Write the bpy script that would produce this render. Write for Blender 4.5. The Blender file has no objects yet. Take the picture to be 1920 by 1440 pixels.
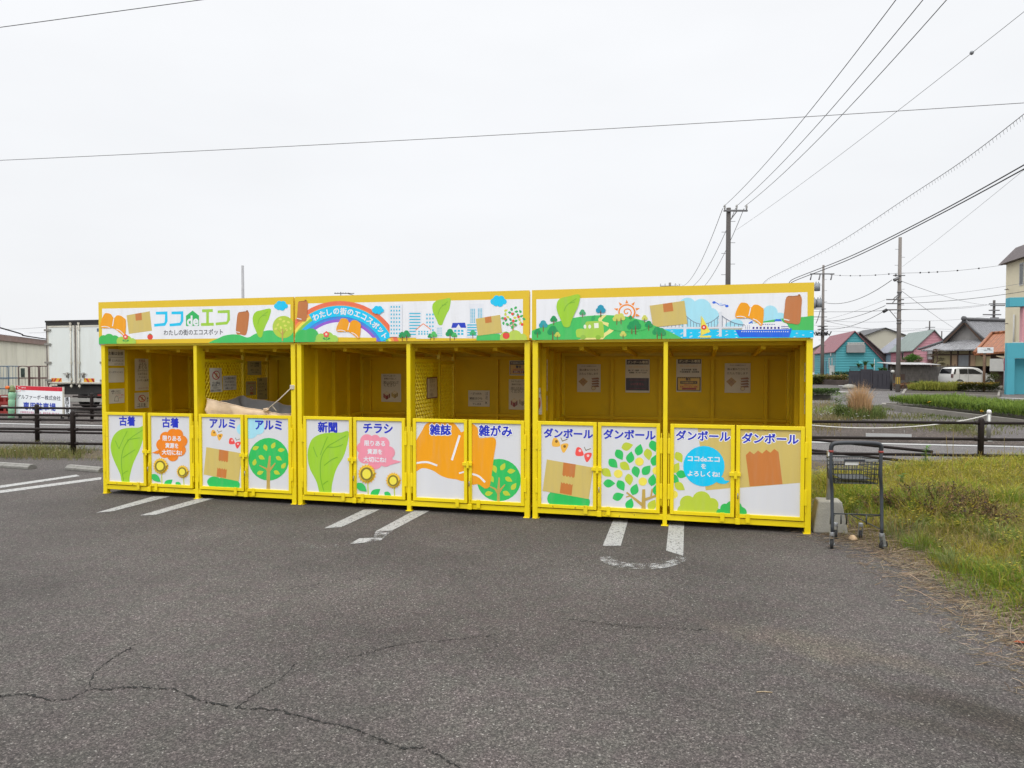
import bpy, bmesh, math, random
from math import radians, sin, cos, pi, sqrt, atan2, atan
from mathutils import Vector, Matrix
from mathutils.geometry import tessellate_polygon

random.seed(7)
SC = bpy.context.scene
COL = SC.collection

# ------------------------------------------------------------------ camera
F_PX, PITCH, EYE = 1320.0, atan(37 / 1320.0), 1.6
cd = bpy.data.cameras.new("camera"); cam = bpy.data.objects.new("camera", cd); COL.objects.link(cam)
cd.sensor_fit = 'HORIZONTAL'; cd.sensor_width = 36.0; cd.lens = F_PX / 1920 * 36.0
cd.clip_start = 0.05; cd.clip_end = 3000
cam.location = (0, 0, EYE); cam.rotation_euler = (pi / 2 - PITCH, 0, 0)
SC.camera = cam

# ------------------------------------------------------------------ sky, sun, exposure
SUN_EL, SUN_AZ = radians(52), radians(200)       # the hidden sun is behind the camera, a little to the left
w = bpy.data.worlds.new("World"); SC.world = w; w.use_nodes = True
nt = w.node_tree; N = nt.nodes; L = nt.links
bg = N["Background"]
sky = N.new('ShaderNodeTexSky'); sky.sky_type = 'NISHITA'; sky.sun_disc = False
sky.sun_elevation = SUN_EL; sky.sun_rotation = SUN_AZ; sky.dust_density = 4.0
tc = N.new('ShaderNodeTexCoord'); sp = N.new('ShaderNodeSeparateXYZ'); L.new(tc.outputs['Generated'], sp.inputs[0])
ramp = N.new('ShaderNodeValToRGB')              # overcast: brightest overhead, paler low down
cr = ramp.color_ramp
cr.elements[0].position = 0.0; cr.elements[0].color = (8.6, 8.7, 8.9, 1)
cr.elements[1].position = 1.0; cr.elements[1].color = (27.5, 27.7, 28.0, 1)
for p_, c_ in ((0.30, (9.0, 9.12, 9.32, 1)), (0.48, (9.2, 9.3, 9.48, 1)), (0.62, (16.0, 16.3, 16.6, 1))):
    e = cr.elements.new(p_); e.color = c_
L.new(sp.outputs['Z'], ramp.inputs[0])
nz = N.new('ShaderNodeTexNoise'); nz.inputs['Scale'].default_value = 2.2; nz.inputs['Detail'].default_value = 4
mpn = N.new('ShaderNodeMapping'); mpn.inputs['Scale'].default_value = (1, 1, 3)
L.new(tc.outputs['Generated'], mpn.inputs[0]); L.new(mpn.outputs[0], nz.inputs[0])
mr = N.new('ShaderNodeMapRange'); mr.inputs[1].default_value = 0.3; mr.inputs[2].default_value = 0.7
mr.inputs[3].default_value = 0.97; mr.inputs[4].default_value = 1.03; L.new(nz.outputs[0], mr.inputs[0])
vm = N.new('ShaderNodeVectorMath'); vm.operation = 'SCALE'; L.new(ramp.outputs[0], vm.inputs[0]); L.new(mr.outputs[0], vm.inputs[3])
mx = N.new('ShaderNodeMixRGB'); mx.inputs[0].default_value = 0.93   # a veil of cloud over the clear sky
L.new(sky.outputs[0], mx.inputs[1]); L.new(vm.outputs[0], mx.inputs[2])
L.new(mx.outputs[0], bg.inputs[0]); bg.inputs[1].default_value = 0.109
sd = bpy.data.lights.new("sun", 'SUN'); so = bpy.data.objects.new("sun", sd); COL.objects.link(so)
sd.energy = 1.3; sd.angle = radians(40); sd.color = (1.0, 0.97, 0.93)
sdir = Vector((sin(SUN_AZ) * cos(SUN_EL), cos(SUN_AZ) * cos(SUN_EL), sin(SUN_EL)))
so.rotation_euler = sdir.to_track_quat('Z', 'Y').to_euler(); so.location = (0, -10, 30)
SC.view_settings.view_transform = 'Standard'; SC.view_settings.look = 'None'
SC.view_settings.exposure = 0.0; SC.view_settings.gamma = 1.0
SC.render.engine = 'CYCLES'
SC.cycles.use_denoising = True
SC.cycles.max_bounces = 8; SC.cycles.diffuse_bounces = 5; SC.cycles.transparent_max_bounces = 12

# ------------------------------------------------------------------ pixel of the photograph (1920 x 1440) -> place in the world
_cp, _sp = cos(PITCH), sin(PITCH)
def ray(px, py):
    dx, dy = px - 960.0, py - 720.0
    return Vector((dx, F_PX * _cp - dy * _sp, -dy * _cp - F_PX * _sp))
O0 = Vector((0, 0, EYE))
def G(px, py, z=0.0):
    r = ray(px, py); return O0 + r * ((z - EYE) / r.z)
def at(px, py, Y):
    r = ray(px, py); return O0 + r * (Y / r.y)
A0 = G(190, 925); B0 = G(1521, 1002)
DV = (B0 - A0).normalized(); NV = Vector((-DV.y, DV.x, 0)); ANG = atan2(DV.y, DV.x)
def FP(px, py, off=0.0):                       # on the shelters' front plane: metres along it, height
    r = ray(px, py); t = ((A0 + NV * off - O0).dot(NV)) / r.dot(NV); P = O0 + r * t
    return ((P - A0).dot(DV), P.z)
def SP(px, py, s):                             # on a plane across the shelters at s metres along them: depth, height
    Q = A0 + DV * s; r = ray(px, py); t = ((Q - O0).dot(DV)) / r.dot(DV); P = O0 + r * t
    return ((P - A0).dot(NV), P.z)
def grid(s, n, z=0.0):
    P = A0 + DV * s + NV * n; return Vector((P.x, P.y, z))

# ------------------------------------------------------------------ materials
MATS = {}
def lin(c):
    return tuple(((v / 255) / 12.92 if v / 255 <= 0.04045 else ((v / 255 + 0.055) / 1.055) ** 2.4) for v in c)
def mat(name, col, rough=0.6, var=0.08, scale=6.0, bump=0.0, bscale=40.0, metal=0.0, srgb=False, dirt=None, dirt_amt=0.0, dscale=2.0, stretch=(1, 1, 1), spec=0.5, wave=None, chips=None):
    if name in MATS: return MATS[name]
    m = bpy.data.materials.new(name); m.use_nodes = True; MATS[name] = m
    n, l = m.node_tree.nodes, m.node_tree.links
    b = n["Principled BSDF"]; b.inputs['Roughness'].default_value = rough; b.inputs['Metallic'].default_value = metal
    b.inputs['Specular IOR Level'].default_value = spec
    if srgb: col = lin(col)
    t = n.new('ShaderNodeTexCoord'); mp = n.new('ShaderNodeMapping'); mp.inputs['Scale'].default_value = stretch
    l.new(t.outputs['Object'], mp.inputs[0])
    q = n.new('ShaderNodeTexNoise'); q.inputs['Scale'].default_value = scale; q.inputs['Detail'].default_value = 5
    l.new(mp.outputs[0], q.inputs[0])
    r = n.new('ShaderNodeValToRGB')
    r.color_ramp.elements[0].position = 0.3; r.color_ramp.elements[1].position = 0.7
    r.color_ramp.elements[0].color = tuple(c * (1 - var) for c in col) + (1,)
    r.color_ramp.elements[1].color = tuple(min(1, c * (1 + var)) for c in col) + (1,)
    l.new(q.outputs[0], r.inputs[0]); out = r.outputs[0]
    if dirt:
        d = n.new('ShaderNodeTexNoise'); d.inputs['Scale'].default_value = dscale; d.inputs['Detail'].default_value = 8
        d.inputs['Roughness'].default_value = 0.65
        l.new(mp.outputs[0], d.inputs[0])
        g = n.new('ShaderNodeMapRange'); g.inputs[1].default_value = 0.48; g.inputs[2].default_value = 0.72
        g.inputs[3].default_value = 0; g.inputs[4].default_value = dirt_amt; l.new(d.outputs[0], g.inputs[0])
        k = n.new('ShaderNodeMixRGB'); k.inputs[2].default_value = tuple(dirt) + (1,)
        l.new(g.outputs[0], k.inputs[0]); l.new(out, k.inputs[1]); out = k.outputs[0]
    if chips:                                  # small rusty chips and scuffs, more of them low down
        d = n.new('ShaderNodeTexNoise'); d.inputs['Scale'].default_value = 26; d.inputs['Detail'].default_value = 6; l.new(t.outputs['Object'], d.inputs[0])
        z = n.new('ShaderNodeSeparateXYZ'); l.new(t.outputs['Object'], z.inputs[0])
        lo = n.new('ShaderNodeMapRange'); lo.inputs[1].default_value = 0; lo.inputs[2].default_value = .25; lo.inputs[3].default_value = .09; lo.inputs[4].default_value = 0; l.new(z.outputs[2], lo.inputs[0])
        ad = n.new('ShaderNodeMath'); ad.operation = 'ADD'; l.new(d.outputs[0], ad.inputs[0]); l.new(lo.outputs[0], ad.inputs[1])
        g = n.new('ShaderNodeMapRange'); g.inputs[1].default_value = .725; g.inputs[2].default_value = .765; g.inputs[3].default_value = 0; g.inputs[4].default_value = .9; l.new(ad.outputs[0], g.inputs[0])
        k = n.new('ShaderNodeMixRGB'); k.inputs[2].default_value = tuple(chips) + (1,); l.new(g.outputs[0], k.inputs[0]); l.new(out, k.inputs[1]); out = k.outputs[0]
    l.new(out, b.inputs['Base Color'])
    src = None
    if wave:                                   # (axis, cycles per metre, depth): corrugation or siding lines in the relief
        wv = n.new('ShaderNodeTexWave'); wv.wave_type = 'BANDS'; wv.bands_direction = wave[0]; wv.wave_profile = wave[3] if len(wave) > 3 else 'SIN'
        wv.inputs['Scale'].default_value = wave[1] * pi / 10.0; l.new(t.outputs['Object'], wv.inputs[0]); src = wv.outputs['Fac']
        bp = n.new('ShaderNodeBump'); bp.inputs['Strength'].default_value = 1.0; bp.inputs['Distance'].default_value = wave[2]
        l.new(src, bp.inputs['Height']); l.new(bp.outputs[0], b.inputs['Normal'])
    elif bump:
        q2 = n.new('ShaderNodeTexNoise'); q2.inputs['Scale'].default_value = bscale; q2.inputs['Detail'].default_value = 4
        l.new(t.outputs['Object'], q2.inputs[0])
        bp = n.new('ShaderNodeBump'); bp.inputs['Strength'].default_value = bump; bp.inputs['Distance'].default_value = 0.01
        l.new(q2.outputs[0], bp.inputs['Height']); l.new(bp.outputs[0], b.inputs['Normal'])
    return m
def ink(c, rough=0.38):                         # a flat printed colour
    return mat("print_%02x%02x%02x" % tuple(c), tuple(min(.86, v * 1.0) for v in lin(c)), rough, 0.035, 3.0, dirt=(.42, .40, .35), dirt_amt=.13, dscale=2.6, stretch=(6, 6, .8))

# ------------------------------------------------------------------ mesh builder
class MB:
    def __init__(s): s.v = []; s.f = []; s.mi = []; s.sm = []; s.m = 0; s.s = False
    def face(s, idx): s.f.append(idx); s.mi.append(s.m); s.sm.append(s.s)
    def add(s, pts, faces):
        b = len(s.v); s.v += [tuple(p) for p in pts]
        for f in faces: s.face([b + i for i in f])
    def box(s, x0, x1, y0, y1, z0, z1):
        s.add([(x0,y0,z0),(x1,y0,z0),(x1,y1,z0),(x0,y1,z0),(x0,y0,z1),(x1,y0,z1),(x1,y1,z1),(x0,y1,z1)],
              [(0,3,2,1),(4,5,6,7),(0,1,5,4),(1,2,6,5),(2,3,7,6),(3,0,4,7)])
    def bar(s, p, q, wd, ht, up=(0, 0, 1)):
        p, q = Vector(p), Vector(q); d = (q - p).normalized(); u = Vector(up)
        if abs(d.dot(u)) > .99: u = Vector((0, 1, 0))
        r = d.cross(u).normalized(); u = r.cross(d)
        a = r * wd / 2; c = u * ht / 2
        s.add([p-a-c, p+a-c, p+a+c, p-a+c, q-a-c, q+a-c, q+a+c, q-a+c],
              [(0,3,2,1)[::-1],(4,5,6,7)[::-1],(0,4,5,1)[::-1],(1,5,6,2)[::-1],(2,6,7,3)[::-1],(3,7,4,0)[::-1]])
    def tube(s, pts, r, n=8, cap=True, closed=False):
        pts = [Vector(p) for p in pts]; k = len(pts); rs = r if isinstance(r, (list, tuple)) else [r] * k
        b = len(s.v); up = None; sm = s.s; s.s = n > 4
        for i, p in enumerate(pts):
            d = (pts[min(i + 1, k - 1)] - pts[max(i - 1, 0)])
            if closed: d = pts[(i + 1) % k] - pts[i - 1]
            d = d.normalized() if d.length > 1e-9 else Vector((0, 0, 1))
            if up is None:
                up = Vector((0, 0, 1)) if abs(d.z) < .9 else Vector((1, 0, 0))
            x = d.cross(up); x = x.normalized() if x.length > 1e-6 else d.orthogonal().normalized()
            up = x.cross(d).normalized()
            for j in range(n):
                a = 2 * pi * j / n; s.v.append(tuple(p + x * (cos(a) * rs[i]) + up * (sin(a) * rs[i])))
        for i in range(k if closed else k - 1):
            i2 = (i + 1) % k
            for j in range(n):
                j2 = (j + 1) % n; s.face([b + i*n + j, b + i*n + j2, b + i2*n + j2, b + i2*n + j])
        s.s = sm
        if cap and not closed: s.face([b + j for j in range(n)][::-1]); s.face([b + (k-1)*n + j for j in range(n)])
    def lathe(s, prof, c=(0, 0, 0), n=16, axis='z'):
        b = len(s.v); c = Vector(c); sm = s.s; s.s = True
        for (r, h) in prof:
            for j in range(n):
                a = 2 * pi * j / n; x, y = cos(a) * r, sin(a) * r
                s.v.append(tuple(c + (Vector((x, y, h)) if axis == 'z' else Vector((h, x, y)) if axis == 'x' else Vector((x, h, -y)))))
        for i in range(len(prof) - 1):
            for j in range(n):
                j2 = (j + 1) % n; s.face([b+i*n+j, b+i*n+j2, b+(i+1)*n+j2, b+(i+1)*n+j])
        s.s = sm
        s.face([b + j for j in range(n)][::-1]); s.face([b + (len(prof)-1)*n + j for j in range(n)])
    def prism(s, poly, fn, t0, t1):
        """poly: 2-D outline; fn(u, v, t) -> point; solid between t0 and t1"""
        k = len(poly); b = len(s.v)
        s.v += [tuple(fn(u, v, t0)) for u, v in poly] + [tuple(fn(u, v, t1)) for u, v in poly]
        tri = tessellate_polygon([[Vector((u, v, 0)) for u, v in poly]])
        for t in tri: s.face([b + i for i in t][::-1]); s.face([b + k + i for i in t])
        for i in range(k): j = (i + 1) % k; s.face([b+i, b+j, b+k+j, b+k+i])
    def slab(s, pts, th):
        """flat or bent quad in space given a thickness downwards"""
        p = [Vector(q) for q in pts]; n = len(p); dn = Vector((0, 0, -th))
        s.add(p + [q + dn for q in p], [tuple(range(n)), tuple(range(2*n-1, n-1, -1))] + [(i, n+i, n+(i+1) % n, (i+1) % n) for i in range(n)])
    def build(s, name, mats, parent=None, loc=None, rz=0, bevel=0, fix=False):
        me = bpy.data.meshes.new(name); me.from_pydata(s.v, [], s.f)
        mats = mats if isinstance(mats, (list, tuple)) else [mats]
        for m in mats: me.materials.append(m)
        me.polygons.foreach_set('material_index', s.mi); me.polygons.foreach_set('use_smooth', s.sm)
        if fix:
            bm = bmesh.new(); bm.from_mesh(me); bmesh.ops.recalc_face_normals(bm, faces=bm.faces); bm.to_mesh(me); bm.free()
        me.update()
        o = bpy.data.objects.new(name, me); COL.objects.link(o)
        if parent: o.parent = parent
        if loc is not None: o.location = loc
        if rz: o.rotation_euler.z = rz
        if bevel:
            q = o.modifiers.new('bevel', 'BEVEL'); q.width = bevel; q.segments = 2; q.limit_method = 'ANGLE'; q.angle_limit = radians(40)
        return o
def tag(o, label=None, cat=None, group=None, kind=None):
    if label: o['label'] = label
    if cat: o['category'] = cat
    if group: o['group'] = group
    if kind: o['kind'] = kind
    return o
def thing(name, label, cat, loc=(0, 0, 0), rz=0, group=None):
    o = bpy.data.objects.new(name, None); COL.objects.link(o); o.location = loc; o.rotation_euler.z = rz; o.empty_display_size = .2
    return tag(o, label, cat, group)
def copy_tree(o, parent=None):
    c = o.copy(); COL.objects.link(c)
    if parent: c.parent = parent
    for ch in list(o.children): copy_tree(ch, c)
    return c
def smooth(pts, closed=True, n=6):
    out = []; k = len(pts)
    for i in range(k if closed else k - 1):
        p0 = pts[(i-1) % k] if closed or i > 0 else pts[0]; p1 = pts[i]; p2 = pts[(i+1) % k]
        p3 = pts[(i+2) % k] if closed or i + 2 < k else pts[k-1]
        for j in range(n):
            t = j / n; out.append(tuple(.5*((2*p1[c]) + (p2[c]-p0[c])*t + (2*p0[c]-5*p1[c]+4*p2[c]-p3[c])*t*t + (3*p1[c]-p0[c]-3*p2[c]+p3[c])*t**3) for c in range(len(p1))))
    if not closed: out.append(tuple(pts[-1]))
    return out

# ------------------------------------------------------------------ lettering
_TC = {}
def _plain(s):
    c = bpy.data.curves.new('lettering', 'FONT'); c.body = s; c.size = 1; c.resolution_u = 3
    o = bpy.data.objects.new('lettering', c); m = o.to_mesh()
    v = [(p.co.x, p.co.y) for p in m.vertices]; f = [tuple(p.vertices) for p in m.polygons]
    o.to_mesh_clear(); bpy.data.objects.remove(o); bpy.data.curves.remove(c)
    return v, f
def glyphs(s, bold=0.0):
    """filled letters 1 unit high, thickened by bold all round: (x, y, tiny lift), faces, width, height"""
    k = (s, bold)
    if k not in _TC:
        v, f = _plain(s)
        if not v: _TC[k] = ([], [], 1, 1); return _TC[k]
        x0 = min(a for a, _ in v); x1 = max(a for a, _ in v); y0 = min(b for _, b in v); y1 = max(b for _, b in v)
        v = [(a - (x0+x1)/2, b - (y0+y1)/2) for a, b in v]
        V = [(a, b, 0.0) for a, b in v]; Fc = list(f)
        if bold > 0:
            idx = {}                           # the same corner may come as several vertices
            cid = [idx.setdefault((round(a, 4), round(b, 4)), i) for i, (a, b) in enumerate(v)]
            cnt = {}
            for fc in f:
                for i in range(len(fc)):
                    e = tuple(sorted((cid[fc[i]], cid[fc[(i+1) % len(fc)]]))); cnt[e] = cnt.get(e, 0) + 1
            q = 0; seen = set()
            for (i, j), c in cnt.items():
                if c != 1 or i == j: continue
                a, b = Vector(v[i]), Vector(v[j]); d = b - a
                if d.length < 1e-6: continue
                d.normalize(); n = Vector((-d.y, d.x)) * bold; q += 1; lf = .05 + (q % 11) * .04; o = len(V)
                V += [(p.x, p.y, lf) for p in (a - n, b - n, b + n, a + n)]; Fc.append((o, o+1, o+2, o+3))
                if i not in seen:
                    seen.add(i); o = len(V); V += [(a.x + cos(t*pi/4)*bold, a.y + sin(t*pi/4)*bold, .52 + (q % 7) * .03) for t in range(8)]; Fc.append(tuple(range(o, o+8)))
        _TC[k] = (V, Fc, x1 - x0, y1 - y0)
    return _TC[k]

def clip(poly, x0, x1, z0, z1):
    for ax, lim, sg in ((0, x0, 1), (0, x1, -1), (1, z0, 1), (1, z1, -1)):
        out = []
        for i in range(len(poly)):
            a, b = poly[i-1], poly[i]; ia = (a[ax]-lim)*sg >= 0; ib = (b[ax]-lim)*sg >= 0
            if ia != ib:
                t = (lim-a[ax])/(b[ax]-a[ax]); out.append((a[0]+(b[0]-a[0])*t, a[1]+(b[1]-a[1])*t))
            if ib: out.append(b)
        poly = out
        if len(poly) < 3: return []
    return poly
class Art:
    """flat printed shapes lying on one panel, each layer a fraction of a millimetre proud of the one below;
    coordinates come through self.map (photograph crop -> metres on the panel)"""
    def __init__(s, rect, mapf, step=0.0005):
        s.rect = rect; s.map = mapf; s.v = []; s.f = []; s.mi = []; s.mats = []; s.boxes = []; s.step = step
    def mslot(s, c):
        m = ink(c) if isinstance(c, tuple) else c
        if m not in s.mats: s.mats.append(m)
        return s.mats.index(m)
    def level(s, pts, add=True):
        bx = (min(p[0] for p in pts), max(p[0] for p in pts), min(p[1] for p in pts), max(p[1] for p in pts))
        lv = 1
        for (b, l) in s.boxes:
            if b[0] < bx[1] and b[1] > bx[0] and b[2] < bx[3] and b[3] > bx[2]: lv = max(lv, l + 1)
        if add: s.boxes.append((bx, lv))
        return lv
    def raw(s, poly, c):
        poly = clip(poly, *s.rect)
        q = []
        for p in poly:
            if not q or (abs(p[0]-q[-1][0]) + abs(p[1]-q[-1][1])) > 1e-6: q.append(p)
        if len(q) < 3: return
        lv = s.level(q); b = len(s.v); m = s.mslot(c)
        s.v += [(x, z, lv) for x, z in q]
        for t in tessellate_polygon([[Vector((x, z, 0)) for x, z in q]]): s.f.append([b+i for i in t]); s.mi.append(m)
    def poly(s, pts, c): s.raw([s.map(*p) for p in pts], c)
    def curve(s, pts, c, n=6): s.poly(smooth(pts, True, n), c)
    def ell(s, cx, cy, rx, ry, c, rot=0, n=28):
        s.poly([(cx + cos(a)*rx*cos(rot) - sin(a)*ry*sin(rot), cy + cos(a)*rx*sin(rot) + sin(a)*ry*cos(rot)) for a in [2*pi*i/n for i in range(n)]], c)
    def stroke(s, pts, wd, c, sm=False, taper=None):
        if sm: pts = smooth(pts, False, 6)
        lft, rgt = [], []
        for i, p in enumerate(pts):
            a = pts[max(i-1, 0)]; b = pts[min(i+1, len(pts)-1)]; dx, dy = b[0]-a[0], b[1]-a[1]; l = sqrt(dx*dx+dy*dy) or 1
            w2 = wd/2 if taper is None else (wd + (taper-wd)*i/(len(pts)-1))/2
            if 0 < i < len(pts)-1:            # keep the width through a corner
                e1 = Vector((p[0]-a[0], p[1]-a[1])).normalized(); e2 = Vector((b[0]-p[0], b[1]-p[1])).normalized()
                w2 /= max(.5, sqrt(max(0.01, (1 + e1.dot(e2)) / 2)))
            lft.append((p[0]-dy/l*w2, p[1]+dx/l*w2)); rgt.append((p[0]+dy/l*w2, p[1]-dx/l*w2))
        s.poly(lft + rgt[::-1], c)
    def leaf(s, x, y, ln, wd, ang, c):
        a = radians(ang); pr = []
        for i in range(9):
            t = i/8; pr.append((t*ln - ln/2, -sin(pi*t**.8)*wd/2))
        pr += [(p[0], -p[1]) for p in pr[1:-1]][::-1]
        s.poly([(x + u*cos(a) - v*sin(a), y + u*sin(a) + v*cos(a)) for u, v in pr], c)
    def puff(s, blobs, c):                    # a cloud or bush outline from overlapping circles
        for bx in blobs: s.ell(bx[0], bx[1], bx[2], bx[3] if len(bx) > 3 else bx[2], c, n=20)
    def text(s, t, cx, cy, wpx, c, bold=0.03, outline=None, squash=1.0, rot=0.0, oc=(245, 246, 250)):
        for (bd, colr) in ([(bold + outline, oc)] if outline else []) + [(bold, c)]:
            v, f, wd, ht = glyphs(t, bd)
            x, z = s.map(cx, cy); xl = s.map(cx - wpx/2, cy); xr = s.map(cx + wpx/2, cy)
            k = abs(xr[0]-xl[0]) / (wd + 2*bold)
            pts = [(x + (a*cos(rot) - b*sin(rot)*squash)*k, z + (a*sin(rot) + b*cos(rot)*squash)*k) for a, b, _ in v]
            lv = s.level(pts); b0 = len(s.v); m = s.mslot(colr)
            s.v += [(p, q, lv + e[2]) for (p, q), e in zip(pts, v)]
            for fc in f: s.f.append([b0+i for i in fc]); s.mi.append(m)
    def into(s, mb, fn, mats):
        """append to a mesh builder: fn(u, z, out) -> point; mats is that object's material list"""
        b = len(mb.v); mb.v += [tuple(fn(u, z, l*s.step)) for u, z, l in s.v]
        for f, m in zip(s.f, s.mi):
            if s.mats[m] not in mats: mats.append(s.mats[m])
            p = [Vector(mb.v[b+i]) for i in f]
            mb.m = mats.index(s.mats[m]); mb.face([b+i for i in f])
        mb.m = 0
# ------------------------------------------------------------------ ground
def asphalt(name, dark, light, cell=110.0, stones=0.94, patch=0.35, stain=None, bump=0.5):
    m = bpy.data.materials.new(name); m.use_nodes = True; n, l = m.node_tree.nodes, m.node_tree.links
    b = n["Principled BSDF"]; b.inputs['Roughness'].default_value = 0.85; b.inputs['Specular IOR Level'].default_value = 0.3
    t = n.new('ShaderNodeTexCoord'); P = t.outputs['Object']
    v = n.new('ShaderNodeTexVoronoi'); v.inputs['Scale'].default_value = cell; l.new(P, v.inputs[0])
    sx = n.new('ShaderNodeSeparateXYZ'); l.new(v.outputs['Color'], sx.inputs[0])
    r = n.new('ShaderNodeValToRGB'); e = r.color_ramp.elements
    e[0].position = 0; e[0].color = tuple(dark) + (1,); e[1].position = 1; e[1].color = (.30, .29, .27, 1)
    for p_, k in ((.45, tuple((a*2+c)/3 for a, c in zip(dark, light))), (.86, tuple(light)), (stones, tuple(c*1.5 for c in light)), (stones+.035, (.23, .215, .20))):
        q = r.color_ramp.elements.new(p_); q.color = tuple(k) + (1,)
    l.new(sx.outputs[0], r.inputs[0])
    # finer grit between the stones
    f = n.new('ShaderNodeTexNoise'); f.inputs['Scale'].default_value = cell*2.2; f.inputs['Detail'].default_value = 3; l.new(P, f.inputs[0])
    fm = n.new('ShaderNodeMapRange'); fm.inputs[1].default_value = .3; fm.inputs[2].default_value = .7; fm.inputs[3].default_value = .6; fm.inputs[4].default_value = 1.35
    l.new(f.outputs[0], fm.inputs[0])
    g2 = n.new('ShaderNodeTexNoise'); g2.inputs['Scale'].default_value = cell*.33; g2.inputs['Detail'].default_value = 5; g2.inputs['Roughness'].default_value = .7; l.new(P, g2.inputs[0])
    gm = n.new('ShaderNodeMapRange'); gm.inputs[1].default_value = .3; gm.inputs[2].default_value = .7; gm.inputs[3].default_value = .58; gm.inputs[4].default_value = 1.42; l.new(g2.outputs[0], gm.inputs[0])
    gx = n.new('ShaderNodeMath'); gx.operation = 'MULTIPLY'; l.new(fm.outputs[0], gx.inputs[0]); l.new(gm.outputs[0], gx.inputs[1]); fm = gx
    # broad worn and dark patches
    big = n.new('ShaderNodeTexNoise'); big.inputs['Scale'].default_value = .55; big.inputs['Detail'].default_value = 6; big.inputs['Roughness'].default_value = .6; l.new(P, big.inputs[0])
    bm_ = n.new('ShaderNodeMapRange'); bm_.inputs[1].default_value = .3; bm_.inputs[2].default_value = .7; bm_.inputs[3].default_value = 1-patch; bm_.inputs[4].default_value = 1+patch*.8
    l.new(big.outputs[0], bm_.inputs[0])
    mu = n.new('ShaderNodeMath'); mu.operation = 'MULTIPLY'; l.new(fm.outputs[0], mu.inputs[0]); l.new(bm_.outputs[0], mu.inputs[1])
    sc = n.new('ShaderNodeVectorMath'); sc.operation = 'SCALE'; l.new(r.outputs[0], sc.inputs[0]); l.new(mu.outputs[0], sc.inputs[3]); out = sc.outputs[0]
    # a faint change of hue over the lot (greyer, browner, more purple)
    h = n.new('ShaderNodeTexNoise'); h.inputs['Scale'].default_value = 7.0; h.inputs['Detail'].default_value = 5; l.new(P, h.inputs[0])
    hr = n.new('ShaderNodeValToRGB'); hr.color_ramp.elements[0].position = .35; hr.color_ramp.elements[1].position = .65
    hr.color_ramp.elements[0].color = (1.035, .965, .985, 1); hr.color_ramp.elements[1].color = (.975, 1.0, .955, 1); l.new(h.outputs[0], hr.inputs[0])
    mm = n.new('ShaderNodeMixRGB'); mm.blend_type = 'MULTIPLY'; mm.inputs[0].default_value = 1; l.new(out, mm.inputs[1]); l.new(hr.outputs[0], mm.inputs[2]); out = mm.outputs[0]
    for (cx, cy, rx, ry, ang, col, amt) in (stain or []):
        mp = n.new('ShaderNodeMapping'); mp.vector_type = 'TEXTURE'; mp.inputs['Location'].default_value = (cx, cy, 0); mp.inputs['Rotation'].default_value = (0, 0, ang); mp.inputs['Scale'].default_value = (rx, ry, 1)
        wob = n.new('ShaderNodeTexNoise'); wob.inputs['Scale'].default_value = 2.5; wob.inputs['Detail'].default_value = 5; l.new(P, wob.inputs[0])
        ad = n.new('ShaderNodeVectorMath'); ad.operation = 'MULTIPLY_ADD'; ad.inputs[1].default_value = (.5, .5, 0); l.new(wob.outputs['Color'], ad.inputs[0]); l.new(P, ad.inputs[2])
        l.new(ad.outputs[0], mp.inputs[0])
        ln = n.new('ShaderNodeVectorMath'); ln.operation = 'LENGTH'; l.new(mp.outputs[0], ln.inputs[0])
        g = n.new('ShaderNodeMapRange'); g.inputs[1].default_value = .35; g.inputs[2].default_value = 1.1; g.inputs[3].default_value = amt; g.inputs[4].default_value = 0; l.new(ln.outputs['Value'], g.inputs[0])
        k = n.new('ShaderNodeMixRGB'); k.blend_type = 'MULTIPLY'; k.inputs[2].default_value = tuple(col) + (1,); l.new(g.outputs[0], k.inputs[0]); l.new(out, k.inputs[1]); out = k.outputs[0]
    l.new(out, b.inputs['Base Color'])
    bp = n.new('ShaderNodeBump'); bp.inputs['Strength'].default_value = bump; bp.inputs['Distance'].default_value = .004
    ds = n.new('ShaderNodeMath'); ds.operation = 'ADD'; l.new(v.outputs['Distance'], ds.inputs[0]); l.new(f.outputs[0], ds.inputs[1])
    l.new(ds.outputs[0], bp.inputs['Height']); l.new(bp.outputs[0], b.inputs['Normal'])
    return m
LOT = asphalt("parking_asphalt", (.040, .036, .034), (.109, .0985, .0915), 150, .984, .30,
              stain=[(2.6, 3.25, 1.3, .13, radians(-40), (.56, .51, .42), .6), (2.35, 3.15, .9, .10, radians(-36), (.66, .61, .52), .55), (2.75, 3.05, .9, .16, radians(-42), (.62, .57, .48), .55), (2.05, 4.15, .8, .2, radians(-35), (1.25, 1.2, 1.05), .8), (.3, 4.6, 2.2, .7, 0, (.9, .86, .85), .6), (-.9, 5.2, 1.6, .5, .1, (1.14, 1.13, 1.12), .6), (-3.6, 5.2, 2.0, .5, -.1, (.84, .84, .84), .6)])
ROAD = asphalt("road_asphalt", (.07, .066, .064), (.155, .148, .145), 90, .96, .15, bump=.3)
EARTH = asphalt("bare_earth", (.035, .027, .022), (.085, .066, .054), 45, .965, .35)
WALK = asphalt("sidewalk_asphalt", (.06, .054, .054), (.12, .108, .106), 90, .97, .2, bump=.3)
GRAVEL = asphalt("gravel_ground", (.045, .038, .034), (.10, .088, .08), 40, .95, .35)
def sheet(name, pts, z, m, kind='structure'):
    b = MB(); b.add([(x, y, z) for x, y in pts], [tuple(range(len(pts)))])
    o = b.build(name, m); tag(o, kind=kind); return o
def xy(px, py): p = G(px, py); return (p.x, p.y)
sheet('ground', [(-900, -60), (900, -60), (900, 1500), (-900, 1500)], 0, LOT)
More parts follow.
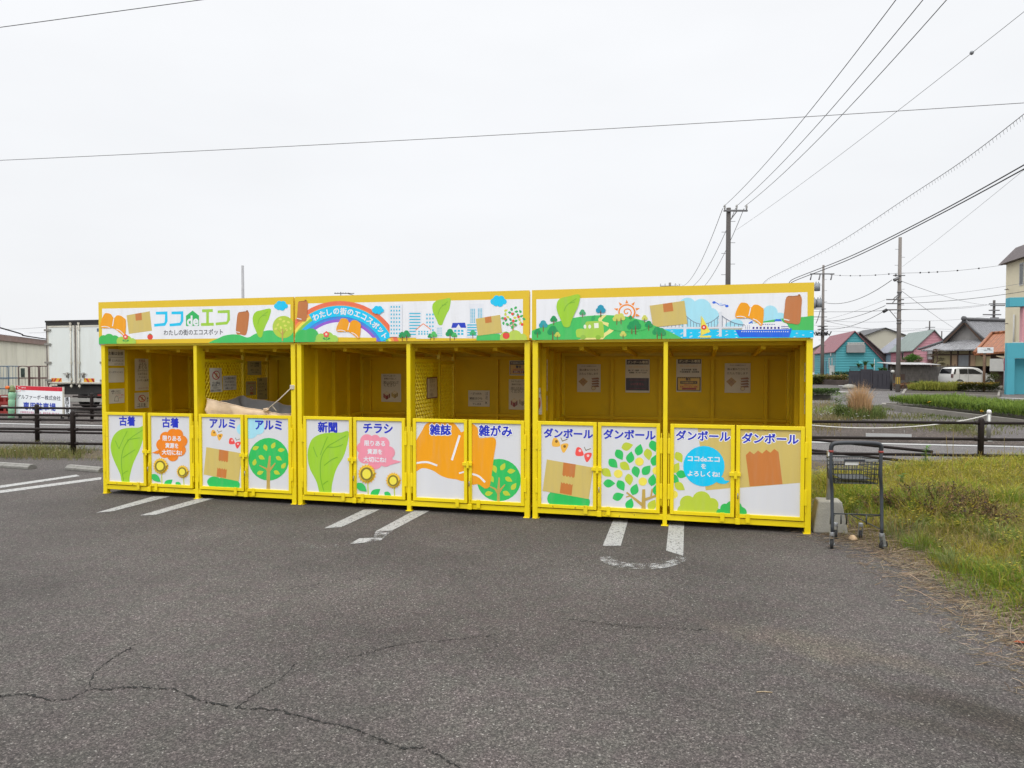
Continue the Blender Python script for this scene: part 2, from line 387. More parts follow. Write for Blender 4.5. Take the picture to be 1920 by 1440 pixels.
# beyond the brown fence: roadway with its white edge line, then gravel yard on the left, earth and footpath on the right
def lp(x, off=0.0):                            # the white edge line runs straight through the whole view
    return (x, 18.9 - .2275 * (x + 13.8) + off)
sheet('road', [(-40, 14.2), (-8, 13.2), (9, 11.2), (40, 5.0), lp(40), lp(-40)], .004, ROAD)
sheet('gravel_yard', [lp(-60, .45), lp(3.9, .45), grid(5, 60)[:2], (-60, 90)], .004, GRAVEL)
sheet('earth_strip', [lp(3.9, .45), lp(14, .3), (9.9, 14.7), (11.6, 18.0), (10.9, 18.6), (6.5, 21.5), (6.6, 24.0)], .006, EARTH)
sheet('footpath', [lp(14, .3), (26, 10), (26, 15), (12.9, 17.2), (12.9, 26.0), (11.5, 30), (9.0, 26.0), (8.0, 21.6), (10.9, 19.3), (11.7, 18.0), (9.9, 14.7)], .009, WALK)
sheet('far_road', [(3.95, 23.0), (9.0, 26.2), (11.4, 30.2), (13.0, 27.2), (16.4, 27.2), (16.4, 10), (80, -8), (80, 32), (36, 36.3), (16, 44.5), (-5, 50.0), (-12, 45)], .012, ROAD)
def paint(name, worn=.5, scale=14):
    m = bpy.data.materials.new(name); m.use_nodes = True; n, l = m.node_tree.nodes, m.node_tree.links
    b = n["Principled BSDF"]; b.inputs['Roughness'].default_value = .75
    t = n.new('ShaderNodeTexCoord')
    q = n.new('ShaderNodeTexNoise'); q.inputs['Scale'].default_value = scale; q.inputs['Detail'].default_value = 9; q.inputs['Roughness'].default_value = .72; l.new(t.outputs['Object'], q.inputs[0])
    q2 = n.new('ShaderNodeTexNoise'); q2.inputs['Scale'].default_value = 130; q2.inputs['Detail'].default_value = 2; l.new(t.outputs['Object'], q2.inputs[0])
    a = n.new('ShaderNodeMath'); a.operation = 'ADD'; l.new(q.outputs[0], a.inputs[0])
    h = n.new('ShaderNodeMath'); h.operation = 'MULTIPLY'; h.inputs[1].default_value = .45; l.new(q2.outputs[0], h.inputs[0]); l.new(h.outputs[0], a.inputs[1])
    r = n.new('ShaderNodeMapRange'); r.inputs[1].default_value = worn + .13; r.inputs[2].default_value = worn + .28; l.new(a.outputs[0], r.inputs[0])
    tr = n.new('ShaderNodeBsdfTransparent'); ms = n.new('ShaderNodeMixShader')      # paint worn through to the asphalt below
    v = n.new('ShaderNodeTexVoronoi'); v.inputs['Scale'].default_value = 115; l.new(t.outputs['Object'], v.inputs[0])
    k = n.new('ShaderNodeMixRGB'); k.inputs[1].default_value = (.26, .26, .255, 1); k.inputs[2].default_value = (.46, .46, .45, 1); l.new(v.outputs['Distance'], k.inputs[0]); l.new(k.outputs[0], b.inputs['Base Color'])
    l.new(r.outputs[0], ms.inputs[0]); l.new(tr.outputs[0], ms.inputs[1]); l.new(b.outputs[0], ms.inputs[2]); l.new(ms.outputs[0], n['Material Output'].inputs[0])
    return m
PAINT = paint("line_paint", .42, 32); WORN = paint("worn_line_paint", .56, 9); ROADPAINT = paint("road_paint", .34, 5)
def marking(name, quads, m, z=.004):
    b = MB()
    for q in quads: b.add([tuple(xy(*p)) + (z,) for p in q], [tuple(range(len(q)))])
    return tag(b.build(name, m), kind='structure')
marking('parking_line', [[(180, 962), (212, 959), (320, 931), (288, 931)]], PAINT)
marking('parking_line', [[(262, 967), (291, 966), (402, 935), (372, 935)]], PAINT)
marking('parking_line', [[(608, 991), (640, 989), (712, 956), (682, 956)]], PAINT)
marking('parking_line', [[(704, 997), (736, 995), (806, 958), (776, 958)]], PAINT)
marking('parking_line', [[(655, 1021), (684, 1018), (700, 1009), (674, 1010)]], PAINT)
marking('parking_line', [[(1130, 1024), (1164, 1024), (1178, 975), (1150, 975)]], PAINT)
marking('parking_line', [[(1249, 1033), (1281, 1043), (1283, 975), (1255, 975)]], PAINT)
arc = []
for i in range(17):
    a = pi * (1 - i/16) ; arc.append((1206 + cos(a)*82, 1046 + sin(a)*22))
arc2 = [(1206 + (x-1206)*(.80 - .05*abs(i-8)/8), 1042 + (y-1042)*(.62 - .10*abs(i-8)/8)) for i, (x, y) in enumerate(arc)]
marking('parking_line', [[arc[i], arc[i+1], arc2[i+1], arc2[i]] for i in range(16)], WORN)
marking('parking_line', [[(684, 1018), (714, 1014), (738, 995), (704, 997), (700, 1009)]], WORN)
arcb = [(632 + cos(pi*(1-i/10))*40, 1004 + sin(pi*(1-i/10))*22) for i in range(11)]
arcb = [(548, 1010), (560, 1022), (580, 1028), (610, 1029), (640, 1026), (662, 1021)]
marking('parking_line', [[arcb[i], arcb[i+1], (arcb[i+1][0], arcb[i+1][1]-6), (arcb[i][0]+6, arcb[i][1]-5)] for i in range(5)], paint("faint_line_paint", .66))
marking('parking_line', [[(0, 915.5), (0, 911), (143, 890.5), (150, 893)]], PAINT)
marking('parking_line', [[(-10, 926.5), (-10, 921.5), (190, 895), (190, 899.5)]], PAINT)
b = MB(); b.add([lp(-60, -.12)+(.012,), lp(16, -.12)+(.012,), lp(16, .10)+(.012,), lp(-60, .10)+(.012,)], [(0, 1, 2, 3)]); tag(b.build('road_edge_line', ROADPAINT), kind='structure')
marking('road_marking', [[(1572, 722.6), (1600, 724.4), (1600, 725.3), (1572, 723.4)]], ROADPAINT, .016)
marking('road_marking', [[(1606, 724.8), (1640, 727.3), (1640, 728.2), (1606, 725.7)]], ROADPAINT, .016)
marking('road_marking', [[(1566, 733.5), (1592, 735.2), (1592, 736.2), (1566, 734.5)]], ROADPAINT, .016)
marking('road_marking', [[(1802, 746.5), (1935, 754.5), (1935, 756.0), (1802, 747.6)]], ROADPAINT, .016)
marking('road_marking', [[(1790, 741.8), (1935, 748.6), (1935, 749.6), (1790, 742.6)]], ROADPAINT, .016)
BRICKPATH = mat("red_brick_paving", (.24, .13, .10), .85, .2, 3)
sheet('brick_path', [(16.6, 20.0), (20.5, 17.0), (22.5, 21.0), (17.0, 24.0)], .016, BRICKPATH)
# cracks in the asphalt: jagged open lines
CRACK = mat("crack_dark", (.008, .008, .007), .95, .2, 20)
def crack(pts, wd, jit=5):
    b = MB(); q = []
    for i in range(len(pts)-1):
        (x0, y0), (x1, y1) = pts[i], pts[i+1]; k = max(2, int(sqrt((x1-x0)**2 + (y1-y0)**2)/3.2))
        for j in range(k):
            t = j/k; q.append((x0 + (x1-x0)*t + random.uniform(-jit, jit)*.5, y0 + (y1-y0)*t + random.uniform(-jit, jit)*.4))
    q.append(pts[-1]); P = [G(*p) for p in q]; n = len(P)
    for i in range(n):
        d = (P[min(i+1, n-1)] - P[max(i-1, 0)]).normalized(); s_ = Vector((-d.y, d.x, 0)) * wd * random.choice((.08, .3, .5, .7, 1.0, 1.5)) * (.3 if i in (0, n-1) else 1)
        b.v += [tuple(P[i] + s_*.5 + Vector((0, 0, .003))), tuple(P[i] - s_*.5 + Vector((0, 0, .003)))]
    for i in range(n-1): b.face([2*i, 2*i+1, 2*i+3, 2*i+2])
    for i in range(int(n*.5)):                 # crumbled bits beside it
        q_ = random.choice(P); c = q_ + Vector((random.gauss(0, wd*1.1), random.gauss(0, wd*1.6), .0032)); r = wd*random.uniform(.1, .4); o = len(b.v)
        b.v += [tuple(c + Vector((cos(t)*r*random.uniform(.6, 1.6), sin(t)*r, 0))) for t in (0, 1.3, 2.5, 3.8, 5.0)]; b.face([o, o+1, o+2, o+3, o+4])
    return tag(b.build('asphalt_crack', CRACK), kind='structure')
crack([(-20, 1308), (48, 1302), (100, 1314), (130, 1311), (168, 1293), (200, 1294), (240, 1288), (325, 1292), (380, 1315), (445, 1328), (520, 1331), (590, 1352), (650, 1362), (720, 1389), (750, 1404), (800, 1403), (860, 1440), (885, 1460)], .0095)
crack([(170, 1290), (168, 1278), (180, 1258), (215, 1232), (260, 1205)], .007)
crack([(445, 1326), (480, 1302), (530, 1270), (560, 1240)], .006)
crack([(650, 1234), (740, 1212), (760, 1206), (850, 1200), (930, 1190)], .005)
crack([(540, 1105), (620, 1092), (680, 1086)], .005)
crack([(1040, 1160), (1090, 1164), (1180, 1175), (1330, 1182)], .005)
# tiny pale stones and bits lying loose on the lot
b = MB()
for i in range(420):
    x = random.uniform(-6, 4); y = random.uniform(2.4, 9); r = random.uniform(.002, .0055)
    k = [(x + cos(a)*r*random.uniform(.7, 1.2), y + sin(a)*r*random.uniform(.7, 1.2), .001) for a in [pi*j/2.5 for j in range(5)]]
    b.add(k + [(x, y, r*.8)], [(0, 1, 5), (1, 2, 5), (2, 3, 5), (3, 4, 5), (4, 0, 5)])
tag(b.build('gravel', mat("pale_stone", (.24, .23, .21), .8, .35, 900)), 'loose pale stone chips lying on the asphalt', None, None, 'stuff')
# ------------------------------------------------------------------ the three yellow recycling shelters
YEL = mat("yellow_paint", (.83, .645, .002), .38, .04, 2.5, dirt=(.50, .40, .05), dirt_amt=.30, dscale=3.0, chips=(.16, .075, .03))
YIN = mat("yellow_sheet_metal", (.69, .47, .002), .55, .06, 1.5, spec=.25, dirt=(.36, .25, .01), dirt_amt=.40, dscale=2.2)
SIGNY = mat("sign_yellow_print", (.74, .51, .022), .45, .02, 2)
STEEL = mat("bare_steel", (.35, .34, .32), .4, .1, 20, metal=.8)
PANEL = mat("white_door_panel", (.68, .69, .715), .3, .02, 2, dirt=(.6, .58, .5), dirt_amt=.12, dscale=4, stretch=(6, 6, .6))
WHT = (232, 234, 241); BLUE = (18, 44, 190)
LEAFG = (156, 205, 48); LEAFV = (118, 178, 40); GRN = (44, 190, 92); DGRN = (20, 150, 84); LIME = (190, 205, 56); LEM = (236, 222, 84)
ORG = (240, 160, 8); BOXT = (206, 184, 104); TAPE = (198, 122, 58); CYAN = (0, 196, 245); PALE = (165, 222, 244); RED = (236, 84, 76); BROWN = (190, 118, 66); TRUNKC = (190, 160, 78)
DEP = 1.55
S0 = (.03, 2.748, 5.49); WID = (2.695, 2.712, 2.69)
DOORX = ((.058, .648, .686, 1.312, 1.408, 2.014, 2.034, 2.64), (.078, .686, .702, 1.318, 1.412, 2.032, 2.048, 2.655), (.058, .668, .68, 1.296, 1.395, 2.000, 2.014, 2.628))

def viewer(k, ox, oy, sc):
    def f(x, y):
        s, z = FP(ox + x/sc, oy + y/sc); return (s - S0[k], z)
    return f
def book(a, m):                                 # an open orange book standing on edge
    a.curve([m(0, .42), m(.17, .02), m(.30, -.04), m(.44, 0), m(.54, .16), m(.66, .04), m(.80, .03), m(.93, .12), m(1, .25), m(.94, .82), m(.86, .92), m(.74, .80), m(.5, .62), m(.3, .62), m(.02, .62)], ORG, 5)
    a.stroke([m(.54, .17), m(.50, .36), m(.46, .52)], .035*abs(m(1, 0)[0]-m(0, 0)[0]), WHT)
    a.stroke([m(.03, .57), m(.2, .55), m(.36, .60)], .028*abs(m(1, 0)[0]-m(0, 0)[0]), WHT, True)
    a.stroke([m(.6, .64), m(.74, .70), m(.88, .86)], .028*abs(m(1, 0)[0]-m(0, 0)[0]), WHT, True)
def carton(a, q, t):                            # a closed cardboard box with a strip of tape
    a.poly(q, BOXT); a.poly(t, TAPE)
def bigleaf(a, pts, veins, wd):
    a.curve(pts, LEAFG, 6)
    for v in veins: a.stroke(v, wd, LEAFV, True)
def can(a, q):
    a.curve(q, BROWN, 3); x0, y0 = q[0]; x1, y1 = q[2]
    a.stroke([(x0+6, y0-2), (x1-4, y1-6)], 5, (160, 98, 52)); a.ell(x1-14, y1-10, 8, 5, (160, 98, 52))
    x2, y2 = q[-2]; a.stroke([(x2-2, y2-14), (x2+34, y2-6)], 6, WHT)
def roundtree(a, x, y, r, c, lc, n=9, trunk=1.3):
    a.ell(x, y, r, r*1.02, c)
    for i in range(n):
        t = i*2.4; rr = r*.72*sqrt((i+.6)/n); a.leaf(x + cos(t)*rr, y - r*.12 + sin(t)*rr*.85, r*.3, r*.17, t*70, lc)
    a.poly([(x - r*.06, y + r*trunk), (x + r*.06, y + r*trunk), (x + r*.03, y - r*.1), (x - r*.02, y - r*.1)], TRUNKC)
    a.stroke([(x, y + r*.45), (x - r*.4, y + r*.15)], r*.09, TRUNKC, taper=r*.03); a.stroke([(x, y + r*.5), (x + r*.35, y + r*.1)], r*.09, TRUNKC, taper=r*.03)
def smalltree(a, x, y, r, c=DGRN):
    a.stroke([(x, y + r*1.7), (x, y)], r*.22, (120, 84, 50)); a.puff([(x - r*.5, y + r*.2, r*.55), (x + r*.5, y + r*.2, r*.55), (x, y - r*.3, r*.7)], c)
    a.stroke([(x, y + r*1.2), (x, y + r*.1)], r*.14, (120, 84, 50))
def flower(a, x, y, r):
    a.stroke([(x, y), (x + r*.1, y + r*2.4)], r*.2, (70, 160, 60)); a.leaf(x - r*.7, y + r*1.6, r*1.3, r*.7, 30, (60, 160, 70)); a.leaf(x + r*.8, y + r*1.6, r*1.3, r*.7, 150, (60, 160, 70))
    for i in range(5): a.ell(x + cos(i*1.257 - 1.57)*r*.6, y + sin(i*1.257 - 1.57)*r*.6, r*.5, r*.5, RED, n=12)
    a.ell(x, y, r*.42, r*.42, (250, 226, 190), n=12)
def sunflower(a, x, y, r, stem):
    a.stroke([(x, y), (x + 8, stem)], 9, LIME)
    for i in range(18):
        t = i*2*pi/18; a.poly([(x + cos(t + .28)*r*.66, y + sin(t + .28)*r*.72), (x + cos(t)*r, y + sin(t)*r*1.08), (x + cos(t - .28)*r*.66, y + sin(t - .28)*r*.72)], (238, 176, 40))
        a.poly([(x + cos(t + .45)*r*.66, y + sin(t + .45)*r*.72), (x + cos(t + .17)*r*.92, y + sin(t + .17)*r*1.0), (x + cos(t - .1)*r*.66, y + sin(t - .1)*r*.72)], (250, 212, 60))
    a.ell(x, y, r*.68, r*.76, (244, 216, 70)); a.ell(x, y, r*.66, r*.72, (134, 116, 40)); a.ell(x, y, r*.45, r*.51, (246, 224, 72))
def butterfly(a, x, y, c, d):
    a.curve([(x - 46, y - 40), (x - 20, y - 36), (x - 2, y + 8), (x - 44, y + 14), (x - 56, y - 2)], c, 4); a.curve([(x + 2, y + 2), (x + 40, y - 8), (x + 50, y + 8), (x + 24, y + 52), (x + 8, y + 40)], c, 4)
    a.ell(x - 26, y - 20, 9, 9, d, n=12); a.ell(x + 26, y + 12, 9, 9, d, n=12); a.stroke([(x + 2, y - 44), (x + 12, y - 22), (x + 44, y - 34)], 5, (120, 110, 70))
def cloudshape(a, x, y, k, c):
    a.puff([(x - 38*k, y + 5*k, 25*k), (x - 14*k, y - 16*k, 27*k), (x + 20*k, y - 16*k, 25*k), (x + 42*k, y + 5*k, 21*k), (x + 12*k, y + 20*k, 25*k), (x - 20*k, y + 18*k, 22*k)], c)

def sign_art(k, a):
    if k == 0:
        a.poly([(72, 188), (1762, 150), (1762, 448), (72, 466)], WHT)
        a.curve([(1065, 520), (1130, 446), (1220, 420), (1300, 422), (1380, 446), (1450, 412), (1560, 382), (1650, 390), (1830, 410), (1840, 520)], (66, 192, 100))
        a.puff([(85, 470, 45), (135, 460, 48), (185, 470, 44), (60, 490, 22), (130, 500, 80, 30)], (58, 184, 84)); a.puff([(245, 480, 42), (300, 470, 40), (345, 486, 34), (290, 500, 85, 22)], (166, 206, 72))
        book(a, lambda u, v: (52 + 230*u + 18*v, 232 + 205*v + 14*u))
        carton(a, [(292, 247), (500, 211), (520, 385), (312, 414)], [(370, 234), (426, 224), (431, 290), (375, 295)])
        a.ell(503, 441, 25, 26, (222, 70, 56)); a.stroke([(490, 420), (503, 412), (516, 420)], 6, (70, 160, 60))
        flower(a, 285, 440, 22)
        a.stroke([(555, 228), (648, 226), (648, 300), (634, 328), (540, 337)], 24, CYAN); a.stroke([(695, 226), (790, 224), (790, 297), (774, 326), (678, 335)], 24, CYAN)
        a.poly([(825, 252), (885, 204), (942, 250), (942, 342), (826, 344)], (46, 180, 94)); a.text('de', 886, 296, 104, WHT, .035)
        for p in ([(970, 207), (1066, 204)], [(960, 330), (1075, 327)]): a.stroke(p, 26, (158, 205, 62))
        a.stroke([(1019, 212), (1019, 320)], 24, (158, 205, 62)); a.stroke([(1110, 216), (1208, 213), (1208, 288), (1192, 316), (1092, 325)], 24, (158, 205, 62))
        a.text('わたしの街のエコスポット', 888, 399, 530, (70, 72, 80), .012, squash=1.05)
        can(a, [(1294, 224), (1330, 220), (1388, 216), (1388, 300), (1366, 420), (1320, 420), (1276, 408), (1280, 300)])
        bigleaf(a, [(1585, 190), (1572, 270), (1545, 330), (1520, 390), (1506, 440), (1478, 440), (1450, 380), (1428, 320), (1426, 260), (1450, 218), (1500, 202)], [[(1560, 215), (1490, 270), (1470, 330)], [(1548, 245), (1510, 252)]], 4)
        a.ell(1700, 352, 98, 100, (178, 204, 66))
        for i in range(10): t = i*2.4; a.leaf(1700 + cos(t)*70*sqrt((i+.6)/9), 340 + sin(t)*70*sqrt((i+.6)/9), 34, 20, i*77, (214, 220, 96))
        a.stroke([(1692, 478), (1692, 370)], 12, TRUNKC); a.stroke([(1692, 420), (1650, 375)], 8, TRUNKC, taper=3); a.stroke([(1692, 415), (1728, 372)], 8, TRUNKC, taper=3)
        cloudshape(a, 1678, 160, 1.0, CYAN)
    elif k == 1:
        a.poly([(70, 166), (1802, 130), (1802, 440), (70, 424)], WHT)
        cx, cy = 375, 637
        for r, c in ((492, (232, 112, 78)), (460, (240, 160, 70)), (440, (240, 222, 90)), (421, (130, 196, 80)), (400, (30, 178, 240)), (370, (70, 134, 224)), (349, (148, 92, 206))):
            a.poly([(cx + cos(t)*r, cy - sin(t)*r) for t in [pi*(i/40) for i in range(41)]], c)
        a.poly([(cx + cos(t)*327, cy - sin(t)*327) for t in [pi*(i/40) for i in range(41)]], WHT)
        a.poly([(60, 424), (660, 432), (660, 470), (60, 470)], SIGNY); a.poly([(-40, 470), (900, 470), (900, 560), (-40, 560)], SIGNY)
        R0, T0, T1 = 412, -27.0, 58.0
        a.poly([(cx + sin(radians(T0 - 5 + i*(T1 - T0 + 9)/24))*455, cy - cos(radians(T0 - 5 + i*(T1 - T0 + 9)/24))*455) for i in range(25)] + [(cx + sin(radians(T1 + 4 - i*(T1 - T0 + 9)/24))*370, cy - cos(radians(T1 + 4 - i*(T1 - T0 + 9)/24))*370) for i in range(25)], CYAN)
        for i, ch in enumerate('わたしの街のエコスポット'):
            t = radians(T0 + i*(T1 - T0)/11); g = glyphs(ch, .0)[2]
            a.text(ch, cx + sin(t)*R0, cy - cos(t)*R0, 52*(g+.07), WHT, .035, rot=-t)
        can(a, [(52, 152), (85, 150), (122, 150), (124, 200), (112, 296), (80, 300), (42, 294), (46, 220)])
        a.puff([(90, 430, 62), (150, 420, 62), (185, 440, 40), (60, 455, 45), (120, 455, 95, 26)], (62, 186, 92)); a.puff([(230, 440, 42), (285, 430, 44), (330, 445, 34), (270, 460, 90, 22)], (160, 206, 82))
        flower(a, 272, 405, 22); book(a, lambda u, v: (350 + 190*u + 4*v, 283 + 160*v + 10*u))
        cloudshape(a, 672, 215, .75, CYAN)
        gr, wn = (226, 229, 236), (60, 184, 214)
        def tower(x0, x1, y0, y1, nx, ny, wx=.5, wy=.45, c=gr):
            a.poly([(x0, y0), (x1, y0 - 3), (x1, y1), (x0, y1)], c)
            for i in range(nx):
                for j in range(ny):
                    u0 = x0 + (x1-x0)*(.08 + .86*i/nx); u1 = u0 + (x1-x0)*.86/nx*wx; v0 = y0 + (y1-y0)*(.05 + .93*j/ny); v1 = v0 + (y1-y0)*.93/ny*wy
                    a.poly([(u0, v0), (u1, v0), (u1, v1), (u0, v1)], wn)
        tower(764, 862, 172, 425, 4, 8); tower(908, 1014, 228, 428, 1, 8, .95, .4); tower(1042, 1122, 236, 400, 3, 5); tower(1128, 1176, 350, 428, 4, 5)
        tower(1384, 1496, 168, 320, 1, 1, 0, 0); tower(1390, 1436, 200, 322, 3, 10, .6, .7); tower(1448, 1492, 200, 280, 3, 7, .6, .7); tower(1362, 1440, 322, 428, 1, 5, 1.1, .5)
        a.poly([(968, 372), (1025, 322), (1080, 368), (1080, 440), (970, 440)], WHT); a.stroke([(966, 372), (1025, 322), (1084, 368)], 6, (240, 130, 70))
        for i in range(4):
            for j in range(2): a.poly([(986 + 22*i, 378 + 18*j), (998 + 22*i, 378 + 18*j), (998 + 22*i, 390 + 18*j), (986 + 22*i, 390 + 18*j)], wn)
        a.poly([(1256, 352), (1352, 352), (1352, 436), (1256, 436)], WHT); a.poly([(1254, 316), (1350, 314), (1360, 354), (1244, 354)], (30, 60, 190)); a.poly([(1282, 354), (1300, 326), (1318, 354)], WHT)
        for i in range(3):
            for j in range(2): a.poly([(1266 + 27*i, 370 + 24*j), (1284 + 27*i, 370 + 24*j), (1284 + 27*i, 386 + 24*j), (1266 + 27*i, 386 + 24*j)], wn)
        for x, y, r, c in ((862, 412, 26, DGRN), (896, 404, 30, DGRN), (1080, 418, 20, DGRN), (1108, 408, 26, (80, 190, 96)), (1234, 396, 34, DGRN), (1268, 412, 22, (70, 180, 100)), (1412, 394, 24, (60, 180, 120))): smalltree(a, x, y, r, c)
        bigleaf(a, [(1236, 126), (1230, 200), (1206, 250), (1184, 300), (1172, 330), (1146, 330), (1128, 290), (1100, 230), (1098, 175), (1130, 142), (1180, 132)], [[(1216, 150), (1160, 200), (1140, 250)], [(1205, 172), (1170, 178)]], 4)
        cloudshape(a, 1612, 145, 1.02, CYAN)
        a.puff([(1480, 430, 40, 34), (1540, 422, 60, 32), (1600, 430, 40, 30), (1530, 446, 92, 18)], (74, 190, 96)); a.puff([(1670, 430, 46), (1740, 418, 52, 46), (1800, 434, 34), (1730, 448, 108, 18)], (184, 208, 84))
        carton(a, [(1435, 284), (1624, 253), (1640, 392), (1452, 416)], [(1506, 272), (1555, 264), (1560, 312), (1510, 318)])
        a.stroke([(1726, 380), (1726, 320)], 10, TRUNKC); a.stroke([(1726, 352), (1690, 328)], 6, TRUNKC, taper=3); a.stroke([(1726, 350), (1760, 330)], 6, TRUNKC, taper=3)
        for i in range(24):
            t = i*2.39996; r = 92*sqrt((i+.8)/24); a.leaf(1724 + cos(t)*r, 276 + sin(t)*r*.86, 30, 19, i*53, (60, 176, 92) if i % 4 else (200, 210, 70))
        for x, y in ((1720, 246), (1664, 282), (1728, 300), (1768, 268), (1796, 328)): a.ell(x, y, 11, 11, (232, 76, 66), n=12)
        a.ell(1672, 415, 27, 27, (222, 74, 58)); a.stroke([(1660, 392), (1674, 386), (1688, 394)], 6, (70, 160, 60))
    else:
        a.poly([(92, 143), (1828, 97), (1828, 300), (92, 380)], WHT)
        for bl in ([(1060, 200, 62, 68), (1150, 210, 66, 70), (1210, 250, 52), (1100, 280, 100, 56), (1180, 290, 80, 40)], [(1590, 230, 48), (1650, 262, 46, 34), (1550, 268, 40), (1600, 280, 90, 34)], [(1370, 300, 46, 30), (1330, 310, 30, 22)]): a.puff(bl, PALE)
        a.curve([(1440, 420), (1450, 312), (1520, 290), (1620, 272), (1720, 262), (1800, 256), (1890, 262), (1890, 420)], (70, 188, 92))
        a.poly([(900, 332), (1890, 342), (1890, 430), (900, 430)], CYAN)
        a.poly([(880, 322), (1430, 316), (1430, 330), (880, 334)], (214, 218, 226))
        for xs, xe in ((1042, 1270),):
            a.stroke([(1042 + i*19, 240 + 62*(1 - ((i-6)/6)**2)) for i in range(13)], 4, (120, 130, 150))
            for i in range(1, 12): a.stroke([(1042 + i*19, 240 + 62*(1 - ((i-6)/6)**2)), (1042 + i*19, 320)], 3, (120, 130, 150))
        a.stroke([(1270 + i*13, 240 + 66*(1 - ((i-12)/12)**2)) for i in range(13)], 4, (120, 130, 150)); a.stroke([(1042 - i*12, 240 + 70*(1 - ((i-12)/12)**2)) for i in range(13)], 4, (120, 130, 150))
        for i in range(1, 12, 2):
            a.stroke([(1270 + i*13, 240 + 66*(1 - ((i-12)/12)**2)), (1270 + i*13, 318)], 3, (120, 130, 150)); a.stroke([(1042 - i*12, 240 + 70*(1 - ((i-12)/12)**2)), (1042 - i*12, 322)], 3, (120, 130, 150))
        for x, y in ((1043, 228), (1270, 222)): a.poly([(x-9, y), (x+9, y), (x+9, 382), (x-9, 382)], (216, 220, 228))
        for i in range(26): x = 960 + (i*173 % 460); y = 346 + (i*37 % 46); a.ell(x, y, 8, 2, WHT, n=8)
        for x, y in ((1760, 360), (1800, 372), (1745, 384), (1850, 356)): a.ell(x, y, 8, 2, WHT, n=8)
        a.poly([(818, 184), (1040, 152), (1060, 300), (840, 322)], BOXT); a.poly([(902, 172), (962, 163), (970, 218), (908, 226)], TAPE)
        a.curve([(40, 440), (40, 362), (150, 312), (300, 268), (450, 247), (600, 247), (750, 272), (850, 312), (950, 352), (1070, 420), (1080, 440)], (66, 190, 94))
        a.curve([(490, 268), (520, 246), (540, 246), (512, 280), (560, 296), (600, 318), (580, 350), (540, 376), (490, 410), (320, 412), (420, 388), (520, 362), (560, 330), (540, 312), (500, 292)], (232, 224, 140))
        a.curve([(348, 340), (380, 330), (400, 332), (410, 290), (440, 284), (500, 284), (520, 300), (524, 380), (500, 388), (370, 388), (350, 378)], (166, 206, 74), 4)
        for x, y in ((404, 318), (434, 318)): a.ell(x, y, 9, 13, (236, 244, 220), n=14)
        a.poly([(462, 296), (490, 294), (492, 326), (464, 328)], (236, 244, 220))
        for x in (392, 488): a.ell(x, 386, 17, 15, (140, 186, 60), n=16)
        sx, sy = 672, 226
        for i in range(10):
            t = i*2*pi/10 + .3
            if sin(t) < .75: a.poly([(sx + cos(t - .16)*62, sy + sin(t - .16)*58), (sx + cos(t)*88, sy + sin(t)*82), (sx + cos(t + .16)*62, sy + sin(t + .16)*58)], (240, 140, 40))
        a.ell(sx, sy, 55, 52, (240, 140, 40)); a.ell(sx, sy, 45, 42, WHT); a.stroke([(sx + cos(t*.45)*(4 + t*1.75), sy + sin(t*.45)*(4 + t*1.65)) for t in range(0, 21)], 7, (240, 140, 40))
        a.curve([(560, 330), (580, 262), (640, 250), (720, 268), (780, 300), (800, 330), (700, 350)], (66, 190, 94))
        for x, y, r, c in ((100, 352, 22, DGRN), (137, 304, 27, (30, 160, 170)), (204, 270, 22, DGRN), (198, 346, 34, DGRN), (228, 370, 18, (196, 206, 80)), (388, 228, 20, (60, 170, 110)), (505, 208, 30, (30, 150, 180)), (608, 264, 26, (206, 210, 96)), (635, 258, 26, (206, 210, 96)), (648, 366, 20, (206, 210, 96)), (786, 262, 18, (206, 210, 96)), (704, 314, 30, DGRN), (728, 308, 34, DGRN), (812, 304, 24, DGRN), (866, 348, 30, DGRN), (894, 354, 28, DGRN), (696, 258, 12, DGRN)): smalltree(a, x, y, r, c)
        bigleaf(a, [(369, 114), (362, 180), (340, 230), (318, 280), (304, 318), (270, 318), (252, 280), (230, 230), (222, 185), (240, 142), (300, 124)], [[(350, 138), (290, 180), (270, 220)], [(340, 160), (305, 168)]], 4)
        a.leaf(458, 262, 42, 24, -60, (40, 170, 90))
        a.poly([(1152, 252), (1206, 350), (1146, 376)], LEM); a.stroke([(1147, 250), (1147, 376)], 4, (230, 200, 60)); a.poly([(1136, 376), (1214, 376), (1208, 388), (1142, 388)], LEM); a.ell(1165, 322, 17, 16, (222, 54, 44), n=10); a.ell(1165, 322, 6, 6, WHT, n=10)
        a.poly([(1366, 340), (1728, 330), (1712, 385), (1392, 385)], (24, 100, 222)); a.poly([(1405, 340), (1432, 300), (1620, 288), (1622, 274), (1660, 272), (1670, 290), (1696, 300), (1716, 334)], WHT)
        a.poly([(1614, 284), (1624, 270), (1656, 270), (1666, 284)], (40, 110, 220)); a.stroke([(1452, 298), (1474, 284), (1474, 300)], 6, (40, 110, 220))
        for i in range(8): a.poly([(1476 + i*23, 320), (1488 + i*23, 319), (1488 + i*23, 332), (1476 + i*23, 333)], (54, 40, 140))
        for i in range(22): a.ell(1408 + i*14, 350, 3.6, 3.6, WHT, n=8)
        for i in range(6): a.stroke([(1540 + i*14, 304), (1549 + i*14, 303)], 4, (40, 60, 150))
        for i in range(2): a.stroke([(1660, 316 + i*12), (1708, 318 + i*12)], 4, (40, 60, 150))
        for i in range(3):
            for j in range(3): a.ell(1430 + i*13, 314 + j*9, 3, 3, (120, 130, 170), n=6)
